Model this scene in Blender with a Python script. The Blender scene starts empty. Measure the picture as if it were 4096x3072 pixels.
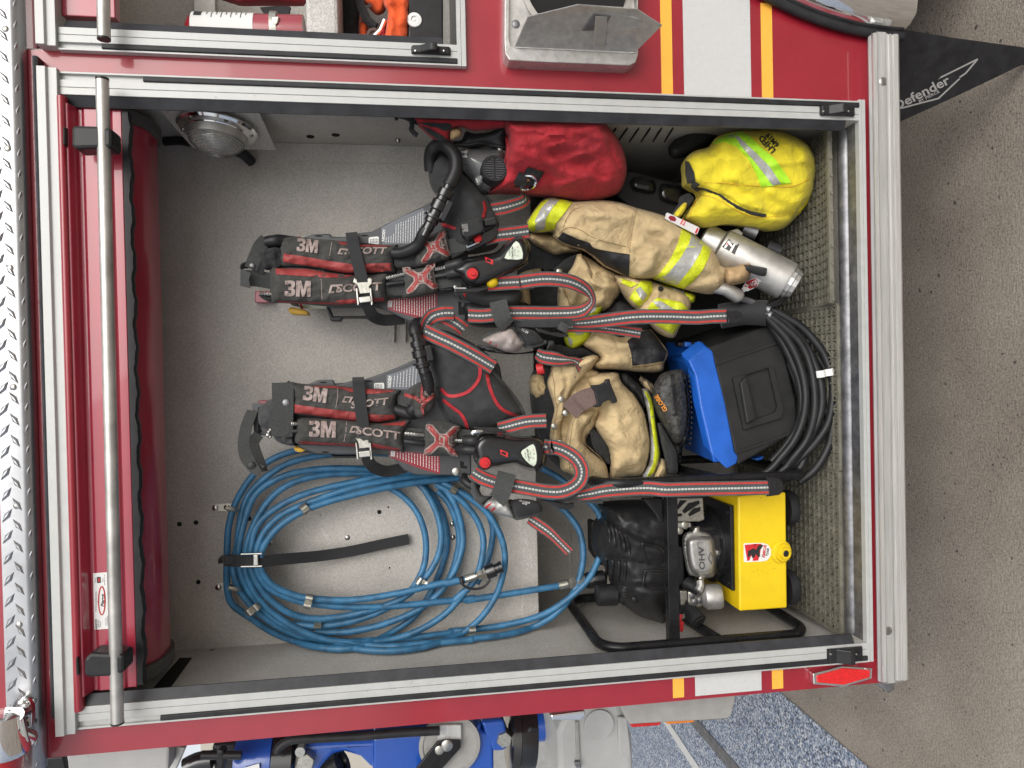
import bpy, bmesh, math, random
from mathutils import Vector, Matrix, noise
from mathutils.geometry import delaunay_2d_cdt
rnd = random.Random(7)
S = bpy.context.scene
COL = S.collection
# ------------------------------------------------------------------ camera
# the photograph is held on its side: world up (+Z) points to picture left, world +X to picture top
RM = ((0.99970723, -0.02266049, 0.00848232), (0.02121187, 0.98944833, 0.14332501), (-0.01164063, -0.14310312, 0.98963932))  # rows: right, up, forward in (X, Z, Y)
CX, CZ, CY = 0.68105852, 1.03615032, -1.51053525
FPX = 2844.0
def w3(r): return Vector((r[0], r[2], r[1]))
cam_d = bpy.data.cameras.new('camera'); cam = bpy.data.objects.new('camera', cam_d); COL.objects.link(cam)
cam_d.sensor_fit = 'HORIZONTAL'; cam_d.sensor_width = 36.0; cam_d.lens = FPX / 4096 * 36.0
cam_d.clip_start = 0.02; cam_d.clip_end = 300
_r, _u, _f = w3(RM[0]), w3(RM[1]), w3(RM[2])
_cx, _cy, _cz = -_u, _r, -_f
cam.matrix_world = Matrix(((_cx[0], _cy[0], _cz[0], CX), (_cx[1], _cy[1], _cz[1], CY), (_cx[2], _cy[2], _cz[2], CZ), (0, 0, 0, 1)))
S.camera = cam
# ------------------------------------------------------------------ sky and soft overcast sun
W = bpy.data.worlds.new('World'); S.world = W; W.use_nodes = True
wn = W.node_tree.nodes; wl = W.node_tree.links
sky = wn.new('ShaderNodeTexSky'); sky.sky_type = 'NISHITA'; sky.sun_disc = False
sky.sun_elevation = math.radians(37); sky.sun_rotation = math.radians(158); sky.air_density = 1.0; sky.dust_density = 3.0; sky.ozone_density = 1.0
hs = wn.new('ShaderNodeHueSaturation'); hs.inputs['Saturation'].default_value = 0.22
wl.new(sky.outputs[0], hs.inputs['Color']); wl.new(hs.outputs[0], wn['Background'].inputs[0])
wn['Background'].inputs[1].default_value = 0.15
sun_d = bpy.data.lights.new('sun', 'SUN'); sun_d.energy = 1.1; sun_d.angle = math.radians(50); sun_d.color = (1, 0.96, 0.9)
sun = bpy.data.objects.new('sun', sun_d); COL.objects.link(sun)
sun.rotation_euler = Vector((-0.30, 0.74, -0.60)).to_track_quat('-Z', 'Y').to_euler()
S.view_settings.view_transform = 'Standard'; S.view_settings.look = 'None'; S.view_settings.gamma = 1.0; S.view_settings.use_curve_mapping = False
S.view_settings.exposure = 0.30
S.render.engine = 'CYCLES'

# ------------------------------------------------------------------ from picture place + depth to a point of the place
def ray(px, py):
    a, b = -(py - 1536.0) / FPX, -(px - 2048.0) / FPX
    return (RM[0][0]*a + RM[1][0]*b + RM[2][0], RM[0][2]*a + RM[1][2]*b + RM[2][2], RM[0][1]*a + RM[1][1]*b + RM[2][1])
def P(px, py, Y):
    d = ray(px, py); s = (Y - CY) / d[1]
    return Vector((CX + s*d[0], Y, CZ + s*d[2]))
def PX(px, py, X):
    d = ray(px, py); s = (X - CX) / d[0]
    return Vector((X, CY + s*d[1], CZ + s*d[2]))
def PZ(px, py, Z):
    d = ray(px, py); s = (Z - CZ) / d[2]
    return Vector((CX + s*d[0], CY + s*d[1], Z))
ZM = {'a': (0, 0, 1.8436), 'b': (1000, 0, 1.8436), 'c': (2000, 0, 1.8436), 'd': (3000, 0, 1.843), 'e': (0, 800, 1.8436), 'f': (900, 800, 2.37), 'g': (1500, 800, 2.766),
      'h': (2000, 700, 2.37), 'i': (2600, 800, 1.843), 'j': (900, 1400, 2.37), 'k': (1500, 1200, 2.074), 'l': (2000, 1200, 2.074), 'm': (2500, 1200, 1.843),
      'n': (800, 1700, 1.659), 'o': (1700, 1800, 1.844), 'p': (2200, 1800, 1.8436), 'q': (0, 1600, 1.843), 'r': (0, 2400, 2.212), 's': (700, 2600, 2.212),
      't': (1500, 2500, 2.011), 'u': (2400, 2500, 2.011), 'v': (3200, 2300, 2.148), 'w': (3200, 900, 2.074), 'x': (3200, 1600, 2.074)}
def V(k, *pts):
    ox, oy, s = ZM[k]
    return [(ox + p[0]/s, oy + p[1]/s) + tuple(p[2:]) for p in pts]
def V1(k, x, y): return V(k, (x, y))[0]

# ------------------------------------------------------------------ materials
MATS = {}
def mat(name, col, rough=0.6, metal=0.0, coat=0.0, var=0.0, vs=40.0, bump=0.0, bs=300.0, bd=0.001, spec=0.5, trans=0.0, sheen=0.0, col2=None, det=3.0, stretch=None, crumple=0.0, cs=38.0, specks=0.0, ss=170.0):
    m = bpy.data.materials.new(name); m.use_nodes = True; MATS[name] = m
    nt = m.node_tree; n = nt.nodes; b = n['Principled BSDF']; L = nt.links
    c = tuple(col) + (1,)
    b.inputs['Base Color'].default_value = c; b.inputs['Roughness'].default_value = rough; b.inputs['Metallic'].default_value = metal
    b.inputs['Coat Weight'].default_value = coat; b.inputs['Coat Roughness'].default_value = 0.04; b.inputs['Specular IOR Level'].default_value = spec
    b.inputs['Transmission Weight'].default_value = trans
    if sheen: b.inputs['Sheen Weight'].default_value = sheen; b.inputs['Sheen Roughness'].default_value = 0.6
    tc = n.new('ShaderNodeTexCoord'); src = tc.outputs['Object']
    if stretch:
        mp = n.new('ShaderNodeMapping'); mp.inputs['Scale'].default_value = stretch; L.new(src, mp.inputs['Vector']); src = mp.outputs[0]
    if var or col2:
        t = n.new('ShaderNodeTexNoise'); t.inputs['Scale'].default_value = vs; t.inputs['Detail'].default_value = det; t.inputs['Roughness'].default_value = 0.65; L.new(src, t.inputs['Vector'])
        rp = n.new('ShaderNodeValToRGB'); rp.color_ramp.elements[0].position = 0.32; rp.color_ramp.elements[1].position = 0.68
        c2 = tuple(col2) if col2 else tuple(min(1, x*(1+var)) for x in col)
        c1 = tuple(col) if col2 else tuple(x*(1-var) for x in col)
        rp.color_ramp.elements[0].color = c1 + (1,); rp.color_ramp.elements[1].color = c2 + (1,)
        L.new(t.outputs[0], rp.inputs[0]); L.new(rp.outputs[0], b.inputs['Base Color'])
        if specks:
            k_ = n.new('ShaderNodeTexNoise'); k_.inputs['Scale'].default_value = ss; k_.inputs['Detail'].default_value = 2; L.new(tc.outputs['Object'], k_.inputs['Vector'])
            kb = n.new('ShaderNodeTexNoise'); kb.inputs['Scale'].default_value = 7; L.new(tc.outputs['Object'], kb.inputs['Vector'])
            ka = n.new('ShaderNodeMath'); ka.operation = 'MULTIPLY_ADD'; ka.inputs[1].default_value = 0.35; L.new(kb.outputs[0], ka.inputs[0]); L.new(k_.outputs[0], ka.inputs[2])
            kr = n.new('ShaderNodeValToRGB'); kr.color_ramp.elements[0].position = 0.40; kr.color_ramp.elements[1].position = 0.44; kr.color_ramp.elements[0].color = (1-specks,)*3 + (1,); kr.color_ramp.elements[1].color = (1, 1, 1, 1); L.new(ka.outputs[0], kr.inputs[0])
            km = n.new('ShaderNodeMix'); km.data_type = 'RGBA'; km.blend_type = 'MULTIPLY'; km.inputs[0].default_value = 1; L.new(rp.outputs[0], km.inputs[6]); L.new(kr.outputs[0], km.inputs[7]); L.new(km.outputs[2], b.inputs['Base Color'])
        if rough > 0.15:
            rr = n.new('ShaderNodeMapRange'); rr.inputs[3].default_value = max(0.05, rough-0.08); rr.inputs[4].default_value = min(1, rough+0.08); L.new(t.outputs[0], rr.inputs[0]); L.new(rr.outputs[0], b.inputs['Roughness'])
    if bump:
        t2 = n.new('ShaderNodeTexNoise'); t2.inputs['Scale'].default_value = bs; t2.inputs['Detail'].default_value = 2; L.new(src, t2.inputs['Vector'])
        bp = n.new('ShaderNodeBump'); bp.inputs['Strength'].default_value = bump; bp.inputs['Distance'].default_value = bd
        L.new(t2.outputs[0], bp.inputs['Height']); L.new(bp.outputs[0], b.inputs['Normal'])
        if crumple:
            t3 = n.new('ShaderNodeTexNoise'); t3.inputs['Scale'].default_value = cs; t3.inputs['Detail'].default_value = 3; t3.inputs['Distortion'].default_value = 0.8; L.new(src, t3.inputs['Vector'])
            b3 = n.new('ShaderNodeBump'); b3.inputs['Strength'].default_value = crumple; b3.inputs['Distance'].default_value = 0.012; L.new(t3.outputs[0], b3.inputs['Height']); L.new(b3.outputs[0], bp.inputs['Normal'])
    return m
def nodes(m): return m.node_tree.nodes, m.node_tree.links, m.node_tree.nodes['Principled BSDF']

mat('red_paint', (0.275, 0.010, 0.022), 0.35, coat=0.7, var=0.07, vs=11)
mat('dark_red_paint', (0.34, 0.024, 0.048), 0.35, coat=0.8, var=0.08, vs=9)
mat('white_aluminium', (0.455, 0.46, 0.445), 0.42, var=0.05, vs=30, metal=0.12, specks=0.25)
mat('bright_aluminium', (0.58, 0.575, 0.555), 0.32, metal=0.5, var=0.12, vs=25, bump=0.15, bs=90, stretch=(0.3, 8, 8))
mat('brushed_aluminium', (0.50, 0.485, 0.455), 0.46, metal=0.8, var=0.2, vs=14, bump=0.2, bs=120)
mat('tread_plate', (0.41, 0.415, 0.425), 0.34, metal=0.9, var=0.08, vs=20, bump=0.1, bs=120)
mat('chrome', (0.85, 0.85, 0.85), 0.06, metal=1.0)
mat('steel', (0.46, 0.45, 0.42), 0.25, metal=1.0, var=0.2, vs=60)
mat('zinc', (0.46, 0.45, 0.40), 0.35, metal=0.9, var=0.2, vs=120)
mat('cast_aluminium', (0.52, 0.51, 0.49), 0.42, metal=0.75, var=0.15, vs=60, bump=0.2, bs=500)
mat('worn_steel', (0.24, 0.24, 0.25), 0.46, metal=0.8, var=0.35, vs=30, bump=0.3, bs=160)
mat('black_rubber', (0.022, 0.022, 0.024), 0.5, var=0.3, vs=30, bump=0.1, bs=200, spec=0.28)
mat('grey_rubber', (0.035, 0.036, 0.04), 0.42, var=0.3, vs=20, spec=0.28)
mat('black_plastic', (0.018, 0.018, 0.019), 0.38, var=0.2, vs=40, bump=0.05, bs=600, spec=0.28)
mat('gloss_black', (0.012, 0.012, 0.013), 0.2, coat=0.4, var=0.2, vs=20)
mat('black_paint', (0.012, 0.012, 0.013), 0.28, var=0.3, vs=20, spec=0.28)
mat('grey_plastic', (0.055, 0.057, 0.062), 0.45, var=0.15, vs=30)
mat('black_fabric', (0.020, 0.021, 0.022), 0.85, sheen=0.08, var=0.25, vs=60, bump=0.5, bs=900, bd=0.0008, crumple=0.40, spec=0.28)
mat('grey_fabric', (0.052, 0.054, 0.055), 0.85, sheen=0.08, var=0.2, vs=50, bump=0.5, bs=700, bd=0.001, spec=0.28)
mat('pad_fabric', (0.046, 0.046, 0.043), 0.8, sheen=0.06, var=0.22, vs=40, bump=0.5, bs=500, bd=0.001, crumple=0.45, spec=0.28)
mat('lumbar_fabric', (0.032, 0.033, 0.034), 0.85, sheen=0.06, var=0.2, vs=25, bump=0.4, bs=900, bd=0.0006, crumple=0.25, spec=0.28)
mat('pouch_fabric', (0.36, 0.31, 0.29), 0.7, var=0.18, vs=30, bump=0.3, bs=80)
mat('tan_fabric', (0.49, 0.37, 0.20), 0.85, sheen=0.05, var=0.24, vs=11, bump=0.6, bs=550, bd=0.0012, crumple=0.55)
mat('tan_knit', (0.40, 0.27, 0.14), 0.9, var=0.2, vs=40, bump=0.8, bs=420, bd=0.0015)
mat('thread_tan', (0.27, 0.19, 0.09), 0.85)
mat('brown_webbing', (0.13, 0.085, 0.075), 0.8, var=0.25, vs=300, bump=0.6, bs=600)
mat('patch_black', (0.022, 0.022, 0.024), 0.62, var=0.3, vs=25, bump=0.4, bs=300, crumple=0.40, spec=0.28)
mat('lime_trim', (0.60, 0.66, 0.02), 0.55, var=0.16, vs=240, bump=0.5, bs=800, bd=0.0006, crumple=0.30)
mat('silver_trim', (0.46, 0.46, 0.44), 0.38, var=0.12, vs=220, metal=0.25, bump=0.5, bs=800, bd=0.0006, crumple=0.30)
mat('lime_flat', (0.42, 0.80, 0.03), 0.5, var=0.12, vs=60)
mat('red_fabric', (0.31, 0.008, 0.016), 0.8, sheen=0.06, var=0.2, vs=12, bump=0.5, bs=700, bd=0.001, crumple=0.40)
mat('red_fabric_edge', (0.30, 0.012, 0.02), 0.75, var=0.2, vs=40, bump=0.3, bs=500)
mat('red_trim', (0.29, 0.042, 0.040), 0.6, var=0.12, vs=50, bump=0.2, bs=200)
mat('red_piping', (0.40, 0.022, 0.03), 0.7, var=0.15, vs=80, bump=0.4, bs=500)
mat('yellow_fabric', (0.70, 0.58, 0.018), 0.8, sheen=0.1, var=0.14, vs=12, bump=0.5, bs=600, bd=0.001, crumple=0.40)
mat('orange_fabric', (0.80, 0.10, 0.015), 0.8, sheen=0.1, var=0.2, vs=25, bump=0.5, bs=500, bd=0.001, crumple=0.40)
mat('mauve_print', (0.30, 0.235, 0.215), 0.55, var=0.08, vs=60)
mat('grey_print', (0.36, 0.35, 0.34), 0.5)
mat('white_print', (0.74, 0.74, 0.73), 0.5)
mat('black_print', (0.02, 0.02, 0.02), 0.5)
mat('red_print', (0.55, 0.02, 0.025), 0.5)
mat('orange_print', (0.72, 0.28, 0.05), 0.5)
mat('label_white', (0.72, 0.72, 0.70), 0.4)
mat('label_grey', (0.14, 0.15, 0.17), 0.4)
mat('label_red', (0.24, 0.010, 0.022), 0.35, coat=0.3)
mat('stripe_white', (0.52, 0.52, 0.51), 0.4, var=0.03, vs=80, coat=0.3, specks=0.55)
mat('stripe_orange', (0.86, 0.42, 0.055), 0.4, coat=0.3, var=0.03, vs=80, specks=0.40)
mat('yellow_paint', (0.76, 0.53, 0.008), 0.38, coat=0.3, var=0.04, vs=20, specks=0.75)
mat('yellow_plastic', (0.62, 0.36, 0.03), 0.4, var=0.15, vs=60)
mat('blue_hose', (0.034, 0.145, 0.275), 0.45, var=0.3, vs=30, bump=0.15, bs=200)
mat('black_hose', (0.016, 0.016, 0.017), 0.4, var=0.3, vs=30, spec=0.28)
mat('blue_plastic', (0.012, 0.10, 0.46), 0.4, var=0.12, vs=20, bump=0.15, bs=300, specks=0.45)
mat('case_black', (0.018, 0.018, 0.018), 0.55, var=0.25, vs=15, bump=0.5, bs=900, bd=0.0006, spec=0.28, specks=0.50)
mat('blue_paint', (0.010, 0.070, 0.36), 0.3, coat=0.6, bump=0.35, bs=110, bd=0.001)
mat('white_plastic', (0.40, 0.40, 0.39), 0.45, var=0.08, vs=8, bump=0.2, bs=60, specks=0.30)
mat('housing_grey', (0.30, 0.295, 0.28), 0.5, var=0.12, vs=20, specks=0.30)
mat('red_lens', (0.45, 0.01, 0.01), 0.15, coat=0.8)
mat('amber_lens', (0.62, 0.18, 0.01), 0.15, coat=0.8)
mat('clear_lens', (0.62, 0.62, 0.60), 0.12, coat=0.5, trans=0.75)
mat('mat_plastic', (0.155, 0.148, 0.115), 0.6, var=0.22, vs=30, bump=0.2, bs=200)
mat('glass', (0.80, 0.81, 0.80), 0.05, trans=0.9, spec=0.5)
mat('smoke_glass', (0.72, 0.73, 0.73), 0.07, trans=0.82, coat=0.5)
mat('dial', (0.62, 0.68, 0.56), 0.35, coat=0.6)
mat('boot_leather', (0.045, 0.044, 0.042), 0.6, var=0.75, vs=90, bump=0.6, bs=300, bd=0.0015, crumple=0.35)
mat('white_line', (0.62, 0.62, 0.60), 0.6, var=0.08, vs=30)
mat('dark_gap', (0.008, 0.008, 0.008), 0.9)
mat('card', (0.62, 0.60, 0.60), 0.4, coat=0.3)

def speckle(name, a, b, c, sc, bstr=0.5):
    m = mat(name, a, 0.7); n, L, B = nodes(m)
    tc = n.new('ShaderNodeTexCoord'); v = n.new('ShaderNodeTexVoronoi'); v.inputs['Scale'].default_value = sc; L.new(tc.outputs['Object'], v.inputs['Vector'])
    rp = n.new('ShaderNodeValToRGB'); rp.color_ramp.elements[0].position = 0.18; rp.color_ramp.elements[1].position = 0.85
    rp.color_ramp.elements[0].color = tuple(a) + (1,); rp.color_ramp.elements[1].color = tuple(c) + (1,); e = rp.color_ramp.elements.new(0.5); e.color = tuple(b) + (1,)
    sep = n.new('ShaderNodeSeparateColor'); L.new(v.outputs['Color'], sep.inputs[0]); L.new(sep.outputs[0], rp.inputs[0])
    t = n.new('ShaderNodeTexNoise'); t.inputs['Scale'].default_value = 5; t.inputs['Detail'].default_value = 5; L.new(tc.outputs['Object'], t.inputs['Vector'])
    mr = n.new('ShaderNodeMapRange'); mr.inputs[1].default_value = 0.3; mr.inputs[2].default_value = 0.7; mr.inputs[3].default_value = 0.82; mr.inputs[4].default_value = 1.08; L.new(t.outputs[0], mr.inputs[0])
    mx = n.new('ShaderNodeVectorMath'); mx.operation = 'SCALE'; L.new(rp.outputs[0], mx.inputs[0]); L.new(mr.outputs[0], mx.inputs['Scale']); L.new(mx.outputs[0], B.inputs['Base Color'])
    bp = n.new('ShaderNodeBump'); bp.inputs['Strength'].default_value = bstr; bp.inputs['Distance'].default_value = 0.001; L.new(v.outputs['Distance'], bp.inputs['Height']); L.new(bp.outputs[0], B.inputs['Normal'])
    return m
speckle('liner', (0.41, 0.39, 0.357), (0.465, 0.443, 0.408), (0.525, 0.50, 0.462), 420)
speckle('liner_light', (0.42, 0.40, 0.38), (0.50, 0.48, 0.455), (0.60, 0.58, 0.55), 420)
mat('bay_wall_paint', (0.42, 0.39, 0.33), 0.8, var=0.05, vs=3)
speckle('liner_dark', (0.075, 0.074, 0.072), (0.10, 0.098, 0.094), (0.14, 0.137, 0.13), 420)

def webbing(name, base, edge, centre):
    m = mat(name, base, 0.8, sheen=0.06); n, L, B = nodes(m)
    uv = n.new('ShaderNodeUVMap'); sx = n.new('ShaderNodeSeparateXYZ'); L.new(uv.outputs[0], sx.inputs[0])
    def M(op, a, b=None):
        q = n.new('ShaderNodeMath'); q.operation = op
        for i, z in enumerate((a, b)):
            if z is None: continue
            if isinstance(z, (int, float)): q.inputs[i].default_value = z
            else: L.new(z, q.inputs[i])
        return q.outputs[0]
    dv = M('ABSOLUTE', M('SUBTRACT', sx.outputs[1], 0.5))
    red = M('MULTIPLY', M('GREATER_THAN', dv, 0.27), M('LESS_THAN', dv, 0.40))
    wh = M('MULTIPLY', M('LESS_THAN', dv, 0.062), M('GREATER_THAN', M('FRACT', M('MULTIPLY', sx.outputs[0], 125.0)), 0.22))
    rib = M('SINE', M('MULTIPLY', sx.outputs[0], 2600.0))
    m1 = n.new('ShaderNodeMix'); m1.data_type = 'RGBA'; m1.inputs[6].default_value = tuple(base) + (1,); m1.inputs[7].default_value = tuple(edge) + (1,); L.new(red, m1.inputs[0])
    m2 = n.new('ShaderNodeMix'); m2.data_type = 'RGBA'; L.new(m1.outputs[2], m2.inputs[6]); m2.inputs[7].default_value = tuple(centre) + (1,); L.new(wh, m2.inputs[0])
    tc = n.new('ShaderNodeTexCoord'); t = n.new('ShaderNodeTexNoise'); t.inputs['Scale'].default_value = 90; L.new(tc.outputs['Object'], t.inputs['Vector'])
    mr = n.new('ShaderNodeMapRange'); mr.inputs[3].default_value = 0.7; mr.inputs[4].default_value = 1.25; L.new(t.outputs[0], mr.inputs[0])
    mx = n.new('ShaderNodeVectorMath'); mx.operation = 'SCALE'; L.new(m2.outputs[2], mx.inputs[0]); L.new(mr.outputs[0], mx.inputs['Scale']); L.new(mx.outputs[0], B.inputs['Base Color'])
    bp = n.new('ShaderNodeBump'); bp.inputs['Strength'].default_value = 0.4; bp.inputs['Distance'].default_value = 0.0008; L.new(rib, bp.inputs['Height']); L.new(bp.outputs[0], B.inputs['Normal'])
webbing('striped_webbing', (0.060, 0.066, 0.066), (0.46, 0.032, 0.026), (0.50, 0.50, 0.48))
mat('plain_webbing', (0.042, 0.044, 0.043), 0.85, sheen=0.06, var=0.3, vs=260, bump=0.6, bs=900)
mat('black_webbing', (0.010, 0.010, 0.012), 0.75, sheen=0.1, var=0.3, vs=160, bump=0.5, bs=900)

def concrete():
    m = mat('concrete', (0.26, 0.22, 0.18), 0.8); n, L, B = nodes(m)
    tc = n.new('ShaderNodeTexCoord'); o = tc.outputs['Object']
    mp = n.new('ShaderNodeMapping'); mp.inputs['Scale'].default_value = (4, 60, 1); L.new(o, mp.inputs['Vector'])
    br = n.new('ShaderNodeTexNoise'); br.inputs['Scale'].default_value = 9; br.inputs['Detail'].default_value = 4; L.new(mp.outputs[0], br.inputs['Vector'])
    fine = n.new('ShaderNodeTexNoise'); fine.inputs['Scale'].default_value = 160; fine.inputs['Detail'].default_value = 4; L.new(o, fine.inputs['Vector'])
    big = n.new('ShaderNodeTexNoise'); big.inputs['Scale'].default_value = 3.5; big.inputs['Detail'].default_value = 6; L.new(o, big.inputs['Vector'])
    vo = n.new('ShaderNodeTexVoronoi'); vo.inputs['Scale'].default_value = 21; vo.inputs['Randomness'].default_value = 1; L.new(o, vo.inputs['Vector'])
    dn = n.new('ShaderNodeTexNoise'); dn.inputs['Scale'].default_value = 60; L.new(o, dn.inputs['Vector'])
    def R(src, p0, p1, c0, c1):
        r = n.new('ShaderNodeValToRGB'); r.color_ramp.elements[0].position = p0; r.color_ramp.elements[1].position = p1; r.color_ramp.elements[0].color = c0; r.color_ramp.elements[1].color = c1; L.new(src, r.inputs[0]); return r.outputs[0]
    def MX(a, b, mode='MULTIPLY', f=1.0):
        q = n.new('ShaderNodeMix'); q.data_type = 'RGBA'; q.blend_type = mode; q.inputs[0].default_value = f
        L.new(a, q.inputs[6]); L.new(b, q.inputs[7]); return q.outputs[2]
    c = R(big.outputs[0], 0.32, 0.68, (0.275, 0.235, 0.197, 1), (0.375, 0.328, 0.278, 1))
    c = MX(c, R(br.outputs[0], 0.35, 0.65, (0.74, 0.74, 0.74, 1), (1.10, 1.10, 1.10, 1)))
    c = MX(c, R(fine.outputs[0], 0.36, 0.6, (0.70, 0.69, 0.67, 1), (1.10, 1.10, 1.10, 1)))
    sp = n.new('ShaderNodeMath'); sp.operation = 'MULTIPLY_ADD'; sp.inputs[1].default_value = 0.5; L.new(dn.outputs[0], sp.inputs[0]); L.new(vo.outputs['Distance'], sp.inputs[2])
    c = MX(c, R(sp.outputs[0], 0.305, 0.335, (0.28, 0.28, 0.30, 1), (1, 1, 1, 1)))
    v2 = n.new('ShaderNodeTexVoronoi'); v2.inputs['Scale'].default_value = 70; L.new(o, v2.inputs['Vector'])
    s2 = n.new('ShaderNodeMath'); s2.operation = 'MULTIPLY_ADD'; s2.inputs[1].default_value = 0.5; L.new(big.outputs[0], s2.inputs[0]); L.new(v2.outputs['Distance'], s2.inputs[2])
    c = MX(c, R(s2.outputs[0], 0.37, 0.41, (0.45, 0.44, 0.43, 1), (1, 1, 1, 1)))
    L.new(c, B.inputs['Base Color'])
    ad = n.new('ShaderNodeMath'); ad.operation = 'ADD'; L.new(br.outputs[0], ad.inputs[0]); L.new(fine.outputs[0], ad.inputs[1])
    bp = n.new('ShaderNodeBump'); bp.inputs['Strength'].default_value = 0.6; bp.inputs['Distance'].default_value = 0.003; L.new(ad.outputs[0], bp.inputs['Height']); L.new(bp.outputs[0], B.inputs['Normal'])
concrete()
def flakes():
    m = mat('flake_floor', (0.3, 0.35, 0.45), 0.35); n, L, B = nodes(m)
    tc = n.new('ShaderNodeTexCoord'); v = n.new('ShaderNodeTexVoronoi'); v.inputs['Scale'].default_value = 140; L.new(tc.outputs['Object'], v.inputs['Vector'])
    sep = n.new('ShaderNodeSeparateColor'); L.new(v.outputs['Color'], sep.inputs[0])
    rp = n.new('ShaderNodeValToRGB'); cr = rp.color_ramp; cr.interpolation = 'CONSTANT'
    cr.elements[0].position = 0; cr.elements[0].color = (0.03, 0.04, 0.07, 1); cr.elements[1].position = 0.2; cr.elements[1].color = (0.13, 0.18, 0.28, 1)
    for p, c in ((0.4, (0.26, 0.32, 0.42, 1)), (0.6, (0.42, 0.46, 0.52, 1)), (0.78, (0.64, 0.66, 0.68, 1)), (0.92, (0.12, 0.19, 0.34, 1))):
        e = cr.elements.new(p); e.color = c
    L.new(sep.outputs[0], rp.inputs[0]); L.new(rp.outputs[0], B.inputs['Base Color'])
flakes()

# ------------------------------------------------------------------ mesh building
class MB:
    def __init__(s): s.v = []; s.f = []; s.uv = None
    def add(s, vs, fs):
        o = len(s.v); s.v += [tuple(q) for q in vs]; s.f += [tuple(i + o for i in q) for q in fs]; return s
    def box(s, x0, x1, y0, y1, z0, z1):
        return s.add([(x0,y0,z0),(x1,y0,z0),(x1,y1,z0),(x0,y1,z0),(x0,y0,z1),(x1,y0,z1),(x1,y1,z1),(x0,y1,z1)],
                     [(0,1,2,3),(4,7,6,5),(0,4,5,1),(1,5,6,2),(2,6,7,3),(3,7,4,0)])
    def ext(s, pts, d):                                   # any planar-ish ring pushed along d
        n = len(pts); d = Vector(d); a = [Vector(q) for q in pts]
        return s.add(a + [q + d for q in a], [tuple(range(n)), tuple(range(2*n-1, n-1, -1))] + [(i, n+i, n+(i+1) % n, (i+1) % n) for i in range(n)])
    def loft(s, rings, cap=True):
        n = len(rings[0]); vs = [q for r in rings for q in r]; fs = []
        for k in range(len(rings)-1):
            for i in range(n): j = (i+1) % n; fs.append((k*n+i, k*n+j, (k+1)*n+j, (k+1)*n+i))
        if cap: fs += [tuple(range(n-1, -1, -1)), tuple((len(rings)-1)*n + i for i in range(n))]
        return s.add(vs, fs)
    def xprof(s, prof, x0, x1): return s.ext([(x0, q[0], q[1]) for q in prof], (x1-x0, 0, 0))
    def px(s, poly, yf, depth, tilt=None):
        pts = [P(q[0], q[1], q[2] if len(q) > 2 else yf) for q in poly]
        return s.ext(pts, (0, depth, 0))
    def tube(s, path, r, seg=10, closed=False, flat=None):
        pts = [Vector(q) for q in path]; n = len(pts); rings = []
        rs = r if isinstance(r, (list, tuple)) else [r]*n
        up = None
        for i in range(n):
            a = pts[(i-1) % n] if (closed or i > 0) else pts[i]; b = pts[(i+1) % n] if (closed or i < n-1) else pts[i]
            t = (b-a); t = t.normalized() if t.length > 1e-9 else Vector((0,0,1))
            if up is None: up = t.orthogonal().normalized()
            up = (up - t*up.dot(t)); up = up.normalized() if up.length > 1e-6 else t.orthogonal().normalized()
            sd = t.cross(up)
            rings.append([pts[i] + (up*math.cos(2*math.pi*k/seg) + sd*math.sin(2*math.pi*k/seg))*rs[i] for k in range(seg)])
        if closed:
            vs = [q for rr in rings for q in rr]; fs = []
            for k in range(n):
                # align the seam
                kk = (k+1) % n
                off = 0
                if kk == 0: off = min(range(seg), key=lambda o: (rings[k][0]-rings[0][o]).length)
                for i in range(seg): fs.append((k*seg+i, k*seg+(i+1) % seg, kk*seg+(i+1+off) % seg, kk*seg+(i+off) % seg))
            return s.add(vs, fs)
        return s.loft(rings)
    def lathe(s, o, ax, prof, seg=24):
        o = Vector(o); ax = Vector(ax).normalized(); u = ax.orthogonal().normalized(); w = ax.cross(u)
        return s.loft([[o + ax*h + (u*math.cos(2*math.pi*k/seg) + w*math.sin(2*math.pi*k/seg))*max(r, 1e-5) for k in range(seg)] for h, r in prof])
    def obox(s, c, ax, ay, az):                            # box from centre and three half axes
        c, ax, ay, az = map(Vector, (c, ax, ay, az))
        vs = [c - ax - ay - az, c + ax - ay - az, c + ax + ay - az, c - ax + ay - az, c - ax - ay + az, c + ax - ay + az, c + ax + ay + az, c - ax + ay + az]
        return s.add(vs, [(0,1,2,3),(4,7,6,5),(0,4,5,1),(1,5,6,2),(2,6,7,3),(3,7,4,0)])
    def build(s, name, m, parent=None, smooth=True, bevel=0.0, seg=2, ang=35, label=None):
        me = bpy.data.meshes.new(name); me.from_pydata(s.v, [], s.f)
        if s.uv:
            ul = me.uv_layers.new(name='UVMap')
            for i, lp in enumerate(me.loops): ul.data[i].uv = s.uv[lp.vertex_index]
        return finish(me, name, m, parent, smooth, bevel, seg, ang, label)
def finish(me, name, m, parent, smooth=True, bevel=0.0, seg=2, ang=35, label=None):
    bm = bmesh.new(); bm.from_mesh(me); bmesh.ops.recalc_face_normals(bm, faces=bm.faces); bm.to_mesh(me); bm.free()
    if smooth:
        me.shade_smooth()
        try: me.set_sharp_from_angle(angle=math.radians(ang))
        except Exception: pass
    me.materials.append(MATS[m])
    o = bpy.data.objects.new(name, me); COL.objects.link(o)
    if parent: o.parent = parent; o.matrix_parent_inverse = parent_inv(parent)
    if bevel:
        b = o.modifiers.new('bevel', 'BEVEL'); b.width = bevel; b.segments = seg; b.limit_method = 'ANGLE'; b.angle_limit = math.radians(30); b.harden_normals = False
    if label: o['label'] = label
    return o
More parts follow.
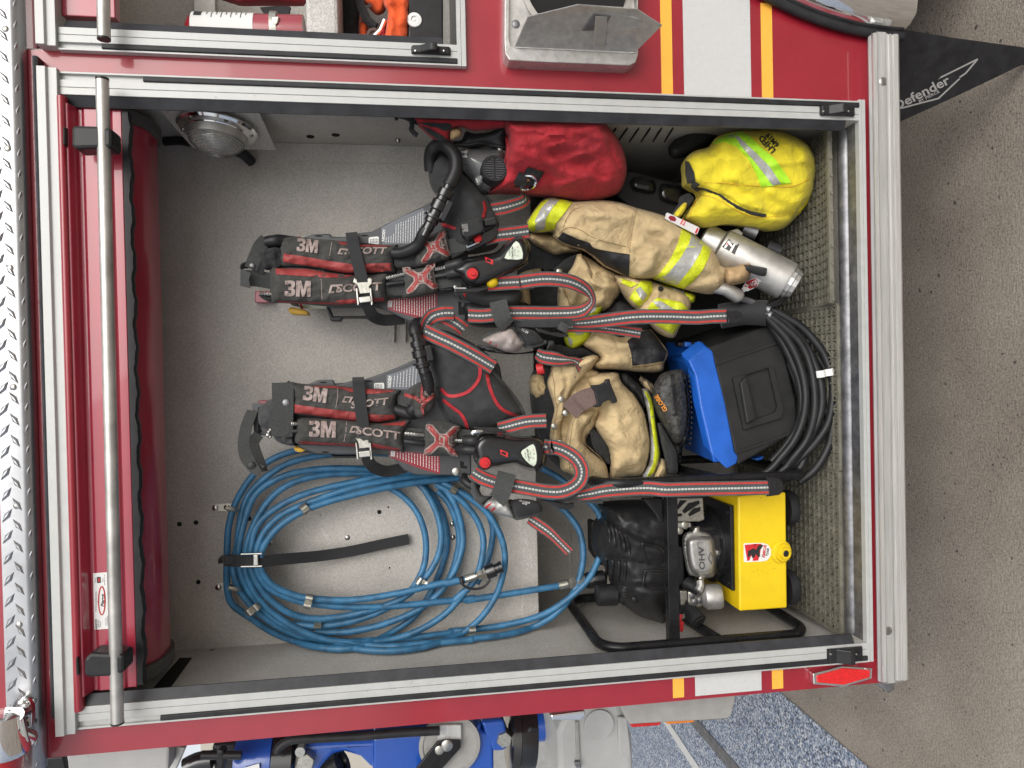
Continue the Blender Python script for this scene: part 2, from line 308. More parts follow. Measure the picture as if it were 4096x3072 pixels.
def parent_inv(p):
    t = Vector((0, 0, 0)); q = p
    while q: t += q.location; q = q.parent
    return Matrix.Translation(-t) if p.type == 'EMPTY' else Matrix.Identity(4)
def tag(o, label, cat, group=None, kind=None):
    if label: o['label'] = label
    if cat: o['category'] = cat
    if group: o['group'] = group
    if kind: o['kind'] = kind
    return o
def top(name, label, cat, loc, group=None):
    o = bpy.data.objects.new(name, None); COL.objects.link(o); o.location = loc; o.empty_display_size = 0.05
    return tag(o, label, cat, group)
def crom(pts, n=6, closed=False):
    L = len(pts); out = []; D = len(pts[0])
    for i in range(L if closed else L-1):
        a, b, c, d = (pts[(i+k) % L] if closed else pts[max(0, min(L-1, i+k))] for k in (-1, 0, 1, 2))
        for j in range(n):
            t = j/n; t2, t3 = t*t, t*t*t
            out.append(tuple(0.5*((2*b[k]) + (-a[k]+c[k])*t + (2*a[k]-5*b[k]+4*c[k]-d[k])*t2 + (-a[k]+3*b[k]-3*c[k]+d[k])*t3) for k in range(D)))
    if not closed: out.append(tuple(pts[-1]))
    return out
def hose(name, pts, r, m, parent, n=7, seg=12, closed=False):
    return MB().tube([P(*q) for q in crom(pts, n, closed)], r, seg, closed).build(name, m, parent, ang=80)
def ribbon(name, pts, width, m, parent, n=6, thick=0.0024, label=None, wave=0.0):
    # pts: (px, py, Y[, twist degrees[, width factor]])
    q = crom([tuple(p) + (0.0,)*(4-len(p)) if len(p) < 5 else tuple(p[:4]) for p in pts], n)
    wp = [P(a[0], a[1], a[2]) for a in q]; mb = MB(); rings = []; uv = []; acc = 0.0
    for i, p in enumerate(wp):
        t = (wp[min(i+1, len(wp)-1)] - wp[max(i-1, 0)])
        t = t.normalized() if t.length > 1e-9 else Vector((0, 0, 1))
        nn = Vector((CX, CY, CZ)) - p; nn = nn - t*nn.dot(t); nn = nn.normalized() if nn.length > 1e-4 else t.orthogonal().normalized()
        sd = t.cross(nn)
        if q[i][3]:
            rot = Matrix.Rotation(math.radians(q[i][3]), 3, t); nn = rot @ nn; sd = rot @ sd
        if i: acc += (p - wp[i-1]).length
        p = p + nn*(wave*math.sin(acc*90 + i*0.3))
        h = width/2
        rings.append([p - sd*h + nn*thick/2, p + sd*h + nn*thick/2, p + sd*h - nn*thick/2, p - sd*h - nn*thick/2])
        uv += [(acc, 0), (acc, 1), (acc, 1), (acc, 0)]
    mb.loft(rings); mb.uv = uv
    return mb.build(name, m, parent, ang=50, label=label)

# ------------------------------------------------------------------ soft goods: a traced outline with a real bulge towards and away from the viewer
def seg_dist(x, y, poly, closed=True):
    best = 1e18; n = len(poly)
    for i in range(n if closed else n-1):
        ax, ay = poly[i][:2]; bx, by = poly[(i+1) % n][:2]; dx, dy = bx-ax, by-ay; l = dx*dx+dy*dy
        t = 0 if l < 1e-12 else max(0, min(1, ((x-ax)*dx+(y-ay)*dy)/l))
        d = (x-ax-t*dx)**2 + (y-ay-t*dy)**2
        if d < best: best = d
    return math.sqrt(best)
def inside(x, y, poly):
    c = False; n = len(poly)
    for i in range(n):
        x1, y1 = poly[i][:2]; x2, y2 = poly[(i+1) % n][:2]
        if (y1 > y) != (y2 > y) and x < (x2-x1)*(y-y1)/(y2-y1+1e-12)+x1: c = not c
    return c
def fill(poly, step):
    xs = [p[0] for p in poly]; ys = [p[1] for p in poly]
    pts = [Vector(p[:2]) for p in poly]; n = len(pts); k = 0
    y = min(ys) + step*0.6
    while y < max(ys):
        x = min(xs) + step*(0.5 if k % 2 else 1.0)
        while x < max(xs):
            if inside(x, y, poly) and seg_dist(x, y, poly) > step*0.55: pts.append(Vector((x, y)))
            x += step
        y += step*0.87; k += 1
    r = delaunay_2d_cdt(pts, [(i, (i+1) % n) for i in range(n)], [], 1, 1e-5)
    return [(v.x, v.y) for v in r[0]], [tuple(f) for f in r[2]], [any(i < n for i in src) for src in r[3]]
class Soft:
    def __init__(s, outline, Y, thick, R, folds=(), tilt=(0, 0), back=0.35, wr=0.0, wrs=(90, 90), rough=0.0, smooth=4, step=16, power=0.5):
        s.o = crom(outline, smooth, True) if smooth > 1 else [tuple(p[:2]) for p in outline]
        s.Y, s.t, s.R, s.folds, s.tilt, s.back, s.wr, s.wrs, s.step, s.pw = Y, thick, R, folds, tilt, back, wr, wrs, step, power
        s.cx = sum(p[0] for p in s.o)/len(s.o); s.cy = sum(p[1] for p in s.o)/len(s.o)
        s.seed = rnd.random()*50; s.rough = rough
    def base(s, x, y): return s.Y + s.tilt[0]*(x-s.cx) + s.tilt[1]*(y-s.cy)
    def prof(s, x, y):
        d = seg_dist(x, y, s.o) if inside(x, y, s.o) else 0.0
        q = min(1.0, d/s.R); return max(0.0, 1-(1-q)**2)**s.pw
    def h(s, x, y, off=0.0):
        pr = s.prof(x, y); v = -s.t*pr
        for poly, amp, wid in s.folds:
            d = seg_dist(x, y, poly, False); v -= amp*math.exp(-(d/wid)**2)*min(1, pr*1.5)
        if s.wr:
            a = noise.noise(Vector((x/s.wrs[0], y/s.wrs[1], s.seed))); b = noise.noise(Vector((x/s.wrs[0]*2.3, y/s.wrs[1]*2.3, s.seed+9)))
            w2 = Vector((x/s.wrs[0]*0.75 + 0.5*b, y/s.wrs[1]*0.75 + 0.5*a, s.seed+21)); c = noise.noise(w2); c2 = noise.noise(w2*2.1 + Vector((3, 7, 1)))
            v -= s.wr*(1-2*abs(a) + 0.5*b + 0.85*(1-abs(c))**5 - 0.35*(1-abs(c2))**5)*min(1, pr*1.6)
        return s.base(x, y) + v - off
    def build(s, name, m, parent, label=None):
        v2, fs, bd = fill(s.o, s.step); mb = MB(); n = len(v2)
        F = [P(x, y, s.base(x, y) if b else s.h(x, y)) for (x, y), b in zip(v2, bd)]
        idx = []; B = []
        for i, ((x, y), b) in enumerate(zip(v2, bd)):
            if b: idx.append(i)
            else:
                idx.append(n+len(B)); q = P(x, y, s.base(x, y)); q.y += s.t*s.back*s.prof(x, y) + 0.0015; B.append(q)
        mb.add(F + B, fs + [tuple(idx[i] for i in reversed(f)) for f in fs])
        return mb.build(name, m, parent, ang=70, label=label)
    def patch(s, name, poly, m, parent, off=0.0012, smooth=1, step=None, label=None):
        poly = crom(poly, smooth, True) if smooth > 1 else resample(poly, s.step)
        if s.wr > .007: off += .0016
        v2, fs, bd = fill(poly, step or s.step); mb = MB(); n = len(v2)
        F = [P(x, y, s.h(x, y, off)) for x, y in v2]; B = [q + Vector((0, off+0.0012, 0)) for q in F]
        ring = {}
        for f in fs:
            for a, b in zip(f, f[1:]+f[:1]): ring[(a, b)] = ring.get((a, b), 0) + 1
        side = [(a, b, b+n, a+n) for (a, b) in ring if (b, a) not in ring]
        mb.add(F + B, fs + side)
        return mb.build(name, m, parent, ang=60, label=label)
    def line(s, name, pts, r, m, parent, n=6, off=0.0, seg=6, closed=False):
        return MB().tube([P(x, y, s.h(x, y, off)) for x, y in crom(pts, n, closed)], r, seg, closed).build(name, m, parent, ang=80)
    def fn(s, off=0.0026): return lambda x, y: s.h(x, y, off)
def resample(poly, step):
    out = []
    for i in range(len(poly)):
        a, b = poly[i], poly[(i+1) % len(poly)]; L = math.hypot(b[0]-a[0], b[1]-a[1]); k = max(1, int(L/step))
        out += [(a[0]+(b[0]-a[0])*j/k, a[1]+(b[1]-a[1])*j/k) for j in range(k)]
    return out
def printed(name, body, at, ang, cap, Y, m, parent, bold=0.0, shear=0.0, sx=1.0, spacing=1.0, depth=True):
    # lettering that follows a surface; at/cap in picture units of the spot, ang = reading direction, 0 reads to picture right
    cu = bpy.data.curves.new('t', 'FONT'); cu.body = body; cu.align_x = 'CENTER'; cu.align_y = 'CENTER'; cu.offset = bold; cu.shear = shear; cu.space_character = spacing; cu.resolution_u = 3
    ob = bpy.data.objects.new('t', cu); me = bpy.data.meshes.new_from_object(ob)
    bm = bmesh.new(); bm.from_mesh(me); bmesh.ops.triangulate(bm, faces=bm.faces)
    for _ in range(3):
        es = [e for e in bm.edges if e.calc_length()*cap/0.7 > 14]
        if es: bmesh.ops.subdivide_edges(bm, edges=es, cuts=1); bmesh.ops.triangulate(bm, faces=bm.faces)
    c, sn = math.cos(math.radians(ang)), math.sin(math.radians(ang)); k = cap/0.7
    vs = []
    for v in bm.verts:
        x, y = v.co.x*k*sx, v.co.y*k
        X, Yy = at[0] + x*c + y*sn, at[1] + x*sn - y*c
        vs.append(P(X, Yy, Y(X, Yy) if callable(Y) else Y))
    bm.verts.index_update()
    mb = MB().add(vs, [tuple(v.index for v in f.verts) for f in bm.faces]); bm.free()
    bpy.data.objects.remove(ob); bpy.data.curves.remove(cu); bpy.data.meshes.remove(me)
    return mb.build(name, m, parent, smooth=False)
def flatpoly(name, poly, Y, m, parent, depth=0.0006, **k):
    return MB().px(poly, Y, depth).build(name, m, parent, smooth=False, **k)
def screw(px, py, Y, parent, r=0.005, m='steel', name='screw'):
    c = P(px, py, Y); d = Vector((0, -1, 0))
    o = MB().lathe(c + Vector((0, .001, 0)), d, [(0, r), (0.0015, r), (0.003, r*0.75), (0.0036, r*0.25), (0.0036, 0)], 14).build(name, m, parent)
    return o
# ================================================================== the ground
GZ = -0.55
def ground(name, x0, x1, y0, y1, z, m):
    o = MB().add([(x0, y0, z), (x1, y0, z), (x1, y1, z), (x0, y1, z)], [(0, 1, 2, 3)]).build(name, m, smooth=False); o['kind'] = 'structure'; return o
ground('concrete_apron', -60, 60, -60, 60, GZ, 'concrete')
ground('flake_floor', -40, -0.735, -40, 40, GZ + 0.004, 'flake_floor')
_a, _b = PZ(*V1('u', 715, 1150), GZ), PZ(*V1('u', 705, 770), GZ)
o = MB().add([(_a.x-.03, _a.y-1.2, GZ+.008), (_a.x+.03, _a.y-1.2, GZ+.008), (_b.x+.03, _b.y+3, GZ+.008), (_b.x-.03, _b.y+3, GZ+.008)], [(0, 1, 2, 3)]).build('painted_line', 'white_line', smooth=False); o['kind'] = 'structure'
_a, _b = PZ(*V1('u', 1040, 1090), GZ), PZ(*V1('u', 790, 800), GZ)
_d = (_b - _a).normalized(); _n = Vector((-_d.y, _d.x, 0))*0.033
tr = MB().ext([_a - _d*1.5 - _n, _a - _d*1.5 + _n, _b + _d*4 + _n, _b + _d*4 - _n], (0, 0, 0.012)).build('floor_strip', 'worn_steel', smooth=False); tr['kind'] = 'structure'

# ================================================================== the fire engine
truck = top('fire_truck', 'red fire engine with its side equipment compartment open and roll-up door raised', 'fire truck', (0.65, 0.3, GZ))
T = truck
arc = lambda z: 2.212 - math.sqrt(0.76**2 - (z + 0.109)**2)
body = MB()
YB, TB = 0.012, 0.02
def bb(x0, x1, z0, z1): body.box(x0, x1, YB, YB+TB, z0, z1)
bb(-0.058, 0.004, -0.066, 1.775); bb(0.004, 1.291, 1.722, 1.775); bb(0.004, 1.291, -0.066, -0.014)
bb(1.291, 1.341, 0.815, 1.775); bb(1.341, 2.1, 0.815, 0.905)
bb(1.291, 1.385, -0.03, 0.815); bb(1.70, 2.1, 0.54, 0.815)
body.ext([(1.291, YB, -0.066), (1.385, YB, -0.066), (1.385, YB, -0.03), (1.291, YB, -0.03)], (0, TB, 0))
zz = [-0.066 + i*(0.54+0.066)/16 for i in range(17)]
body.ext([(1.385, YB, -0.066)] + [(arc(z), YB, z) for z in zz] + [(1.385, YB, 0.54)], (0, TB, 0))
body.box(-0.058, -0.04, YB+TB, 0.30, -0.066, 1.775)
body = body.build('body_panel', 'red_paint', T, smooth=False)
MB().box(-0.07, 2.2, 0.075, 0.10, 1.775, 2.2).build('upper_panel', 'red_paint', T, smooth=False)
MB().box(0.50, 0.86, 0.06, 0.0745, 1.80, 2.2).build('vent_panel', 'gloss_black', T, smooth=False)
MB().box(-0.04, 3.0, 0.70, 2.45, -0.085, 2.2).build('body_core', 'dark_gap', T, smooth=False)
MB().box(-0.04, 2.6, 0.045, 0.70, -0.085, -0.072).build('underbody', 'black_paint', T, smooth=False)
MB().lathe((2.212, 0.10, -0.03), (0, 1, 0), [(0, .30), (.01, .46), (.05, .515), (.28, .515), (.31, .46), (.31, 0)], 48).build('wheel', 'black_rubber', T, ang=40)
# stripes
for z0, z1, m in ((0.440, 0.466, 'stripe_orange'), (0.2545, 0.4135, 'stripe_white'), (0.2015, 0.2285, 'stripe_orange')):
    MB().box(-0.050, -0.001, YB-0.0012, YB-0.0002, z0, z1).build('stripe', m, T, smooth=False)
    xr = min(arc(z0), arc(z1)) - 0.004
    MB().box(1.2952, xr, YB-0.0012, YB-0.0002, z0, z1).build('stripe', m, T, smooth=False)
# tread plate with raised lozenges
tp = MB().xprof([(-0.014, 1.822), (-0.016, 1.780), (-0.014, 1.772), (-0.004, 1.7635), (0.010, 1.7625), (0.010, 1.766), (-0.002, 1.7665), (-0.010, 1.775), (-0.011, 1.822)], -0.072, 2.1).build('tread_plate', 'tread_plate', T, ang=50)
lz = MB()
def loz(c, d, n, L=0.0165, w=0.0056, h=0.0034):
    d = d.normalized(); n = n.normalized(); s = d.cross(n)
    lz.add([c - d*L, c + d*L, c + s*w, c - s*w, c - d*L*0.55 + n*h, c + d*L*0.55 + n*h, c + s*w*0.25 + n*h, c - s*w*0.25 + n*h],
           [(0, 2, 6, 4), (2, 1, 5, 6), (1, 3, 7, 5), (3, 0, 4, 7), (4, 6, 5, 7)])
x = -0.06; k = 0
fn = Vector((0, -1, 0.04))
while x < 1.46:
    loz(Vector((x, -0.0153, 1.8095)), Vector((0.82, 0, -0.57)), fn); loz(Vector((x+0.0205, -0.0153, 1.7905)), Vector((0.82, 0, 0.57)), fn)
    loz(Vector((x+0.002, -0.0125, 1.7715)), Vector((0.9, 0.0, -0.3)), Vector((0, -1, -.6)), 0.011, 0.003)
    x += 0.041
lz.build('tread_pattern', 'tread_plate', tp, smooth=False)['kind'] = 'stuff'
for q in (V1('a', 40, 213), V1('a', 57, 1095), V1('e', 75, 500), V1('e', 98, 1380), V1('q', 125, 780), V1('r', 170, 220)): screw(q[0], q[1], -0.0155, tp, 0.0065)
# door frame: drip rail, jambs, sill
fr = MB().xprof([(-0.018, 1.734), (-0.018, 1.718), (-0.012, 1.716), (-0.012, 1.700), (0.02, 1.700), (0.02, 1.734)], -0.004, 1.2985).build('drip_rail', 'white_aluminium', T, smooth=False, bevel=0.0008)
MB().xprof([(-0.010, 1.744), (-0.012, 1.740), (-0.010, 1.7345), (0.011, 1.7345), (0.011, 1.744)], 0.03, 1.32).build('weather_strip', 'grey_rubber', T, smooth=False)
def jamb(xo, s, z0, z1, zs):
    def J(name, a, b, y0, y1, m, za, zb, bev=0.0006): return MB().box(min(xo+s*a, xo+s*b), max(xo+s*a, xo+s*b), y0, y1, za, zb).build(name, m, T, smooth=False, bevel=bev)
    j = J('door_jamb', 0.0155, 0.0298, -0.0035, 0.02, 'white_aluminium', z0, z1); J('door_jamb', 0.0306, 0.0445, -0.0035, 0.02, 'white_aluminium', z0, z1)
    J('jamb_lip', 0.0, 0.0038, -0.004, 0.0115, 'white_aluminium', z0, z1); J('jamb_web', 0.0035, 0.0165, 0.0035, 0.0115, 'white_aluminium', z0, z1, 0)
    J('weather_strip', 0.0042, 0.0152, -0.007, 0.003, 'black_rubber', z0, zs, 0.002)
    MB().ext([(xo+s*0.0448, -0.001, z0+.03), (xo+s*0.0640, 0.010, z0+.03), (xo+s*0.0640, 0.013, z0+.03), (xo+s*0.0448, 0.006, z0+.03)], (0, 0, z1-z0-0.04)).build('door_seal', 'grey_rubber', T, smooth=False)
    J('jamb_channel', 0.0, 0.0445, 0.0205, 0.06, 'liner', z0, z1, 0)
    return j
jamb(0.0, 1, 0.0, 1.70, 1.545); jamb(1.2947, -1, 0.0, 1.70, 1.545)
MB().box(0.0, 1.2985, -0.0035, 0.012, -0.0075, 0.0).build('sill', 'white_aluminium', T, smooth=False, bevel=0.0006)
MB().box(0.0, 1.2985, -0.0035, 0.012, -0.016, -0.0082).build('sill', 'white_aluminium', T, smooth=False, bevel=0.0006)
# the neighbouring compartment frame (its rear jamb and sill)
X2 = 1.337
def jamb2():
    jamb(X2, 1, 0.92, 1.70, 1.62)
jamb2()
MB().box(X2-0.0, 2.1, -0.0035, 0.012, 0.9115, 0.920).build('sill', 'white_aluminium', T, smooth=False, bevel=0.0006)
MB().box(X2-0.0, 2.1, -0.0035, 0.012, 0.901, 0.9108).build('sill', 'white_aluminium', T, smooth=False, bevel=0.0006)
MB().xprof([(-0.018, 1.734), (-0.018, 1.718), (-0.012, 1.716), (-0.012, 1.700), (0.02, 1.700), (0.02, 1.734)], 1.3405, 2.1).build('drip_rail', 'white_aluminium', T, smooth=False, bevel=0.0008)
# door stops
def stop(k, x0, y0, x1, y1):
    a, b = V1(k, x0, y0), V1(k, x1, y1); p, q = P(a[0], a[1], -0.005), P(b[0], b[1], -0.005)
    z1, z0 = max(p.z, q.z), min(p.z, q.z); xa, xb = min(p.x, q.x), max(p.x, q.x); L = z1-z0
    o = MB().ext([(xa, -0.0036, z1), (xa, -0.012, z1-.003), (xa, -0.014, z1-L*.22), (xa, -0.030, z1-L*.5), (xa, -0.030, z1-L*.62), (xa, -0.013, z1-L*.68), (xa, -0.012, z0+.004), (xa, -0.0036, z0)], (xb-xa, 0, 0)).build('door_stop', 'black_plastic', T, smooth=False, bevel=0.0025)
    for t in (.12, .82): screw(*[a[0]+(b[0]-a[0])*t, (a[1]+b[1])/2], -0.0125, o, 0.003)
stop('b', 1185, 340, 1485, 412); stop('d', 510, 780, 772, 862); stop('u', 1822, 190, 2112, 278)
# rub rail
rr = MB(); prof = [(y_, P(p_, 1536, y_).z) for p_, y_ in ((3490, .0115), (3494, -.004), (3506, -.010), (3510, -.032), (3514, -.036), (3528, -.036), (3531, -.020), (3562, -.020), (3565, -.034), (3575, -.034), (3577, -.037), (3585, -.037), (3587, -.034), (3594, -.034), (3596, -.038), (3612, -.038), (3616, -.032))] + [(.0115, P(3616, 1536, -.032).z)]
def endcut(y, z): return 0.012 if y < -0.03 else 0.0
rr.loft([[(-0.046 + endcut(*q), q[0], q[1]) for q in prof], [(1.447 - endcut(*q), q[0], q[1]) for q in prof]])
rr = rr.build('rub_rail', 'bright_aluminium', T, smooth=False)
screw(*V1('d', 982, 600), -0.0203, rr, 0.010); screw(*V1('v', 757, 480), -0.0203, rr, 0.010)
MB().ext([(-0.09, 0.02, -0.072), (-0.056, 0.02, -0.035), (-0.056, 0.02, -0.085), (-0.080, 0.02, -0.086)], (0, 0.10, 0)).build('corner_bracket', 'worn_steel', T, smooth=False, bevel=0.002)
# chrome wheel-arch trim and its rubber bead
def arcpts(dr, y, z0=-0.112, z1=0.6, n=26):
    out = []
    for i in range(n+1):
        a = math.asin(((z0 + (z1-z0)*i/n) + 0.109)/0.9)
        out.append(Vector((2.212 - (0.76-dr)*math.cos(a), y, -0.109 + (0.76-dr)*math.sin(a))))
    return out
MB().tube(arcpts(-0.004, -0.002, -0.115), 0.011, 8).build('fender_bead', 'black_rubber', T, ang=70)
rings = []
for i in range(27):
    r = []
    for dr, y in ((0.004, -0.004), (0.012, -0.034), (0.026, -0.052), (0.058, -0.058), (0.095, -0.050), (0.11, -0.02), (0.11, 0.03), (0.004, 0.03)): r.append(arcpts(dr, y)[i])
    rings.append(r)
MB().loft(rings).build('fender_trim', 'chrome', T, ang=60)
# mud flap
fl = [P(*V1('d', 1060, 190), 0.12), P(*V1('d', 1500, 270), 0.10), PZ(2.4e3, 0, 0)]
A, B_, C_, D_ = P(*V1('d', 1045, 195), 0.07), P(*V1('d', 2300, 395), 0.05), P(*V1('d', 2300, 345), 0.30), P(*V1('d', 1045, 180), 0.30)
fy = lambda px, py: 0.085
fo = V('d', (1050, 215), (1150, 215), (1500, 275), (2050, 350), (2480, 420), (2020, 470), (1560, 690), (1110, 895), (1100, 895), (1000, 940), (1000, 400))
def flapY(px, py): return 0.05 + 0.00034*(py-116)
mfl = MB().px([q + (flapY(*q),) for q in fo], 0, 0.010).build('mud_flap', 'black_rubber', T, smooth=False, bevel=0.002)
lt = lambda x, y: flapY(x, y) - 0.0012
printed('lettering', 'Defender', V1('d', 1262, 690), -27, 36, lambda x, y: flapY(x, y) - 0.003, 'grey_print', mfl, bold=0.02, sx=1.25)
printed('lettering', 'BY PIERCE', V1('d', 1320, 712), -27, 11, lambda x, y: flapY(x, y) - 0.003, 'grey_print', mfl, bold=0.02, sx=1.3)
for a, b in (((1105, 720), (1680, 435)), ((1675, 440), (1590, 540)), ((1590, 540), (1545, 570)), ((1545, 580), (1390, 725)), ((1390, 725), (1105, 800))):
    p, q = V1('d', *a), V1('d', *b); L = math.hypot(q[0]-p[0], q[1]-p[1]); nx, ny = -(q[1]-p[1])/L*3, (q[0]-p[0])/L*3
    MB().px([(x, y, lt(x, y)) for x, y in ((p[0]-nx, p[1]-ny), (q[0]-nx, q[1]-ny), (q[0]+nx, q[1]+ny), (p[0]+nx, p[1]+ny))], 0, 0.0008).build('logo_line', 'grey_print', mfl, smooth=False)
MB().px([q + (0.06,) for q in V('d', (1045, 185), (1140, 188), (1140, 250), (1045, 235))], 0, 0.02).build('flap_bracket', 'worn_steel', T, smooth=False, bevel=0.002)
# red reflector
ro = V('v', (112, 850), (375, 787), (622, 803), (618, 892), (378, 962), (118, 940)); ri = V('v', (148, 868), (375, 803), (603, 820), (600, 880), (376, 944), (150, 925))
rf = MB().px(ro, -0.006, 0.0175).build('reflector', 'chrome', T, smooth=False, bevel=0.002)
m = MATS['red_lens']; lens = MB().px(ri, -0.0085, 0.003).build('lens', 'red_lens', rf, smooth=False, bevel=0.001)
mat('reflector_red', (0.62, 0.012, 0.015), 0.2, coat=0.8, var=0.25, vs=420, bump=0.8, bs=500); lens.data.materials[0] = MATS['reflector_red']
# chrome marker light on the top corner
ml = MB().px(crom(V('r', (130, 990), (170, 890), (215, 858), (262, 900), (278, 1000), (275, 1110), (245, 1160), (190, 1110)), 3, True), -0.03, 0.016).build('marker_light', 'chrome', T, bevel=0.004)
c0 = P(*V1('r', 40, 985), -0.075)
MB().lathe(c0, (-1, 0, 0.06), [(0, 0.018), (0.006, 0.030), (0.025, 0.034), (0.068, 0.044), (0.076, 0.044), (0.076, 0.036)], 28).build('chrome_housing', 'chrome', ml, ang=50)
MB().lathe(c0 + Vector((-0.072, 0, 0.005)), (-1, 0, 0.06), [(0, 0.036), (0.05, 0.034), (0.09, 0.02), (0.092, 0)], 24).build('red_lens', 'red_lens', ml)
MB().tube([P(*V1('r', 150, 1010), -0.08), P(*V1('r', 215, 1000), -0.04), P(*V1('r', 225, 960), -0.03)], [0.012, 0.012, 0.012], 12).build('bracket', 'chrome', ml)
MB().tube([P(*V1('r', 120, 1180), -0.08), P(*V1('r', 235, 1220), -0.05), P(*V1('r', 265, 1215), -0.03)], [0.014, 0.018, 0.014], 12).build('bracket', 'chrome', ml)
screw(*V1('r', 188, 925), -0.031, ml, 0.008)

# ------------------------------------------------------------------ compartment shell
ZS, YW, YR = 0.712, 0.36, 0.66
MB().box(0.003, 0.012, 0.02, YR+.01, -0.02, 1.82).build('side_wall', 'liner', T, smooth=False)
MB().box(1.283, 1.290, 0.02, YR+.01, -0.02, 1.82).build('side_wall', 'liner', T, smooth=False)
bw = MB().box(0.0122, 1.2828, YW, YW+0.012, ZS, 1.82).build('back_wall', 'liner', T, smooth=False)
MB().box(0.0122, 1.2828, YW-0.0035, YW+0.03, ZS-0.006, ZS+0.040).build('wall_lip', 'liner', bw, smooth=False, bevel=0.003)
MB().box(1.236, 1.2826, YW-0.0025, YW-0.0002, ZS+0.041, 1.80).build('corner_flange', 'liner', bw, smooth=False, bevel=0.001)
MB().box(0.0122, 1.2828, YW+0.0305, YR-0.0005, ZS-0.006, ZS+0.006).build('recess_ceiling', 'liner', T, smooth=False)
rb = MB().box(0.0122, 1.2828, YR, YR+0.01, -0.02, ZS+0.01).build('recess_back_wall', 'liner', T, smooth=False)
for z in (0.55, 0.42): MB().box(0.0125, 1.2825, YR-0.006, YR-0.0002, z-0.005, z+0.005).build('wall_rib', 'liner', rb, smooth=False, bevel=0.002)
MB().box(0.0122, 1.2828, 0.10, YR, -0.024, -0.016).build('floor_pan', 'liner', T, smooth=False)
MB().box(0.0122, 1.2828, 0.02, YR, 1.8205, 1.83).build('compartment_ceiling', 'liner', T, smooth=False)
MB().xprof([(0.0125, -0.001), (0.040, 0.0015), (0.043, -0.004), (0.045, -0.02), (0.0125, -0.02)], 0.005, 1.29).build('sill_plate', 'worn_steel', T, smooth=False, bevel=0.001)
MB().tube([(0.012, 0.069, -0.016), (1.283, 0.069, -0.016)], 0.021, 20).build('floor_lip', 'worn_steel', T, ang=60)
MB().box(0.012, 1.283, 0.0455, 0.10, -0.03, -0.0165).build('lip_base', 'worn_steel', T, smooth=False)
# chipped paint on the wall lip
ch = MB()
for i in range(16):
    zc, xc = ZS+0.012+rnd.random()*0.024, 0.16+rnd.random()*0.10
    ch.ext([(xc+math.cos(a)*(0.004+rnd.random()*0.012), YW-0.0042-i*0.00008, zc+math.sin(a)*(0.003+rnd.random()*0.005)) for a in [j*math.pi/4 for j in range(8)]], (0, 0.0003, 0))
ch.build('chipped_paint', 'liner_light', bw, smooth=False)['kind'] = 'stuff'
# wall fasteners, holes, louvres
def hole(px, py, r=0.006, name='bolt_hole', m='dark_gap', parent=bw, Y=YW):
    c = P(px, py, Y); return MB().lathe(c + Vector((0, 0.0008, 0)), (0, -1, 0), [(0, r), (0.0012, r), (0.0025, r*.7), (0.0025, 0)], 8).build(name, m, parent)
for x, y in ((1190, 577), (327, 622)): hole(*V1('n', x, y))
for x, y in ((1250, 545), (1258, 948)): hole(*V1('n', x, y), 0.0025)
for x, y in ((1323, 915), (1445, 903), (1462, 1342)): hole(*V1('q', x, y))
for x, y in ((978, 747), (467, 780), (1675, 657), (1678, 746)): screw(*V1('n', x, y), YW-0.0005, bw, 0.0068)
screw(*V1('n', 797, 597), YW-0.0005, bw, 0.003)
flatpoly('scuff', V('n', (800, 682), (825, 690), (862, 740), (868, 770), (855, 808), (840, 760), (812, 705)), YW-0.0008, 'liner_light', bw)
for x0, x1 in ((1550, 1608), (1668, 1716)):
    a = V('f', (x0, 1150), (x1, 1150), (x1, 1352), (x1-14, 1345), (x0, 1310)); MB().px([q + (YW-0.001 if i in (0, 4) else YW-0.012,) for i, q in enumerate(a)], 0, 0.012).build('louvre', 'liner', bw, smooth=False, bevel=0.002)
sw = [o for o in bpy.data.objects if o.name.startswith('side_wall')]
wl_, wr_ = sw[0], sw[1]
for i in range(6):
    x0 = 845 + i*84; pts = [PX(*V1('c', *q), 1.2825) for q in ((x0-5, 955 - 0), (x0+14, 935), (x0+14, 950), (x0-62+i*2, 1050-0), (x0-66+i*2, 1042))]
    MB().ext(pts, (-0.0015, 0, 0)).build('vent_slot', 'dark_gap', wr_, smooth=False)
for x, y in ((358, 808), (1076, 830)): c = PX(*V1('b', x, y), 1.2828); MB().lathe(c, (-1, 0, 0), [(0, 0.007), (0.001, 0.007), (0.001, 0)], 10).build('bolt_hole', 'dark_gap', wr_)
for x, y in ((445, 1005), (632, 993)): c = PX(*V1('b', x, y), 1.2828); MB().lathe(c, (-1, 0, 0), [(0, 0.010), (0.002, 0.010), (0.004, 0.005), (0.004, 0)], 10).build('bolt_hole', 'dark_gap', wr_)
c = PX(*V1('b', 1090, 1025), 1.2828); MB().lathe(c, (-1, 0, 0), [(0, 0.007), (0.004, 0.007), (0.009, 0.004), (0.009, 0)], 10).build('bolt', 'steel', wr_)
c = PX(*V1('n', 78, 1494), 0.0122); MB().lathe(c, (1, 0, 0), [(0, 0.006), (0.002, 0.006), (0.003, 0.003), (0.003, 0)], 10).build('bolt', 'steel', wl_)
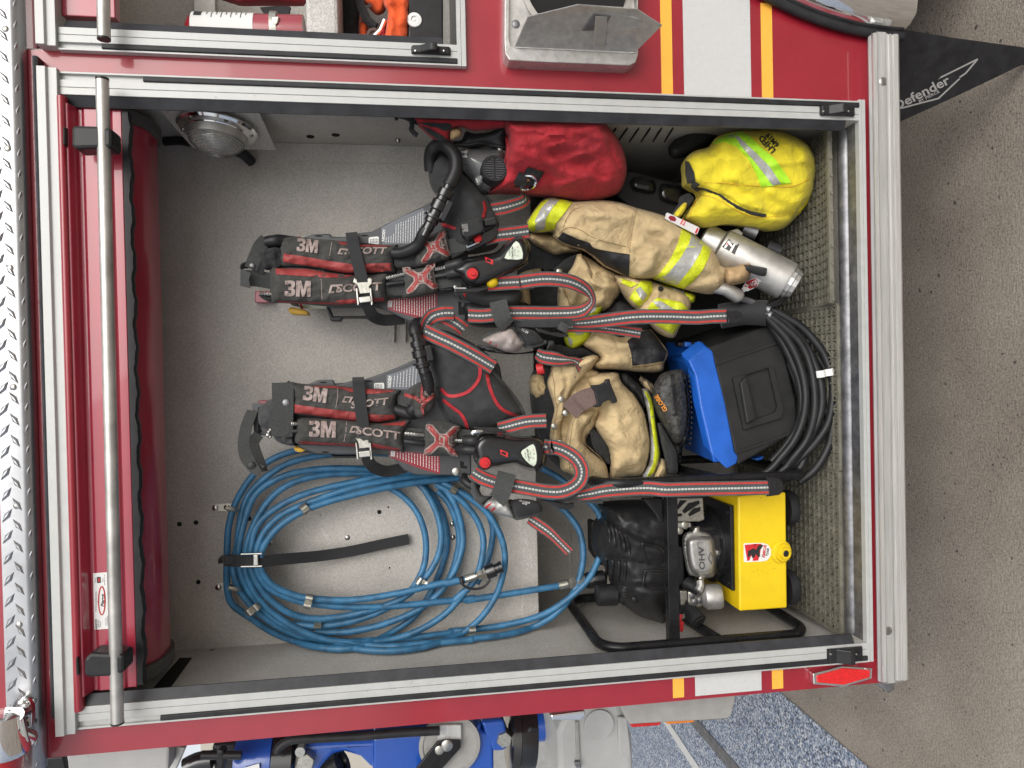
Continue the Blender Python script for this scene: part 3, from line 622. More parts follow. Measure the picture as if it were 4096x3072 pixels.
# hose hooks
for cx, cy in (V1('n', 135, 550), V1('n', 155, 1078)):
    hk = MB().px([(cx-30, cy-16), (cx+45, cy-18), (cx+48, cy+15), (cx-28, cy+16), (cx-36, cy)], YW-0.004, 0.0038).build('hose_hook', 'zinc', T, smooth=False, bevel=0.001)
    screw(cx-20, cy, YW-0.0042, hk, 0.0075); screw(cx+26, cy-2, YW-0.0042, hk, 0.0075)
    MB().tube([P(*q) for q in crom([(cx+30, cy+6, YW-.006), (cx+60, cy+10, YW-.02), (cx+60, cy+8, YW-.10), (cx+20, cy, YW-.115)], 5)], 0.0055, 8).build('hook_rod', 'zinc', hk)
# roll-up door: curtain roll, bottom rail, pull bar
rp = []
for i in range(48):
    a = 2*math.pi*i/48; r = 0.142 - (0.0035 if i % 4 == 0 else 0); rp.append((0.175 + r*math.cos(a), 1.728 + r*math.sin(a)))
MB().xprof(rp, 0.078, 1.232).build('door_roll', 'dark_red_paint', T, ang=25)
for x0, x1 in ((0.05, 0.0775), (1.2325, 1.258)):
    MB().lathe((x0, 0.175, 1.728), (1, 0, 0), [(0, 0.150), (x1-x0, 0.150)], 40).build('roll_bracket', 'liner_dark', T)
rail = MB().xprof([(-0.004, 1.700), (-0.010, 1.692), (-0.009, 1.683), (0.004, 1.680), (0.018, 1.676), (0.018, 1.668), (0.0155, 1.665), (0.0155, 1.618), (0.020, 1.614), (0.020, 1.596), (0.038, 1.596), (0.038, 1.70)], 0.066, 1.232).build('door_rail', 'dark_red_paint', T, ang=20, bevel=0.0015)
MB().xprof([(0.0, 1.704), (-0.013, 1.701), (-0.018, 1.694), (-0.013, 1.687), (0.0, 1.686)], 0.040, 1.244).build('rail_lip', 'red_paint', rail, ang=80)
ws = MB(); n = 110; R = []
for i in range(n+1):
    x = 0.07 + (1.229-0.07)*i/n; w = 0.0022*math.sin(i*0.75) + 0.001*math.sin(i*2.1)
    R.append([(x, 0.020, 1.5955), (x, 0.019, 1.583+w), (x, 0.024, 1.580+w), (x, 0.040, 1.583+w), (x, 0.042, 1.5955)])
ws.loft(R).build('rail_seal', 'black_rubber', rail, ang=60)
bar = MB().tube([P(409, 322, -0.045), P(470, 2888, -0.045)], 0.0118, 20).build('pull_bar', 'brushed_aluminium', T, ang=60)
MB().tube([P(408.9, 313, -0.045), P(409.1, 322, -0.045)], 0.0121, 20).build('end_cap', 'black_plastic', bar); MB().tube([P(470, 2888, -0.045), P(470.2, 2895, -0.045)], 0.0121, 20).build('end_cap', 'black_plastic', bar)
for (k, pts) in (('a', ((525, 925), (565, 922), (715, 925), (825, 945), (825, 1085), (730, 1090), (565, 1095), (525, 1085))), ('r', ((740, 530), (800, 470), (1000, 480), (1100, 490), (1100, 640), (1000, 680), (800, 690), (740, 675)))):
    MB().px(V(k, *pts), -0.055, 0.05).build('bar_bracket', 'black_plastic', bar, smooth=False, bevel=0.006)
MB().px(V('a', (460, 935), (482, 930), (482, 1070), (460, 1070)), -0.02, 0.03).build('bar_bracket', 'black_plastic', bar, smooth=False, bevel=0.003)
MB().px(V('r', (665, 510), (690, 505), (700, 670), (672, 672)), -0.02, 0.03).build('bar_bracket', 'black_plastic', bar, smooth=False, bevel=0.003)
# maker's sticker on the rail
sy = 0.0152; stk = V('q', (686, 1277), (790, 1270)) + V('r', (968, 255), (835, 262)); st = flatpoly('door_sticker', stk, sy, 'label_white', rail)
def up_text(s, at, cap, m='black_print', bold=0.0, sx=1.0, Y=sy-0.0006, par=st, shear=0): return printed('lettering', s, at, -90, cap, Y, m, par, bold, shear, sx)
up_text('Pierce', V1('q', 757, 1480), 14, bold=0.02, shear=0.3)
el = [V1('q', 750 + 24*math.cos(a), 1480 + 104*math.sin(a)) for a in [i*math.pi/14 for i in range(28)]]
MB().tube([P(x, y, sy-0.0005) for x, y in el], 0.0011, 6, True).build('sticker_ring', 'red_print', st)
up_text('Manufactured Exclusively', V1('q', 707, 1485), 5.5); up_text('for', V1('q', 722, 1485), 5.5); up_text('GORTITE', V1('r', 851, 215), 7, bold=0.03); up_text('Roll Up', V1('r', 869, 210), 6.5); up_text('Doors', V1('r', 886, 215), 6)
up_text('1077070', V1('r', 955, 185), 7, sx=1.2); up_text('SERIAL NUMBER', V1('r', 936, 190), 3); up_text('Made in', V1('q', 702, 1328), 4.5); up_text('U.S.A.', V1('q', 757, 1328), 4.5); up_text('A&A Mfg. Co., Inc.', V1('q', 770, 1325), 4)
flatpoly('sticker_mark', V('q', (713, 1306), (741, 1304), (743, 1348), (715, 1350)), sy-0.0005, 'black_print', st)
flatpoly('sticker_mark', V('q', (721, 1316), (735, 1315), (737, 1338), (723, 1339)), sy-0.0009, 'red_print', st)
# bracket gap in the upper corner
MB().ext([PX(*V1('r', *q), 0.0128) for q in ((1590, 515), (1700, 512), (1470, 830), (1310, 835))], (0.001, 0, 0)).build('corner_gap', 'dark_gap', wl_, smooth=False)

# ------------------------------------------------------------------ compartment dome light
ax = Vector((-0.985, -0.10, 0.08)).normalized(); lc = P(*V1('a', 1605, 960), 0.17)
dl = MB().lathe(lc, ax, [(-0.004, 0.0), (-0.004, 0.084), (0.0, 0.086), (0.005, 0.081), (0.008, 0.067), (0.016, 0.062), (0.020, 0.060), (0.010, 0.03), (0.010, 0)], 48).build('dome_light', 'chrome', T, ang=30)
pr = [(0.022, 0.060)]
for i in range(1, 11):
    t = i/10; r = 0.060*(1-t**1.6); pr.append((0.024 + 0.032*math.sin(t*math.pi/2), max(r, 0.0)))
    if i < 10: pr.append((0.0215 + 0.032*math.sin(t*math.pi/2), max(r-0.0015, 0)))
MB().lathe(lc, ax, pr, 40).build('lens', 'clear_lens', dl, ang=20)
MB().lathe(lc, ax, [(0.010, 0.066), (0.026, 0.062), (0.026, 0.060), (0.010, 0.060)], 40).build('lens_ring', 'brushed_aluminium', dl)
for a in range(6):
    u = ax.orthogonal().normalized(); w = ax.cross(u); q = lc + (u*math.cos(a*1.05+.3) + w*math.sin(a*1.05+.3))*0.075
    MB().lathe(q, ax, [(0.004, 0.005), (0.009, 0.004), (0.010, 0)], 8).build('screw', 'steel', dl)
bp_ = [PX(*V1('a', 1225, 775), 1.281), PX(*V1('a', 1840, 795), 1.281)]
pl = [lc - ax*0.006 + Vector((0, 0, 0.11)) + Vector((0.02, -.08, 0)), lc - ax*0.006 + Vector((0, 0, -0.10)) + Vector((0.02, -.08, 0)), lc - ax*0.006 + Vector((-0.02, 0.09, -0.11)), lc - ax*0.006 + Vector((-0.02, 0.09, 0.08))]
MB().ext(pl, (0.004, 0.001, 0)).build('mounting_plate', 'liner', dl, smooth=False, bevel=0.002)
MB().tube([P(*q) for q in crom(V('a', (1210, 1045, .34), (1330, 1040, .33), (1430, 1055, .30), (1500, 1050, .26)), 5)], 0.010, 8).build('cable', 'black_rubber', dl)
MB().tube([P(*q) for q in crom(V('a', (1740, 1110, .29), (1800, 1140, .32), (1855, 1195, .345)), 5)], 0.013, 10).build('cable', 'black_rubber', dl)

# ------------------------------------------------------------------ air bottle tube with its hinged flap
fo_ = crom(V('c', (37, -250), (34, 300), (42, 400), (70, 442), (300, 455), (700, 470), (955, 482), (1000, 462), (1018, 400), (1018, -250)), 1, True)
outer = [P(x, y, -0.028) for x, y in fo_]; inner = [P(x, y, -0.028) for x, y in V('c', (72, -250), (68, 290), (80, 335), (110, 348), (300, 358), (700, 378), (960, 392), (995, 385), (1006, 340), (1006, -250))]
n = len(outer); mb = MB(); mb.add(outer + inner + [q + Vector((0, 0.04, 0)) for q in outer] + [q + Vector((0, 0.016, 0)) for q in inner],
   [(i, (i+1) % n, n+(i+1) % n, n+i) for i in range(n)] + [(i, 2*n+i, 2*n+(i+1) % n, (i+1) % n) for i in range(n)] + [(n+i, n+(i+1) % n, 3*n+(i+1) % n, 3*n+i) for i in range(n)])
bf = mb.build('bottle_hatch', 'cast_aluminium', T, smooth=False, bevel=0.003)
MB().ext([q + Vector((0, 0.0158, 0)) for q in inner], (0, 0.004, 0)).build('back_plate', 'cast_aluminium', bf, smooth=False)
bc = P(*V1('c', 560, -120), -0.013)
MB().lathe(bc, (0, -1, 0), [(0, 0.122), (0.012, 0.126), (0.012, 0.114), (0.001, 0.114)], 48).build('tube_rim', 'brushed_aluminium', bf)
MB().lathe(bc, (0, -1, 0), [(0.0005, 0.113), (0.0022, 0.113), (0.0022, 0)], 48).build('tube_mouth', 'dark_gap', bf)
screw(*V1('c', 116, 178), -0.0125, bf, 0.009, 'worn_steel')
fp = V('c', (108, 345, -0.033), (205, 122, -0.10), (578, 32, -0.135), (1010, 62, -0.13), (1200, 185, -0.11), (1000, 386, -0.033))
flap = MB().ext([P(*q) for q in fp], (0.004, 0.006, 0.0)).build('flap', 'cast_aluminium', bf, smooth=False, bevel=0.0015)
lf = lambda pts, dy: [P(x, y, dy - 0.00052*(345/1.0-y)*0.53) for x, y in pts]
def fy_(x, y): return -0.033 - (0.102)*(max(0, 205-y)/185)
lv = V('c', (607, 228), (690, 110), (822, 115), (760, 225)); MB().ext([P(x, y, fy_(x, y)-0.002) for x, y in lv], (0.001, 0.002, 0)).build('latch_recess', 'worn_steel', flap, smooth=False, bevel=0.001)
lv = V('c', (705, 118), (795, 122), (775, 345), (690, 340)); MB().ext([P(x, y, fy_(x, y)-0.008) for x, y in lv], (0.002, 0.005, 0)).build('latch_lever', 'brushed_aluminium', flap, smooth=False, bevel=0.002)

# ------------------------------------------------------------------ neighbouring compartment interior
MB().box(X2+0.002, X2+0.010, 0.02, 0.55, 0.92, 1.82).build('side_wall', 'liner', T, smooth=False)
MB().box(X2+0.0105, 2.1, 0.50, 0.51, 0.90, 1.82).build('back_wall', 'liner', T, smooth=False)
MB().box(X2+0.0105, 2.1, 0.013, 0.5, 0.89, 0.9005).build('shelf_floor', 'worn_steel', T, smooth=False)
MB().box(X2+0.0105, 2.1, 0.02, 0.5, 1.8205, 1.83).build('compartment_ceiling', 'liner', T, smooth=False)
MB().box(X2+0.075, 2.1, 0.014, 0.04, 1.60, 1.70).build('door_rail', 'dark_red_paint', T, smooth=False, bevel=0.002)
MB().tube([P(409, -300, -0.045), P(416, 152, -0.045)], 0.0118, 20).build('pull_bar', 'brushed_aluminium', T, ang=60)
MB().tube([P(416, 152, -0.045), P(416.1, 160, -0.045)], 0.0121, 20).build('end_cap', 'black_plastic', T)
dv = P(*V1('b', 412, 100), 0.05); dv2 = P(*V1('b', 650, 100), 0.05)
MB().box(X2+0.0105, 2.1, 0.05, 0.48, dv2.z, dv.z).build('shelf', 'liner_light', T, smooth=False, bevel=0.008)
va, vb = P(*V1('a', 1430, 0), 0.49), P(*V1('a', 1590, 0), 0.49)
MB().box(X2+0.0105, 2.1, 0.485, 0.4995, vb.z, va.z).build('wall_channel', 'brushed_aluminium', T, smooth=False, bevel=0.002)
# ================================================================== two breathing apparatus packs
def logo(parent, at, ang, w, h, Y, m, name='logo', open_=0.26):
    # the slanted open box mark
    c, sn = math.cos(math.radians(ang)), math.sin(math.radians(ang))
    def M(x, y): X, Yy = x*w/2 + y*h*0.18, -y*h/2; a, b = at[0] + X*c - Yy*sn, at[1] + X*sn + Yy*c; return P(a, b, Y(a, b) if callable(Y) else Y)
    t, u = open_*1.7, open_*1.9
    mb = MB()
    for q in (((-1, -1), (-1, 1), (-1+t, 1-u), (-1+t, -1+u)), ((-1, 1), (1, 1), (1-t, 1-u), (-1+t, 1-u)), ((1, 1), (1, -.9), (1-t, -.9), (1-t, 1-u)), ((-1, -1), (-1+t, -1+u), (0.2, -1+u), (0.2, -1))):
        mb.ext([M(*z) for z in q], (0, 0.0004, 0))
    return mb.build(name, m, parent, smooth=False)
def three_m(parent, at, ang, cap, Y, sx=1.0):
    three = [(0, .74), (0, .98), (.30, 1), (.52, .98), (.62, .90), (.64, .74), (.60, .60), (.50, .52), (.62, .44), (.66, .28), (.62, .12), (.50, .03), (.32, 0), (.10, .01), (0, .05), (0, .32), (.22, .32), (.22, .22), (.33, .20), (.42, .24), (.43, .33), (.38, .40), (.20, .41), (.20, .60), (.36, .61), (.42, .68), (.40, .77), (.32, .80), (.22, .78), (.22, .72)]
    em = [(.70, 0), (.70, 1), (1.02, 1), (1.16, .45), (1.30, 1), (1.62, 1), (1.62, 0), (1.38, 0), (1.38, .62), (1.23, 0), (1.09, 0), (.94, .62), (.94, 0)]
    c, s = math.cos(math.radians(ang)), math.sin(math.radians(ang)); mb = MB()
    for poly in (three, em):
        pp = []
        for x, y in poly:
            X, Yy = (x-.81)*cap*sx, (y-.5)*cap; pp.append((at[0] + X*c + Yy*s, at[1] + X*s - Yy*c))
        v2, fs, bd = fill(resample(pp, 9), 9); mb.add([P(a, b, Y(a, b)) for a, b in v2], fs)
    return mb.build('lettering', 'mauve_print', parent, smooth=False)
def spring(parent, k, pts, r=0.0042, m='steel'):
    path = [P(*q) for q in crom(V(k, *pts), 8)]; dense = []; L = 0
    for a, b in zip(path, path[1:]):
        n = max(1, int((b-a).length/0.0011)); dense += [a.lerp(b, i/n) for i in range(n)]
    return MB().tube(dense, [r*(1 if (i//2) % 2 else 0.72) for i in range(len(dense))], 8).build('spring_hose', m, parent, ang=20)
def label_rows(parent, rows, Y, m='white_print'):
    # fine print: rows of short dashes; rows = list of (x0,y0,x1,y1) in picture units
    mb = MB()
    for x0, y0, x1, y1 in rows:
        L = math.hypot(x1-x0, y1-y0); d = 0
        while d < L-2:
            l = min(L-d, 3 + rnd.random()*9); a, b = d/L, (d+l)/L; nx, ny = -(y1-y0)/L*1.1, (x1-x0)/L*1.1
            p = (x0+(x1-x0)*a, y0+(y1-y0)*a); q = (x0+(x1-x0)*b, y0+(y1-y0)*b)
            mb.px([(p[0]-nx, p[1]-ny), (q[0]-nx, q[1]-ny), (q[0]+nx, q[1]+ny), (p[0]+nx, p[1]+ny)], Y, 0.0003); d += l + 2.2
    o = mb.build('fine_print', m, parent, smooth=False); o['kind'] = 'stuff'; return o
def emblem(soft, parent, c, ang, w, h):
    # red X with a light edge, box mark and word
    ca, sa = math.cos(math.radians(ang)), math.sin(math.radians(ang))
    def M(x, y): return (c[0] + x*w*ca - y*h*sa, c[1] + x*w*sa + y*h*ca)
    for grow, m, off in ((1.0, 'mauve_print', 0.0010), (0.0, 'red_trim', 0.0016)):
        g = 0.04*grow
        X = [(-.5-g, -.5-g), (-.36+g, -.5-g), (-.12+g, -.2-g), (.12-g, -.2-g), (.36-g, -.5-g), (.5+g, -.5-g), (.5+g, -.42+g), (.2+g, -.08), (.2+g, .08), (.5+g, .42-g), (.5+g, .5+g), (.36-g, .5+g), (.12-g, .2+g), (-.12+g, .2+g), (-.36+g, .5+g), (-.5-g, .5+g), (-.5-g, .42-g), (-.2-g, .08), (-.2-g, -.08), (-.5-g, -.42+g)]
        soft.patch('emblem', [M(*q) for q in X], m, parent, off, step=8)
    logo(parent, M(0.0, 0), ang+90, w*0.30, h*0.22, soft.fn(0.0024), 'mauve_print')
    soft.patch('emblem', [M(*q) for q in ((.28, -.14), (.47, -.30), (.47, .30), (.28, .14))], 'mauve_print', parent, 0.0011, step=8)
    printed('lettering', 'AIR-PAK', M(.38, 0), ang-88, w*0.10, soft.fn(0.0022), 'black_print', parent, bold=0.03, sx=0.85)
def console(parent, k, outl, win, btn, br, lg, lgang, dial_ang, Y=0.115, thick=0.042, extra=None):
    s = Soft(V(k, *outl), Y, thick, 34, back=0.5, step=9, smooth=4, power=0.55, folds=())
    b = s.build('gauge_console', 'gloss_black', parent)
    s.patch('window_bezel', win[0], 'black_plastic', b, 0.0035, smooth=3, step=7)
    w = s.patch('gauge_window', win[1], 'dial', b, 0.0050, smooth=2, step=7)
    wx = sum(p[0] for p in win[1])/len(win[1]); wy = sum(p[1] for p in win[1])/len(win[1])
    f = s.fn(0.0062)
    printed('lettering', 'AIR SUPPLY', (wx-9, wy+2), dial_ang, 7, f, 'black_print', w, bold=0.02)
    printed('lettering', '4500 PSI', (wx-20, wy+2), dial_ang, 5, f, 'black_print', w); printed('lettering', 'PSI X 100', (wx+1, wy+2), dial_ang, 5, f, 'black_print', w)
    for i, t in enumerate(('10', '20', '30')): printed('lettering', t, (wx+15-abs(i-1)*3, wy-20+i*17), dial_ang, 5.5, f, 'red_print' if i == 0 else 'black_print', w)
    c = V1(k, *btn); q = P(c[0], c[1], s.h(*c)); R = br/ZM[k][2]*0.00058
    MB().lathe(q + Vector((0, .012, 0)), (0, -1, -0.1), [(0, R*1.35), (0.014, R*1.3), (0.016, R*1.05)], 28).build('button_ring', 'black_plastic', b)
    MB().lathe(q + Vector((0, .006, 0)), (0, -1, -0.1), [(0, R), (0.012, R), (0.015, R*.85), (0.015, R*.45), (0.019, R*.38), (0.019, 0)], 28).build('red_button', 'red_print', b, ang=50)
    logo(b, V1(k, *lg), lgang, 19, 32, s.fn(0.0015), 'red_print')
    for pts in ([(V1(k, *q)) for q in outl[:4]],): pass
    return b, s
def buckle(parent, k, c, top_, w=1.0):
    x, y = c
    pl = MB().px(V(k, (x-85*w, y-100), (x-95*w, y-60), (x-60*w, y-40), (x-45*w, y-15), (x-35*w, y+50), (x+65*w, y+40), (x+55*w, y-20), (x+80*w, y-45), (x+85*w, y-90), (x+60*w, y-105), (x+40*w, y-85), (x+45*w, y-65), (x-55*w, y-58), (x-60*w, y-85)), 0.118, 0.003).build('strap_hook', 'zinc', parent, smooth=False, bevel=0.001)
    for dx in (-55, 75): MB().px(V(k, (x+dx*w-14, y-5), (x+dx*w+2, y-5), (x+dx*w+18, y+150), (x+dx*w, y+160)), 0.112, 0.012).build('buckle_side', 'steel', parent, smooth=False, bevel=0.001)
    MB().px(V(k, (x-40*w, y+80), (x+72*w, y+68), (x+80*w, y+125), (x-32*w, y+138)), 0.110, 0.006).build('buckle_lever', 'steel', parent, smooth=False, bevel=0.002)
    return pl
STR = 0.034
# ---------------------------------------------------------------- pack beside the red bag
A1 = top('breathing_apparatus', 'black breathing apparatus pack strapped to the wall beside the red mask bag', 'breathing apparatus', P(1500, 1080, 0.35), 'breathing apparatus packs on the back wall')
YP = 0.176
plate = V('f', (420, 420), (740, 352), (840, 322), (995, 316), (1010, 345), (1150, 345), (1260, 312), (1390, 296), (1700, 140), (1880, 55)) + V('g', (640, 8), (900, 80), (1030, 300), (1040, 1200), (1000, 1345), (560, 1345), (380, 1342), (150, 1235)) + V('f', (1530, 1050), (1430, 1010), (980, 1010), (480, 960), (430, 900))
bp1 = MB().px(plate, YP, 0.010).build('back_frame', 'grey_plastic', A1, smooth=False, bevel=0.004)
for x, y in ((890, 341), (1325, 337)): MB().px(crom(V('f', (x-32, y-4), (x, y-8), (x+32, y-4), (x+32, y+4), (x, y+8), (x-32, y+4)), 2, True), YP-0.0004, 0.002).build('slot', 'dark_gap', bp1, smooth=False)
MB().px(V('g', (920, 1120), (960, 1130), (955, 1180), (1000, 1180), (990, 1270), (925, 1270)), YP-0.0004, 0.002).build('slot', 'dark_gap', bp1, smooth=False)
cyl = P(1400, 1092, 0.262)
MB().lathe((cyl.x, cyl.y, P(1098, 1092, .262).z), (0, 0, -1), [(0, 0), (0.004, 0.03), (0.016, 0.058), (0.04, 0.079), (0.07, 0.086), (0.36, 0.086), (0.40, 0.07), (0.42, 0.03), (0.46, 0.025), (0.46, 0)], 40).build('air_cylinder', 'grey_plastic', A1, ang=50)
MB().lathe((cyl.x, cyl.y, P(1200, 1092, .262).z), (0, 0, -1), [(0, 0.0868), (0.066, 0.0868)], 40).build('cylinder_label', 'dial', A1)
MB().lathe((cyl.x, cyl.y, P(1205, 1092, .262).z), (0, 0, -1), [(0, 0.0874), (0.004, 0.0874)], 40).build('cylinder_band', 'red_print', A1)
MB().px(V('f', (600, 1018), (640, 1015), (775, 1045), (790, 1085), (620, 1078), (596, 1050)), 0.215, 0.05).build('valve_guard', 'yellow_plastic', A1, smooth=False, bevel=0.004)
hd = MB()
hd.px(V('f', (955, 1010), (985, 1010), (1020, 1100), (1350, 1095), (1400, 1040), (1430, 1040), (1410, 1150), (1370, 1150), (1350, 1120), (1110, 1120), (1100, 1150), (1000, 1148)), 0.19, 0.03); hd.build('carry_handle', 'black_plastic', A1, smooth=False, bevel=0.004)
MB().px(V('f', (280, 865), (450, 865), (450, 972), (283, 972)), 0.335, 0.024).build('wall_bracket', 'dark_red_paint', A1, smooth=False, bevel=0.002)
flatpoly('rating_label', V('g', (70, 305), (300, 183), (530, 88), (640, 300), (480, 480), (82, 492)), YP-0.0008, 'label_grey', bp1)
rows = []
for i in range(18):
    x = 120 + i*27; y1 = 470 - max(0, i-13)*16; y0 = max(310 - i*13.5, 100) + (90 if i < 4 else 0)
    a, b = V1('g', x, y1), V1('g', x + 6, y0 + 14); rows.append((a[0], a[1], b[0], b[1]))
label_rows(bp1, rows, YP-0.0014)
flatpoly('serial_sticker', V('f', (1362, 362), (1372, 352), (1448, 346), (1458, 354), (1460, 412), (1452, 420), (1370, 422), (1362, 414)), YP-0.0009, 'label_white', bp1)
label_rows(bp1, [(V1('f', 1380+i*14, 410) + V1('f', 1380+i*14, 365)) for i in range(6)], YP-0.0016, 'black_print')
printed('lettering', 'NIOSH', V1('g', 96, 392), -86, 11, YP-0.0016, 'white_print', bp1, bold=0.03)
flatpoly('warning_label', V('g', (120, 1105), (690, 1000), (690, 1205), (548, 1325), (150, 1218)), YP-0.0008, 'label_red', bp1)
rows = []
for i in range(17):
    x = 212 + i*28; a, b = V1('g', x, 1218 + i*6.5), V1('g', x, 1100 - i*6); rows.append((a[0], a[1], b[0], b[1]))
label_rows(bp1, rows, YP-0.0014); printed('lettering', 'SEI', V1('g', 168, 1150), -86, 15, YP-0.0015, 'white_print', bp1, bold=0.05)
# padded shoulder straps
pa = Soft(V('f', (535, 340), (620, 338), (800, 362), (1050, 383), (1300, 418), (1560, 428), (1645, 428), (1605, 500), (1603, 600), (1622, 688), (1500, 692), (1300, 702), (1150, 700), (900, 660), (700, 640), (515, 640), (500, 560), (515, 450)), 0.158, 0.024, 45, tilt=(0, 0.00004), wr=0.004, wrs=(55, 28), step=9,
          folds=[(V('f', (1050, 400), (1060, 520), (1180, 530)), 0.004, 10), (V('f', (1180, 330), (1290, 690)), -0.004, 18)])
o = pa.build('shoulder_pad', 'pad_fabric', A1)
pa.patch('stripe', V('f', (556, 508), (700, 527), (1000, 580), (1200, 608), (1568, 597), (1580, 668), (1400, 688), (1120, 688), (900, 640), (548, 588)), 'red_trim', o, step=8)
pa.patch('stripe', V('f', (1062, 390), (1300, 421), (1540, 432), (1585, 438), (1300, 442), (1085, 420)), 'red_trim', o, step=8)
three_m(o, V1('f', 782, 432), 6, 52, pa.fn(), 1.0)
logo(o, V1('f', 1118, 488), 4, 34, 24, pa.fn(), 'mauve_print'); printed('lettering', 'SCOTT', V1('f', 1342, 482), 0, 26, pa.fn(), 'mauve_print', o, bold=0.03, shear=0.25, sx=1.25)
pa.line('divider', V('f', (1014, 398), (1000, 480), (990, 552)), 0.0009, 'mauve_print', o)
pb = Soft(V('f', (435, 642), (560, 637), (800, 648), (1000, 690), (1200, 710), (1370, 716), (1535, 700), (1530, 800), (1536, 900), (1552, 955), (1450, 968), (1300, 985), (1100, 1000), (860, 990), (480, 975), (440, 968), (425, 800)), 0.152, 0.026, 45, wr=0.004, wrs=(55, 28), step=9,
          folds=[(V('f', (960, 700), (1000, 740)), 0.004, 12), (V('f', (960, 930), (1020, 840), (1180, 790)), 0.004, 14), (V('f', (1430, 820), (1480, 920)), 0.004, 12)])
o = pb.build('shoulder_pad', 'pad_fabric', A1)
pb.patch('stripe', V('f', (480, 648), (800, 655), (1000, 693), (1228, 713), (1130, 735), (960, 736), (480, 703)), 'red_trim', o, step=8)
pb.patch('stripe', V('f', (492, 955), (700, 968), (1000, 970), (1100, 945), (1500, 925), (1515, 958), (1290, 974), (1080, 992), (860, 984), (502, 970)), 'red_trim', o, step=8)
three_m(o, V1('f', 690, 840), 1, 64, pb.fn(), 1.0)
logo(o, V1('f', 1036, 842), -3, 38, 34, pb.fn(), 'mauve_print'); printed('lettering', 'SCOTT', V1('f', 1262, 832), -3, 31, pb.fn(), 'mauve_print', o, bold=0.03, shear=0.12, sx=1.28)
pb.line('divider', V('f', (913, 748), (917, 850), (921, 945)), 0.0009, 'mauve_print', o)
# straps above the pads
ribbon('drag_strap', V('f', (440, 770, .150), (300, 745, .140), (190, 742, .128), (152, 738, .122)), 0.036, 'plain_webbing', A1)
flatpoly('strap_tag', V('f', (145, 690), (150, 655), (245, 690), (225, 755), (243, 838), (148, 815)), 0.1155, 'grey_fabric', A1)
printed('lettering', 'RL', V1('f', 175, 738), 4, 18, 0.1148, 'black_print', A1, bold=0.02)
ribbon('keeper_strap', V('f', (390, 375, .145), (330, 440, .138), (285, 540, .132), (245, 650, .130)), 0.028, 'plain_webbing', A1); ribbon('keeper_strap', V('f', (320, 500, .135), (330, 600, .135), (310, 690, .137)), 0.024, 'black_webbing', A1)
ribbon('drag_strap', V('f', (152, 660, .124, 70), (170, 625, .130, 60), (225, 610, .140, 40)), 0.02, 'plain_webbing', A1)
screw(*V1('f', 256, 622), 0.128, A1, 0.006, 'worn_steel', 'snap')
sk = Soft(V('f', (350, 470), (440, 440), (540, 460), (560, 620), (500, 660), (380, 660), (330, 600)), 0.158, 0.02, 25, step=9, wr=0.006, wrs=(30, 30)); sk.build('strap_bundle', 'black_fabric', A1)
spring(A1, 'f', ((335, 885, .15), (390, 892, .146), (445, 895, .146)))
sk = Soft(V('f', (320, 900), (440, 905), (480, 960), (440, 975), (370, 945)), 0.16, 0.015, 15, step=9); sk.build('strap_bundle', 'black_fabric', A1)
# hoses and straps between the pads and the chest pieces
hose('breathing_hose', V('f', (395, 400, .150), (470, 388, .145), (540, 385, .150), (800, 420, .165), (1400, 470, .165), (1620, 505, .145), (1740, 480, .130), (1830, 420, .118), (1880, 320, .105)) + V('g', (600, 290, .100)), 0.0135, 'black_hose', A1)
ribbon('chest_strap', V('f', (1590, 540, .152), (1720, 515, .150), (1860, 500, .148)), 0.036, 'plain_webbing', A1); ribbon('chest_strap', V('f', (1500, 850, .150), (1620, 850, .148), (1720, 860, .148)), 0.034, 'plain_webbing', A1)
sk = Soft(V('f', (1610, 600), (1800, 570), (1880, 560), (1870, 640), (1800, 655), (1640, 650)), 0.158, 0.018, 16, step=8, wr=0.004); sk.build('strap_bundle', 'black_fabric', A1)
sk = Soft(V('f', (1535, 880), (1640, 880), (1720, 890), (1740, 905), (1690, 930), (1560, 930)), 0.158, 0.018, 14, step=8); sk.build('strap_bundle', 'black_fabric', A1)
spring(A1, 'f', ((1530, 742, .138), (1620, 722, .134), (1710, 702, .134)), 0.0052); hose('low_pressure_hose', V('f', (1530, 802, .138), (1610, 790, .136), (1720, 778, .136)), 0.0052, 'black_hose', A1)
spring(A1, 'g', ((660, 772, .128), (740, 755, .120), (840, 730, .112)), 0.0058); hose('low_pressure_hose', V('g', (650, 850, .128), (740, 835, .122), (860, 815, .112)), 0.0062, 'black_hose', A1)
hose('hose_sleeve', V('g', (800, 740, .11), (900, 712, .10), (960, 700, .10)), 0.012, 'black_plastic', A1); hose('hose_sleeve', V('g', (810, 825, .11), (900, 800, .10), (970, 790, .10)), 0.013, 'black_plastic', A1)
for ol, c, a, w, h in (((485, 745), (440, 640), (530, 430), (650, 370), (790, 315), (815, 400), (838, 630), (852, 660), (700, 695)), (650, 520), -16, 125, 100), (((318, 775), (400, 770), (560, 745), (690, 722), (668, 800), (700, 1000), (600, 1050), (320, 1085), (330, 960)), (500, 870), -10, 125, 100):
    pass
e1 = Soft(V('g', (485, 745), (440, 640), (490, 540), (530, 430), (650, 370), (790, 315), (815, 400), (838, 630), (852, 660), (700, 695)), 0.145, 0.022, 40, step=8, wr=0.003, wrs=(40, 40)); o = e1.build('chest_pad', 'pad_fabric', A1); emblem(e1, o, V1('g', 648, 520), -16, 118, 96)
e1.patch('loop', V('g', (570, 680), (730, 620), (735, 660), (600, 715)), 'black_fabric', o, 0.002, step=8)
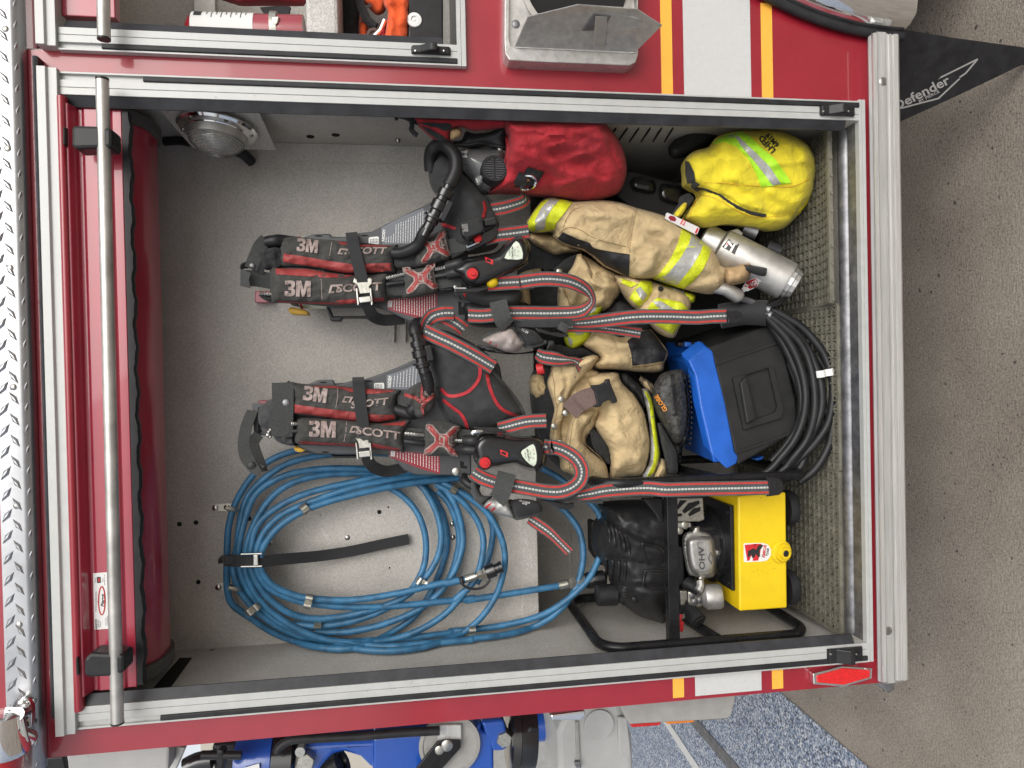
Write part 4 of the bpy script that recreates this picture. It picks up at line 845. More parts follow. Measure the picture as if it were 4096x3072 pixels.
e2 = Soft(V('g', (318, 775), (400, 770), (560, 745), (690, 722), (668, 800), (700, 1000), (600, 1050), (320, 1085), (330, 960)), 0.138, 0.024, 40, step=8, wr=0.003, wrs=(40, 40)); o = e2.build('chest_pad', 'pad_fabric', A1); emblem(e2, o, V1('g', 505, 862), -10, 122, 98)
ribbon('chest_strap', V('g', (820, 520, .140), (930, 490, .132), (1050, 465, .125)), 0.034, 'plain_webbing', A1); ribbon('chest_strap', V('g', (680, 900, .135), (800, 880, .130), (950, 870, .125)), 0.036, 'plain_webbing', A1)
sk = Soft(V('g', (700, 960), (850, 960), (960, 900), (900, 960), (850, 1010), (720, 1020)), 0.15, 0.02, 14, step=8); sk.build('strap_bundle', 'black_fabric', A1)
sk = Soft(V('g', (845, 600), (980, 540), (1030, 500), (1020, 570), (960, 620), (860, 660)), 0.15, 0.02, 14, step=8); sk.build('strap_bundle', 'black_fabric', A1)
# retaining strap
ribbon('retaining_strap', V('f', (1200, 312, .165), (1212, 400, .132), (1245, 540, .124), (1280, 680, .122), (1305, 780, .120)), 0.0265, 'black_webbing', A1, thick=0.003)
ribbon('retaining_strap', V('f', (1350, 960, .120), (1370, 1040, .135), (1420, 1110, .155), (1520, 1140, .180), (1700, 1125, .20)), 0.0265, 'black_webbing', A1, thick=0.003); buckle(A1, 'f', (1310, 840), 0)
# quick coupling and mask hose
def coupling(parent, pts):
    p = [P(*q) for q in pts]; a, b = p[0], p[-1]; d = (b-a); L = d.length; n = 'hose_coupling'
    MB().lathe(a, d, [(0, .009), (L*.12, .009), (L*.12, .013), (L*.22, .013), (L*.24, .0165), (L*.30, .0165), (L*.31, .022), (L*.35, .022), (L*.36, .014), (L*.44, .014), (L*.46, .0185), (L*.60, .0185), (L*.62, .014), (L*.68, .014), (L*.69, .0175), (L*.8, .0175), (L*.82, .011), (L, .0115)], 18).build(n, 'gloss_black', parent, ang=30)
    s = d.normalized().cross(Vector((0, 1, 0))); c = a.lerp(b, 0.5)
    MB().obox(c - s*0.02, d.normalized()*L*.17, s*0.008, Vector((0, .012, 0))).build('coupling_lever', 'black_plastic', parent, smooth=False, bevel=0.003)
coupling(A1, V('g', (540, 400, .098)) + V('b', (1490, 1320, .085)))
hose('mask_hose', V('b', (1462, 1370, .086), (1488, 1330, .085), (1520, 1240, .085), (1510, 1150, .09), (1460, 1085, .10), (1400, 1068, .115), (1345, 1105, .13), (1330, 1170, .145), (1335, 1260, .155)), 0.0155, 'black_hose', A1)
# lumbar pad (its upper wing and lower wing)
lp = Soft(V('b', (1325, 1200), (1395, 1110), (1450, 1130), (1560, 1250), (1700, 1400), (1790, 1510), (1835, 1640)) + V('g', (1370, 300), (1350, 520), (1100, 600), (900, 560), (740, 330), (735, 120)) + V('b', (1400, 1480), (1335, 1380), (1318, 1290)), 0.172, 0.05, 85, tilt=(0, 0), wr=0.004, wrs=(90, 60), folds=[(V('b', (1480, 1240), (1700, 1560)), 0.010, 22), (V('b', (1400, 1330), (1560, 1600)), -0.006, 20)], step=13)
o = lp.build('waist_pad', 'lumbar_fabric', A1)
lp.line('binding', V('b', (1420, 1118), (1560, 1252), (1700, 1402), (1788, 1510), (1830, 1635)), 0.0055, 'grey_fabric', o, off=-0.006)
lp.patch('piping', V('g', (1190, 20), (1215, 5), (1240, 80), (1215, 200), (1180, 190), (1205, 95)), 'red_piping', o, 0.002, step=8); lp.patch('piping', V('g', (738, 242), (900, 305), (880, 330), (738, 285)), 'red_piping', o, 0.002, step=8)
lq = Soft(V('g', (870, 1005), (1000, 970), (1250, 985), (1600, 1000), (1600, 1130), (1500, 1200), (1270, 1195), (1120, 1150), (980, 1100)), 0.165, 0.045, 50, step=11, wr=0.003); o = lq.build('waist_pad', 'lumbar_fabric', A1)
lq.line('binding', V('g', (880, 1012), (980, 1105), (1120, 1155), (1260, 1195)), 0.005, 'grey_fabric', o, off=-0.004); lq.patch('piping', V('g', (975, 1035), (1012, 1035), (1000, 1075), (985, 1065)), 'red_piping', o, 0.002, step=8)
lr = Soft(V('k', (760, 0), (1250, 20), (1290, 190), (1000, 230), (770, 190)), 0.185, 0.03, 40, step=12); lr.build('waist_frame', 'black_plastic', A1)
# alarm unit and buckle plates
MB().px(V('g', (1000, 520), (1060, 440), (1340, 275), (1365, 300), (1355, 400), (1300, 450), (1030, 570)), 0.108, 0.012).build('strap_buckle', 'gloss_black', A1, smooth=False, bevel=0.003)
MB().tube([P(*q) for q in crom(V('g', (1015, 520, .104), (1100, 485, .102), (1145, 465, .104)), 4)], 0.004, 8).build('buckle_bar', 'chrome', A1)
mb = MB().px(V('g', (945, 250), (1140, 175), (1195, 185), (1212, 330), (1180, 365), (1010, 425), (965, 390)), 0.072, 0.03).build('alarm_unit', 'black_plastic', A1, smooth=False, bevel=0.004)
for q in ((965, 325), (1160, 238), (1205, 350)): screw(*V1('g', *q), 0.0718, mb, 0.002, 'dark_gap')
label_rows(mb, [V1('g', 975+i*13, 348) + V1('g', 965+i*13, 262) for i in range(5)], 0.0715, 'grey_print')
MB().px(V('g', (1195, 215), (1330, 180), (1350, 240), (1340, 270), (1215, 290)), 0.082, 0.02).build('alarm_tube', 'gloss_black', mb, smooth=False, bevel=0.006)
MB().tube([P(*V1('g', 1125, 410), .09), P(*V1('g', 1150, 440), .095)], 0.009, 10).build('alarm_clip', 'red_print', mb)
MB().px(V('g', (870, 960), (880, 945), (900, 945), (905, 965), (1010, 965), (1015, 985), (880, 985)), 0.088, 0.005).build('buckle_bar', 'chrome', A1, smooth=False, bevel=0.001)
MB().px(V('g', (878, 985), (1250, 960), (1255, 985), (1130, 1022), (882, 1020)), 0.09, 0.01).build('strap_buckle', 'gloss_black', A1, smooth=False, bevel=0.002)
# straps
ribbon('waist_belt', V('g', (1210, 425, .118), (1350, 390, .114), (1500, 372, .112), (1700, 345, .115)), STR, 'striped_webbing', A1)
ribbon('waist_belt', V('g', (1290, 110, .16), (1450, 80, .15, 10), (1640, 15, .15, 30)) + V('h', (240, 190, .17, 55)), STR, 'striped_webbing', A1)
ribbon('waist_belt', V('g', (1240, 930, .105), (1500, 912, .100), (1750, 905, .095)) + V('h', (200, 1012, .085), (430, 985, .080), (640, 1005, .080, 12), (790, 1070, .085, 30), (868, 1165, .095, 62), (850, 1240, .105, 55), (740, 1300, .115, 20), (500, 1312, .118, 6), (250, 1310, .115), (40, 1312, .112)) + V('g', (1200, 1280, .118), (1030, 1275, .125)), STR, 'striped_webbing', A1, n=8)
ribbon('waist_strap', V('h', (690, 1405, .115, 50), (850, 1395, .105, 30), (1050, 1372, .095, 10), (1300, 1345, .085), (1600, 1342, .080), (1850, 1350, .075)) + V('i', (450, 858, .072), (562, 854, .070)), STR, 'striped_webbing', A1)
MB().px(V('i', (548, 818), (640, 812), (675, 830), (690, 858), (682, 885), (640, 908), (570, 912), (580, 880), (560, 845)), 0.068, 0.006).build('belt_tip', 'black_plastic', A1, smooth=False, bevel=0.002)
flatpoly('tip_slot', V('i', (622, 846), (650, 848), (650, 868), (622, 866)), 0.0672, 'dark_gap', A1)
ribbon('waist_strap', V('h', (600, 1440, .135, 20), (870, 1442, .125), (1100, 1465, .120, 8), (1335, 1500, .115, 12)), 0.026, 'striped_webbing', A1)
ribbon('binding_strap', V('h', (130, 1395, .125, 40), (300, 1405, .118, 35), (550, 1400, .112, 30), (760, 1392, .110, 45)), 0.022, 'grey_fabric', A1)
ribbon('strap_keeper', V('h', (560, 1420, .105), (605, 1445, .103), (640, 1465, .105)), 0.02, 'plain_webbing', A1)
ribbon('velcro_loop', V('g', (1360, 1120, .100), (1385, 1220, .094), (1420, 1330, .096), (1470, 1390, .105)), 0.040, 'plain_webbing', A1, thick=0.004)
MB().px(V('h', (335, 1450), (380, 1455), (480, 1490), (640, 1500), (655, 1530), (580, 1540), (360, 1490)), 0.108, 0.012).build('strap_buckle', 'gloss_black', A1, smooth=False, bevel=0.002)
pk = Soft(V('k', (890, 330), (960, 290), (1130, 225), (1150, 240), (1220, 330), (1240, 370), (1150, 435), (1050, 420), (930, 370)), 0.135, 0.04, 40, step=9, wr=0.006, wrs=(45, 45)); o = pk.build('belt_pouch', 'pouch_fabric', A1)
pk.line('binding', V('k', (885, 325), (960, 285), (1060, 250), (1135, 222)), 0.005, 'grey_fabric', o, off=-.004); pk.line('binding', V('k', (1140, 235), (1190, 290), (1235, 365)), 0.004, 'grey_fabric', o, off=-.002)
pk.patch('mark', V('k', (935, 360), (970, 335), (960, 360), (945, 378)), 'red_print', o, 0.0012, step=8); pk.patch('mark', V('k', (985, 378), (1012, 370), (1005, 388)), 'red_print', o, 0.0012, step=8)
pk2 = Soft(V('k', (1160, 230), (1220, 225), (1330, 260), (1400, 330), (1420, 350), (1330, 385), (1250, 385), (1210, 300)), 0.14, 0.035, 30, step=9, wr=0.003); o = pk2.build('belt_pouch', 'black_fabric', A1)
pk2.line('binding', V('k', (1245, 380), (1330, 378), (1415, 348)), 0.005, 'grey_fabric', o, off=-.004); printed('lettering', '11-22', V1('k', 1243, 258), 25, 9, pk2.fn(), 'white_print', o, bold=0.02)
pk3 = Soft(V('k', (850, 370), (950, 385), (1150, 440), (1400, 400), (1440, 340), (1490, 350), (1450, 410), (1300, 440), (1100, 450), (900, 420)), 0.15, 0.03, 16, step=9); pk3.build('strap_bundle', 'grey_fabric', A1)
ribbon('waist_strap', V('k', (1340, 440, .13, 50), (1390, 470, .125, 20), (1470, 485, .122), (1540, 495, .128, -30), (1610, 500, .135, -60)) + V('l', (620, 510, .14, -60), (680, 550, .145, -20)), STR, 'striped_webbing', A1)
MB().tube([P(*V1('k', 1345, 575), .17), P(*V1('k', 1400, 565), .165)], 0.014, 12).build('valve_knob', 'red_print', A1)
b1, s1 = console(A1, 'g', ((830, 780), (910, 700), (1000, 640), (1180, 605), (1340, 575), (1450, 465), (1570, 402), (1660, 412), (1715, 490), (1728, 590), (1700, 690), (1600, 765), (1480, 820), (1350, 885), (1230, 945), (1090, 965), (1000, 925), (940, 855)),
    (V('g', (1385, 600), (1470, 500), (1560, 425), (1620, 490), (1645, 580), (1640, 660), (1540, 668), (1420, 668)), V('g', (1432, 640), (1500, 530), (1562, 452), (1620, 530), (1632, 648), (1520, 656))), (1072, 820), 62, (1262, 672), 92, 90)
c = V1('g', 1298, 888); MB().lathe(P(c[0], c[1], s1.h(*c)) + Vector((0, .012, 0)), (-.75, -.55, -.1), [(0, .014), (0.010, .0125), (0.014, .007), (0.015, 0)], 24).build('yellow_button', 'yellow_paint', b1)

# ---------------------------------------------------------------- pack in the middle of the wall, above the blue hose
A2 = top('breathing_apparatus', 'black breathing apparatus pack hanging in front of the blue hose coil', 'breathing apparatus', P(1500, 1680, 0.35), 'breathing apparatus packs on the back wall')
plate = V('j', (480, 420), (760, 335), (880, 285), (1030, 280), (1048, 335), (1210, 290), (1330, 275), (1500, 218), (1700, 135), (1810, 85)) + V('k', (350, 480), (500, 500), (700, 800), (800, 1200), (800, 1455), (420, 1455), (330, 1450), (240, 1412), (130, 1290)) + V('j', (1540, 1000), (1060, 990), (860, 985), (760, 950), (600, 880), (480, 820))
bp2 = MB().px(plate, YP, 0.010).build('back_frame', 'grey_plastic', A2, smooth=False, bevel=0.004)
for x, y in ((932, 308), (1368, 295), (950, 968)): MB().px(crom(V('j', (x-32, y-4), (x, y-8), (x+32, y-4), (x+32, y+4), (x, y+8), (x-32, y+4)), 2, True), YP-0.0004, 0.002).build('slot', 'dark_gap', bp2, smooth=False)
MB().px(V('k', (705, 1335), (740, 1345), (735, 1375), (765, 1375), (760, 1400), (708, 1395)), YP-0.0004, 0.002).build('slot', 'dark_gap', bp2, smooth=False)
screw(*V1('k', 675, 1423), YP-0.0002, bp2, 0.010, 'zinc', 'bolt')
cyl = P(1400, 1672, 0.262)
MB().lathe((cyl.x, cyl.y, P(1150, 1672, .262).z), (0, 0, -1), [(0, 0), (0.004, 0.03), (0.016, 0.058), (0.04, 0.079), (0.07, 0.086), (0.36, 0.086), (0.40, 0.07), (0.42, 0.03), (0.46, 0.025), (0.46, 0)], 40).build('air_cylinder', 'grey_plastic', A2, ang=50)
MB().px(V('j', (645, 920), (700, 920), (770, 950), (720, 975), (660, 962)), 0.19, 0.05).build('valve_guard', 'yellow_plastic', A2, smooth=False, bevel=0.004)
MB().px(V('j', (1000, 995), (1040, 1005), (1260, 1000), (1420, 960), (1440, 985), (1270, 1025), (1030, 1022)), 0.19, 0.03).build('carry_handle', 'black_plastic', A2, smooth=False, bevel=0.004)
MB().px(V('j', (315, 478), (400, 478), (400, 520), (315, 512)), 0.335, 0.024).build('wall_bracket', 'dark_red_paint', A2, smooth=False, bevel=0.002)
br = MB().px(V('j', (258, 508), (440, 505), (440, 808), (275, 810)), 0.172, 0.006).build('hanger_plate', 'grey_plastic', A2, smooth=False, bevel=0.001)
MB().px(crom(V('j', (312, 560), (322, 545), (335, 560), (338, 740), (355, 765), (340, 780), (315, 775)), 2, True), 0.1717, 0.002).build('slot', 'dark_gap', br, smooth=False)
flatpoly('rating_label', V('j', (1532, 240), (1700, 185), (1780, 145)) + V('k', (330, 520), (420, 700), (300, 740), (95, 745)), YP-0.0008, 'label_grey', bp2)
rows = []
for i in range(9):
    x = 128 + i*26; a, b = V1('k', x, 722), V1('k', x+8, 640 - i*12); rows.append((a[0], a[1], b[0], b[1]))
label_rows(bp2, rows, YP-0.0014); printed('lettering', 'NIOSH', V1('k', 120, 678), -86, 11, YP-0.0016, 'white_print', bp2, bold=0.03)
flatpoly('serial_sticker', V('j', (1412, 322), (1422, 313), (1500, 310), (1508, 318), (1510, 362), (1502, 370), (1420, 368), (1412, 360)), YP-0.0009, 'label_white', bp2)
label_rows(bp2, [(V1('j', 1430+i*14, 360) + V1('j', 1430+i*14, 322)) for i in range(5)], YP-0.0016, 'black_print')
flatpoly('warning_label', V('k', (118, 1240), (538, 1290), (540, 1440), (520, 1440), (380, 1400), (122, 1305)), YP-0.0008, 'label_red', bp2)
rows = []
for i in range(15):
    x = 185 + i*24; a, b = V1('k', x, 1310 + i*8.2), V1('k', x, 1258 + i*2); rows.append((a[0], a[1], b[0], b[1]))
label_rows(bp2, rows, YP-0.0014); printed('lettering', 'SEI', V1('k', 150, 1272), -86, 15, YP-0.0015, 'white_print', bp2, bold=0.05)
pa = Soft(V('j', (612, 306), (700, 315), (850, 328), (1040, 335), (1250, 360), (1450, 365), (1662, 380), (1628, 450), (1622, 560), (1645, 664), (1610, 660), (1450, 692), (1250, 682), (1050, 660), (850, 635), (640, 615), (615, 560), (625, 420)), 0.156, 0.026, 45, wr=0.004, wrs=(55, 28), step=9, folds=[(V('j', (1050, 340), (1080, 430), (1180, 400)), 0.004, 10), (V('j', (1250, 300), (1320, 680)), -0.004, 18), (V('j', (1070, 560), (1060, 650)), 0.004, 10)])
o = pa.build('shoulder_pad', 'pad_fabric', A2)
pa.patch('stripe', V('j', (640, 512), (900, 550), (1240, 590), (1440, 615), (1600, 615), (1612, 658), (1440, 686), (1230, 673), (1060, 653), (850, 620), (636, 595)), 'red_trim', o, step=8)
pa.patch('stripe', V('j', (820, 343), (1000, 338), (1060, 342), (1200, 362), (1400, 370), (1605, 382), (1590, 395), (1420, 415), (1320, 415), (1200, 400), (1100, 365), (850, 352)), 'red_trim', o, step=8)
three_m(o, V1('j', 855, 420), 8, 58, pa.fn(), 1.0)
logo(o, V1('j', 1160, 470), 6, 34, 26, pa.fn(), 'mauve_print'); printed('lettering', 'SCOTT', V1('j', 1362, 507), -6, 27, pa.fn(), 'mauve_print', o, bold=0.03, shear=0.2, sx=1.2)
pa.line('divider', V('j', (1070, 365), (1068, 450), (1050, 545)), 0.0009, 'mauve_print', o)
pb = Soft(V('j', (692, 652), (860, 650), (1000, 655), (1250, 672), (1450, 695), (1600, 685), (1760, 664), (1715, 740), (1692, 820), (1700, 962), (1640, 960), (1400, 936), (1230, 920), (900, 905), (700, 895), (660, 850), (672, 740)), 0.148, 0.028, 45, wr=0.004, wrs=(55, 28), step=9, folds=[(V('j', (1180, 680), (1190, 800), (1170, 890)), 0.004, 12)])
o = pb.build('shoulder_pad', 'pad_fabric', A2)
pb.patch('stripe', V('j', (1480, 702), (1715, 672), (1705, 718), (1500, 712)), 'red_trim', o, step=8); pb.patch('stripe', V('j', (706, 862), (900, 878), (1230, 890), (1400, 885), (1668, 940), (1645, 955), (1400, 930), (1200, 914), (705, 890)), 'red_trim', o, step=8)
three_m(o, V1('j', 925, 750), 2, 66, pb.fn(), 1.0)
logo(o, V1('j', 1232, 752), 2, 36, 27, pb.fn(), 'mauve_print'); printed('lettering', 'SCOTT', V1('j', 1450, 790), 8, 30, pb.fn(), 'mauve_print', o, bold=0.03, shear=-0.05, sx=1.3)
pb.line('divider', V('j', (1153, 680), (1145, 780), (1128, 870)), 0.0009, 'mauve_print', o)
sk = Soft(V('j', (320, 560), (400, 490), (490, 430), (560, 330), (620, 310), (620, 600), (680, 680), (660, 860), (700, 900), (620, 905), (500, 870), (420, 770), (320, 700)), 0.165, 0.03, 40, step=10, wr=0.007, wrs=(38, 38)); sk.build('strap_bundle', 'grey_fabric', A2)
ribbon('keeper_strap', V('j', (545, 310, .135), (548, 420, .128), (545, 600, .126), (535, 820, .130)), 0.046, 'plain_webbing', A2, thick=0.003)
screw(*V1('j', 575, 500), 0.1265, A2, 0.008, 'worn_steel', 'snap')
ribbon('drag_strap', V('j', (262, 575, .165, 30), (205, 720, .15, 20), (180, 870, .14, 10), (195, 1000, .13), (255, 1090, .12), (340, 1150, .112)), 0.026, 'plain_webbing', A2, n=7)
ribbon('drag_strap', V('j', (375, 1150, .116, 60), (335, 1060, .122, 40), (290, 950, .132, 30), (275, 870, .145, 20), (320, 800, .155)), 0.024, 'plain_webbing', A2, n=7)
screw(*V1('j', 255, 1102), 0.117, A2, 0.010, 'black_plastic', 'snap')
spring(A2, 'j', ((430, 830, .138), (410, 790, .132), (440, 745, .128), (480, 730, .132)), 0.0055); spring(A2, 'j', ((605, 705, .136), (650, 700, .132), (690, 700, .134)), 0.0055); hose('low_pressure_hose', V('j', (605, 772, .136), (690, 768, .134)), 0.005, 'black_hose', A2)
hose('breathing_hose', V('j', (1600, 560, .152), (1720, 595, .146), (1800, 600, .142), (1860, 560, .136)) + V('k', (300, 925, .135), (400, 820, .125), (440, 720, .112), (415, 600, .104)), 0.014, 'black_hose', A2)
ribbon('chest_strap', V('k', (190, 850, .15), (300, 845, .145), (420, 860, .142)), 0.036, 'plain_webbing', A2); ribbon('chest_strap', V('k', (230, 1130, .145), (330, 1140, .142), (430, 1150, .14)), 0.042, 'plain_webbing', A2); ribbon('chest_strap', V('k', (650, 1140, .14), (750, 1150, .135), (840, 1160, .13)), 0.042, 'plain_webbing', A2)
spring(A2, 'k', ((250, 1108, .132), (330, 1115, .128), (420, 1122, .13)), 0.0062); spring(A2, 'k', ((650, 1165, .126), (720, 1170, .118), (780, 1172, .110)), 0.0062); hose('low_pressure_hose', V('k', (245, 1172, .134), (330, 1182, .130), (420, 1190, .132)), 0.007, 'black_hose', A2)
hose('hose_sleeve', V('k', (745, 1165, .11), (800, 1168, .10), (840, 1170, .10)), 0.013, 'black_plastic', A2); hose('hose_sleeve', V('k', (680, 1238, .125), (760, 1242, .105), (830, 1245, .10)), 0.012, 'black_plastic', A2)
ribbon('retaining_strap', V('j', (1262, 262, .168), (1266, 330, .134), (1280, 480, .124), (1300, 650, .120), (1322, 815, .118)), 0.0265, 'black_webbing', A2, thick=0.003); buckle(A2, 'j', (1305, 885), 0)
ribbon('retaining_strap', V('j', (1345, 1000, .120), (1370, 1070, .135), (1430, 1120, .155), (1540, 1150, .180), (1720, 1110, .20)), 0.0265, 'black_webbing', A2, thick=0.003)
e1 = Soft(V('k', (238, 770), (310, 715), (385, 680), (470, 740), (502, 775), (490, 880), (410, 970), (330, 965), (310, 900), (250, 850)), 0.135, 0.026, 35, step=8, wr=0.007, wrs=(35, 35)); o = e1.build('chest_pad', 'pad_fabric', A2)
for q in (((240, 775), (262, 775), (345, 800), (385, 830), (375, 860), (330, 825), (245, 800)), ((385, 690), (400, 705), (395, 790), (430, 820), (410, 850), (375, 850), (378, 770)), ((410, 830), (490, 775), (500, 800), (440, 845), (405, 900), (405, 965), (385, 965), (380, 870))): e1.patch('emblem', V('k', *q), 'red_trim', o, 0.0016, step=8)
logo(o, V1('k', 395, 845), 70, 22, 22, e1.fn(0.0024), 'mauve_print'); e1.patch('emblem', V('k', (405, 725), (470, 760), (492, 775), (440, 800), (415, 790)), 'mauve_print', o, 0.0013, step=8); printed('lettering', 'AIR-PAK', V1('k', 437, 772), 40, 9, e1.fn(0.0022), 'black_print', o, bold=0.03, sx=0.85)
e2 = Soft(V('k', (412, 1085), (440, 1010), (560, 1005), (710, 1045), (680, 1100), (660, 1200), (700, 1300), (600, 1290), (425, 1288), (412, 1180)), 0.132, 0.026, 40, step=8, wr=0.003, wrs=(40, 40)); o = e2.build('chest_pad', 'pad_fabric', A2); emblem(e2, o, V1('k', 555, 1165), 4, 126, 112)
coupling(A2, V('k', (418, 650, .102), (335, 265, .10)))
hose('mask_hose', V('k', (338, 290, .10), (328, 240, .105), (345, 200, .12), (385, 195, .14), (420, 215, .16)), 0.0145, 'black_hose', A2)
# lumbar pad
lp = Soft(V('k', (385, 330), (400, 260), (440, 235), (600, 255), (720, 310), (860, 390), (980, 500), (1050, 660), (1130, 790), (1200, 890), (1235, 955), (1150, 1000), (1000, 1060), (780, 1082), (640, 1020), (560, 900), (510, 690), (430, 480)), 0.172, 0.062, 95, wr=0.004, wrs=(110, 80), step=13, folds=[(V('k', (870, 540), (1000, 700), (1200, 950)), 0.006, 14), (V('k', (600, 420), (800, 560)), 0.006, 50)])
o = lp.build('waist_pad', 'lumbar_fabric', A2)
def pipe(s, o, pts, w=13):
    c = crom(pts, 5); L = []; Rr = []
    for i, p in enumerate(c):
        a, b = c[max(0, i-1)], c[min(len(c)-1, i+1)]; l = math.hypot(b[0]-a[0], b[1]-a[1]); nx, ny = -(b[1]-a[1])/l*w/2, (b[0]-a[0])/l*w/2
        L.append((p[0]+nx, p[1]+ny)); Rr.append((p[0]-nx, p[1]-ny))
    return s.patch('piping', L + Rr[::-1], 'red_piping', o, 0.0022, step=9)
pipe(lp, o, V('k', (848, 515), (872, 580), (855, 670), (780, 755), (690, 792), (605, 792), (545, 735))); pipe(lp, o, V('k', (930, 610), (945, 700), (990, 820), (1060, 910), (1190, 968))); pipe(lp, o, V('k', (562, 828), (640, 890), (705, 940), (745, 1000), (770, 1072)))
lp.line('binding', V('k', (850, 500), (960, 590), (1080, 720), (1180, 850), (1232, 950)), 0.006, 'grey_fabric', o, off=-.003); lp.line('binding', V('k', (515, 700), (525, 800), (560, 900), (615, 1005)), 0.006, 'grey_fabric', o, off=-.004)
MB().px(V('k', (985, 560), (1000, 480), (1040, 560), (1055, 650), (1050, 690)), 0.165, 0.02).build('waist_frame', 'black_plastic', A2, smooth=False, bevel=0.003)
ribbon('waist_belt', V('k', (405, 300, .125, 30), (415, 215, .115, 40), (470, 140, .105, 15), (560, 110, .100), (650, 110, .105, -10)), STR, 'striped_webbing', A2); ribbon('waist_belt', V('k', (480, 110, .115), (590, 150, .112), (680, 200, .115), (740, 250, .125)), STR, 'striped_webbing', A2)
ribbon('waist_belt', V('k', (410, 255, .112, 10), (500, 300, .104), (640, 365, .098), (800, 450, .098), (985, 560, .108)), STR*1.02, 'striped_webbing', A2)
ribbon('waist_belt', V('k', (1020, 1070, .125, -20), (1120, 1045, .112, -10), (1260, 1010, .102), (1420, 1000, .10)), STR*.98, 'striped_webbing', A2)
ribbon('waist_belt', V('k', (1400, 1215, .10), (1480, 1225, .098)) + V('l', (420, 1215, .095, 20), (520, 1245, .090, 12), (620, 1310, .086), (675, 1400, .084), (665, 1490, .084), (600, 1555, .084), (500, 1590, .086), (380, 1588, .090), (240, 1565, .094), (100, 1540, .098)) + V('k', (1050, 1530, .104), (900, 1480, .112), (815, 1430, .125, 20)), STR, 'striped_webbing', A2, n=8)
ribbon('waist_strap', V('l', (640, 1625, .105, 45), (760, 1605, .095, 25), (900, 1580, .085, 8), (1200, 1560, .075)) + V('m', (300, 1398, .062), (500, 1393, .056), (800, 1388, .054), (1055, 1382, .053)), STR, 'striped_webbing', A2)
MB().px(V('m', (1040, 1302), (1068, 1305), (1140, 1315), (1165, 1340), (1168, 1410), (1140, 1438), (1070, 1448), (1045, 1450), (1060, 1420), (1058, 1335)), 0.050, 0.006).build('belt_tip', 'black_plastic', A2, smooth=False, bevel=0.002)
flatpoly('tip_slot', V('m', (1115, 1348), (1138, 1348), (1138, 1398), (1115, 1396)), 0.0493, 'dark_gap', A2)
ribbon('binding_strap', V('o', (960, 375, .12, 30), (1060, 350, .11, 40), (1150, 295, .105, 55), (1190, 310, .103, 40), (1130, 350, .11, 20)), 0.016, 'grey_fabric', A2); ribbon('binding_strap', V('o', (1100, 370, .115), (1310, 380, .11)), 0.010, 'grey_fabric', A2)
ribbon('velcro_loop', V('k', (1095, 1435, .095), (1070, 1530, .086), (1040, 1620, .088), (1010, 1660, .095)), 0.042, 'plain_webbing', A2, thick=0.004)
MB().px(V('o', (860, 368), (940, 375), (1050, 400), (1100, 395), (1105, 425), (1060, 442), (990, 438)), 0.105, 0.012).build('strap_buckle', 'gloss_black', A2, smooth=False, bevel=0.002)
pk = Soft(V('o', (430, 410), (480, 360), (610, 355), (630, 400), (660, 490), (650, 505), (560, 480), (470, 440)), 0.13, 0.035, 30, step=9, wr=0.005, wrs=(40, 40)); o = pk.build('belt_pouch', 'silver_trim', A2)
for q in (((440, 425), (485, 385), (490, 395), (452, 435)), ((480, 448), (515, 420), (520, 432), (495, 455))): pk.patch('mark', V('o', *q), 'red_print', o, 0.0012, step=8)
pk2 = Soft(V('o', (630, 375), (700, 360), (800, 370), (855, 400), (860, 450), (800, 475), (700, 505), (655, 480), (640, 430)), 0.125, 0.035, 30, step=9, wr=0.003); o = pk2.build('belt_pouch', 'black_fabric', A2)
pk2.line('binding', V('o', (625, 365), (640, 430), (670, 500), (760, 485), (860, 455)), 0.005, 'grey_fabric', o, off=-.003); printed('lettering', '60-111630', V1('o', 735, 382), 14, 7, pk2.fn(), 'white_print', o, bold=0.02); printed('lettering', '03-22', V1('o', 735, 396), 14, 6, pk2.fn(), 'white_print', o, bold=0.02)
sk = Soft(V('o', (330, 240), (380, 230), (420, 330), (500, 340), (440, 400), (480, 450), (400, 400), (355, 350)), 0.145, 0.03, 16, step=9, wr=0.004); sk.build('strap_bundle', 'grey_fabric', A2)
hose('waist_hose', V('o', (285, 195, .165), (290, 225, .15), (340, 262, .14), (400, 280, .14)), 0.010, 'black_hose', A2)
ribbon('frayed_strap', V('o', (770, 505, .13, 30), (850, 560, .12, 5), (920, 610, .115, 20), (980, 665, .11, 35), (1070, 755, .105, 30)), 0.027, 'striped_webbing', A2)
# dangling console
b2, s2 = console(A2, 'k', ((805, 1250), (815, 1180), (870, 1118), (960, 1105), (1080, 1118), (1200, 1130), (1320, 1125), (1390, 1165), (1420, 1240), (1422, 1320), (1395, 1395), (1335, 1420), (1250, 1405), (1170, 1372), (1080, 1385), (980, 1398), (890, 1395), (830, 1345)),
    (V('k', (1175, 1270), (1240, 1215), (1320, 1180), (1345, 1230), (1355, 1320), (1330, 1392), (1270, 1370), (1200, 1310)), V('k', (1212, 1265), (1250, 1230), (1312, 1196), (1335, 1250), (1342, 1325), (1318, 1382), (1250, 1330))), (908, 1348), 46, (1070, 1272), 94, 82)
MB().px(V('k', (815, 1062), (830, 1052), (1000, 1055), (1095, 1090), (1090, 1105), (960, 1098)), 0.09, 0.012).build('strap_buckle', 'gloss_black', A2, smooth=False, bevel=0.003)
MB().tube([P(*q) for q in crom(V('k', (805, 1108, .095), (830, 1092, .092), (890, 1092, .094)), 4)], 0.005, 8).build('buckle_bar', 'chrome', A2)
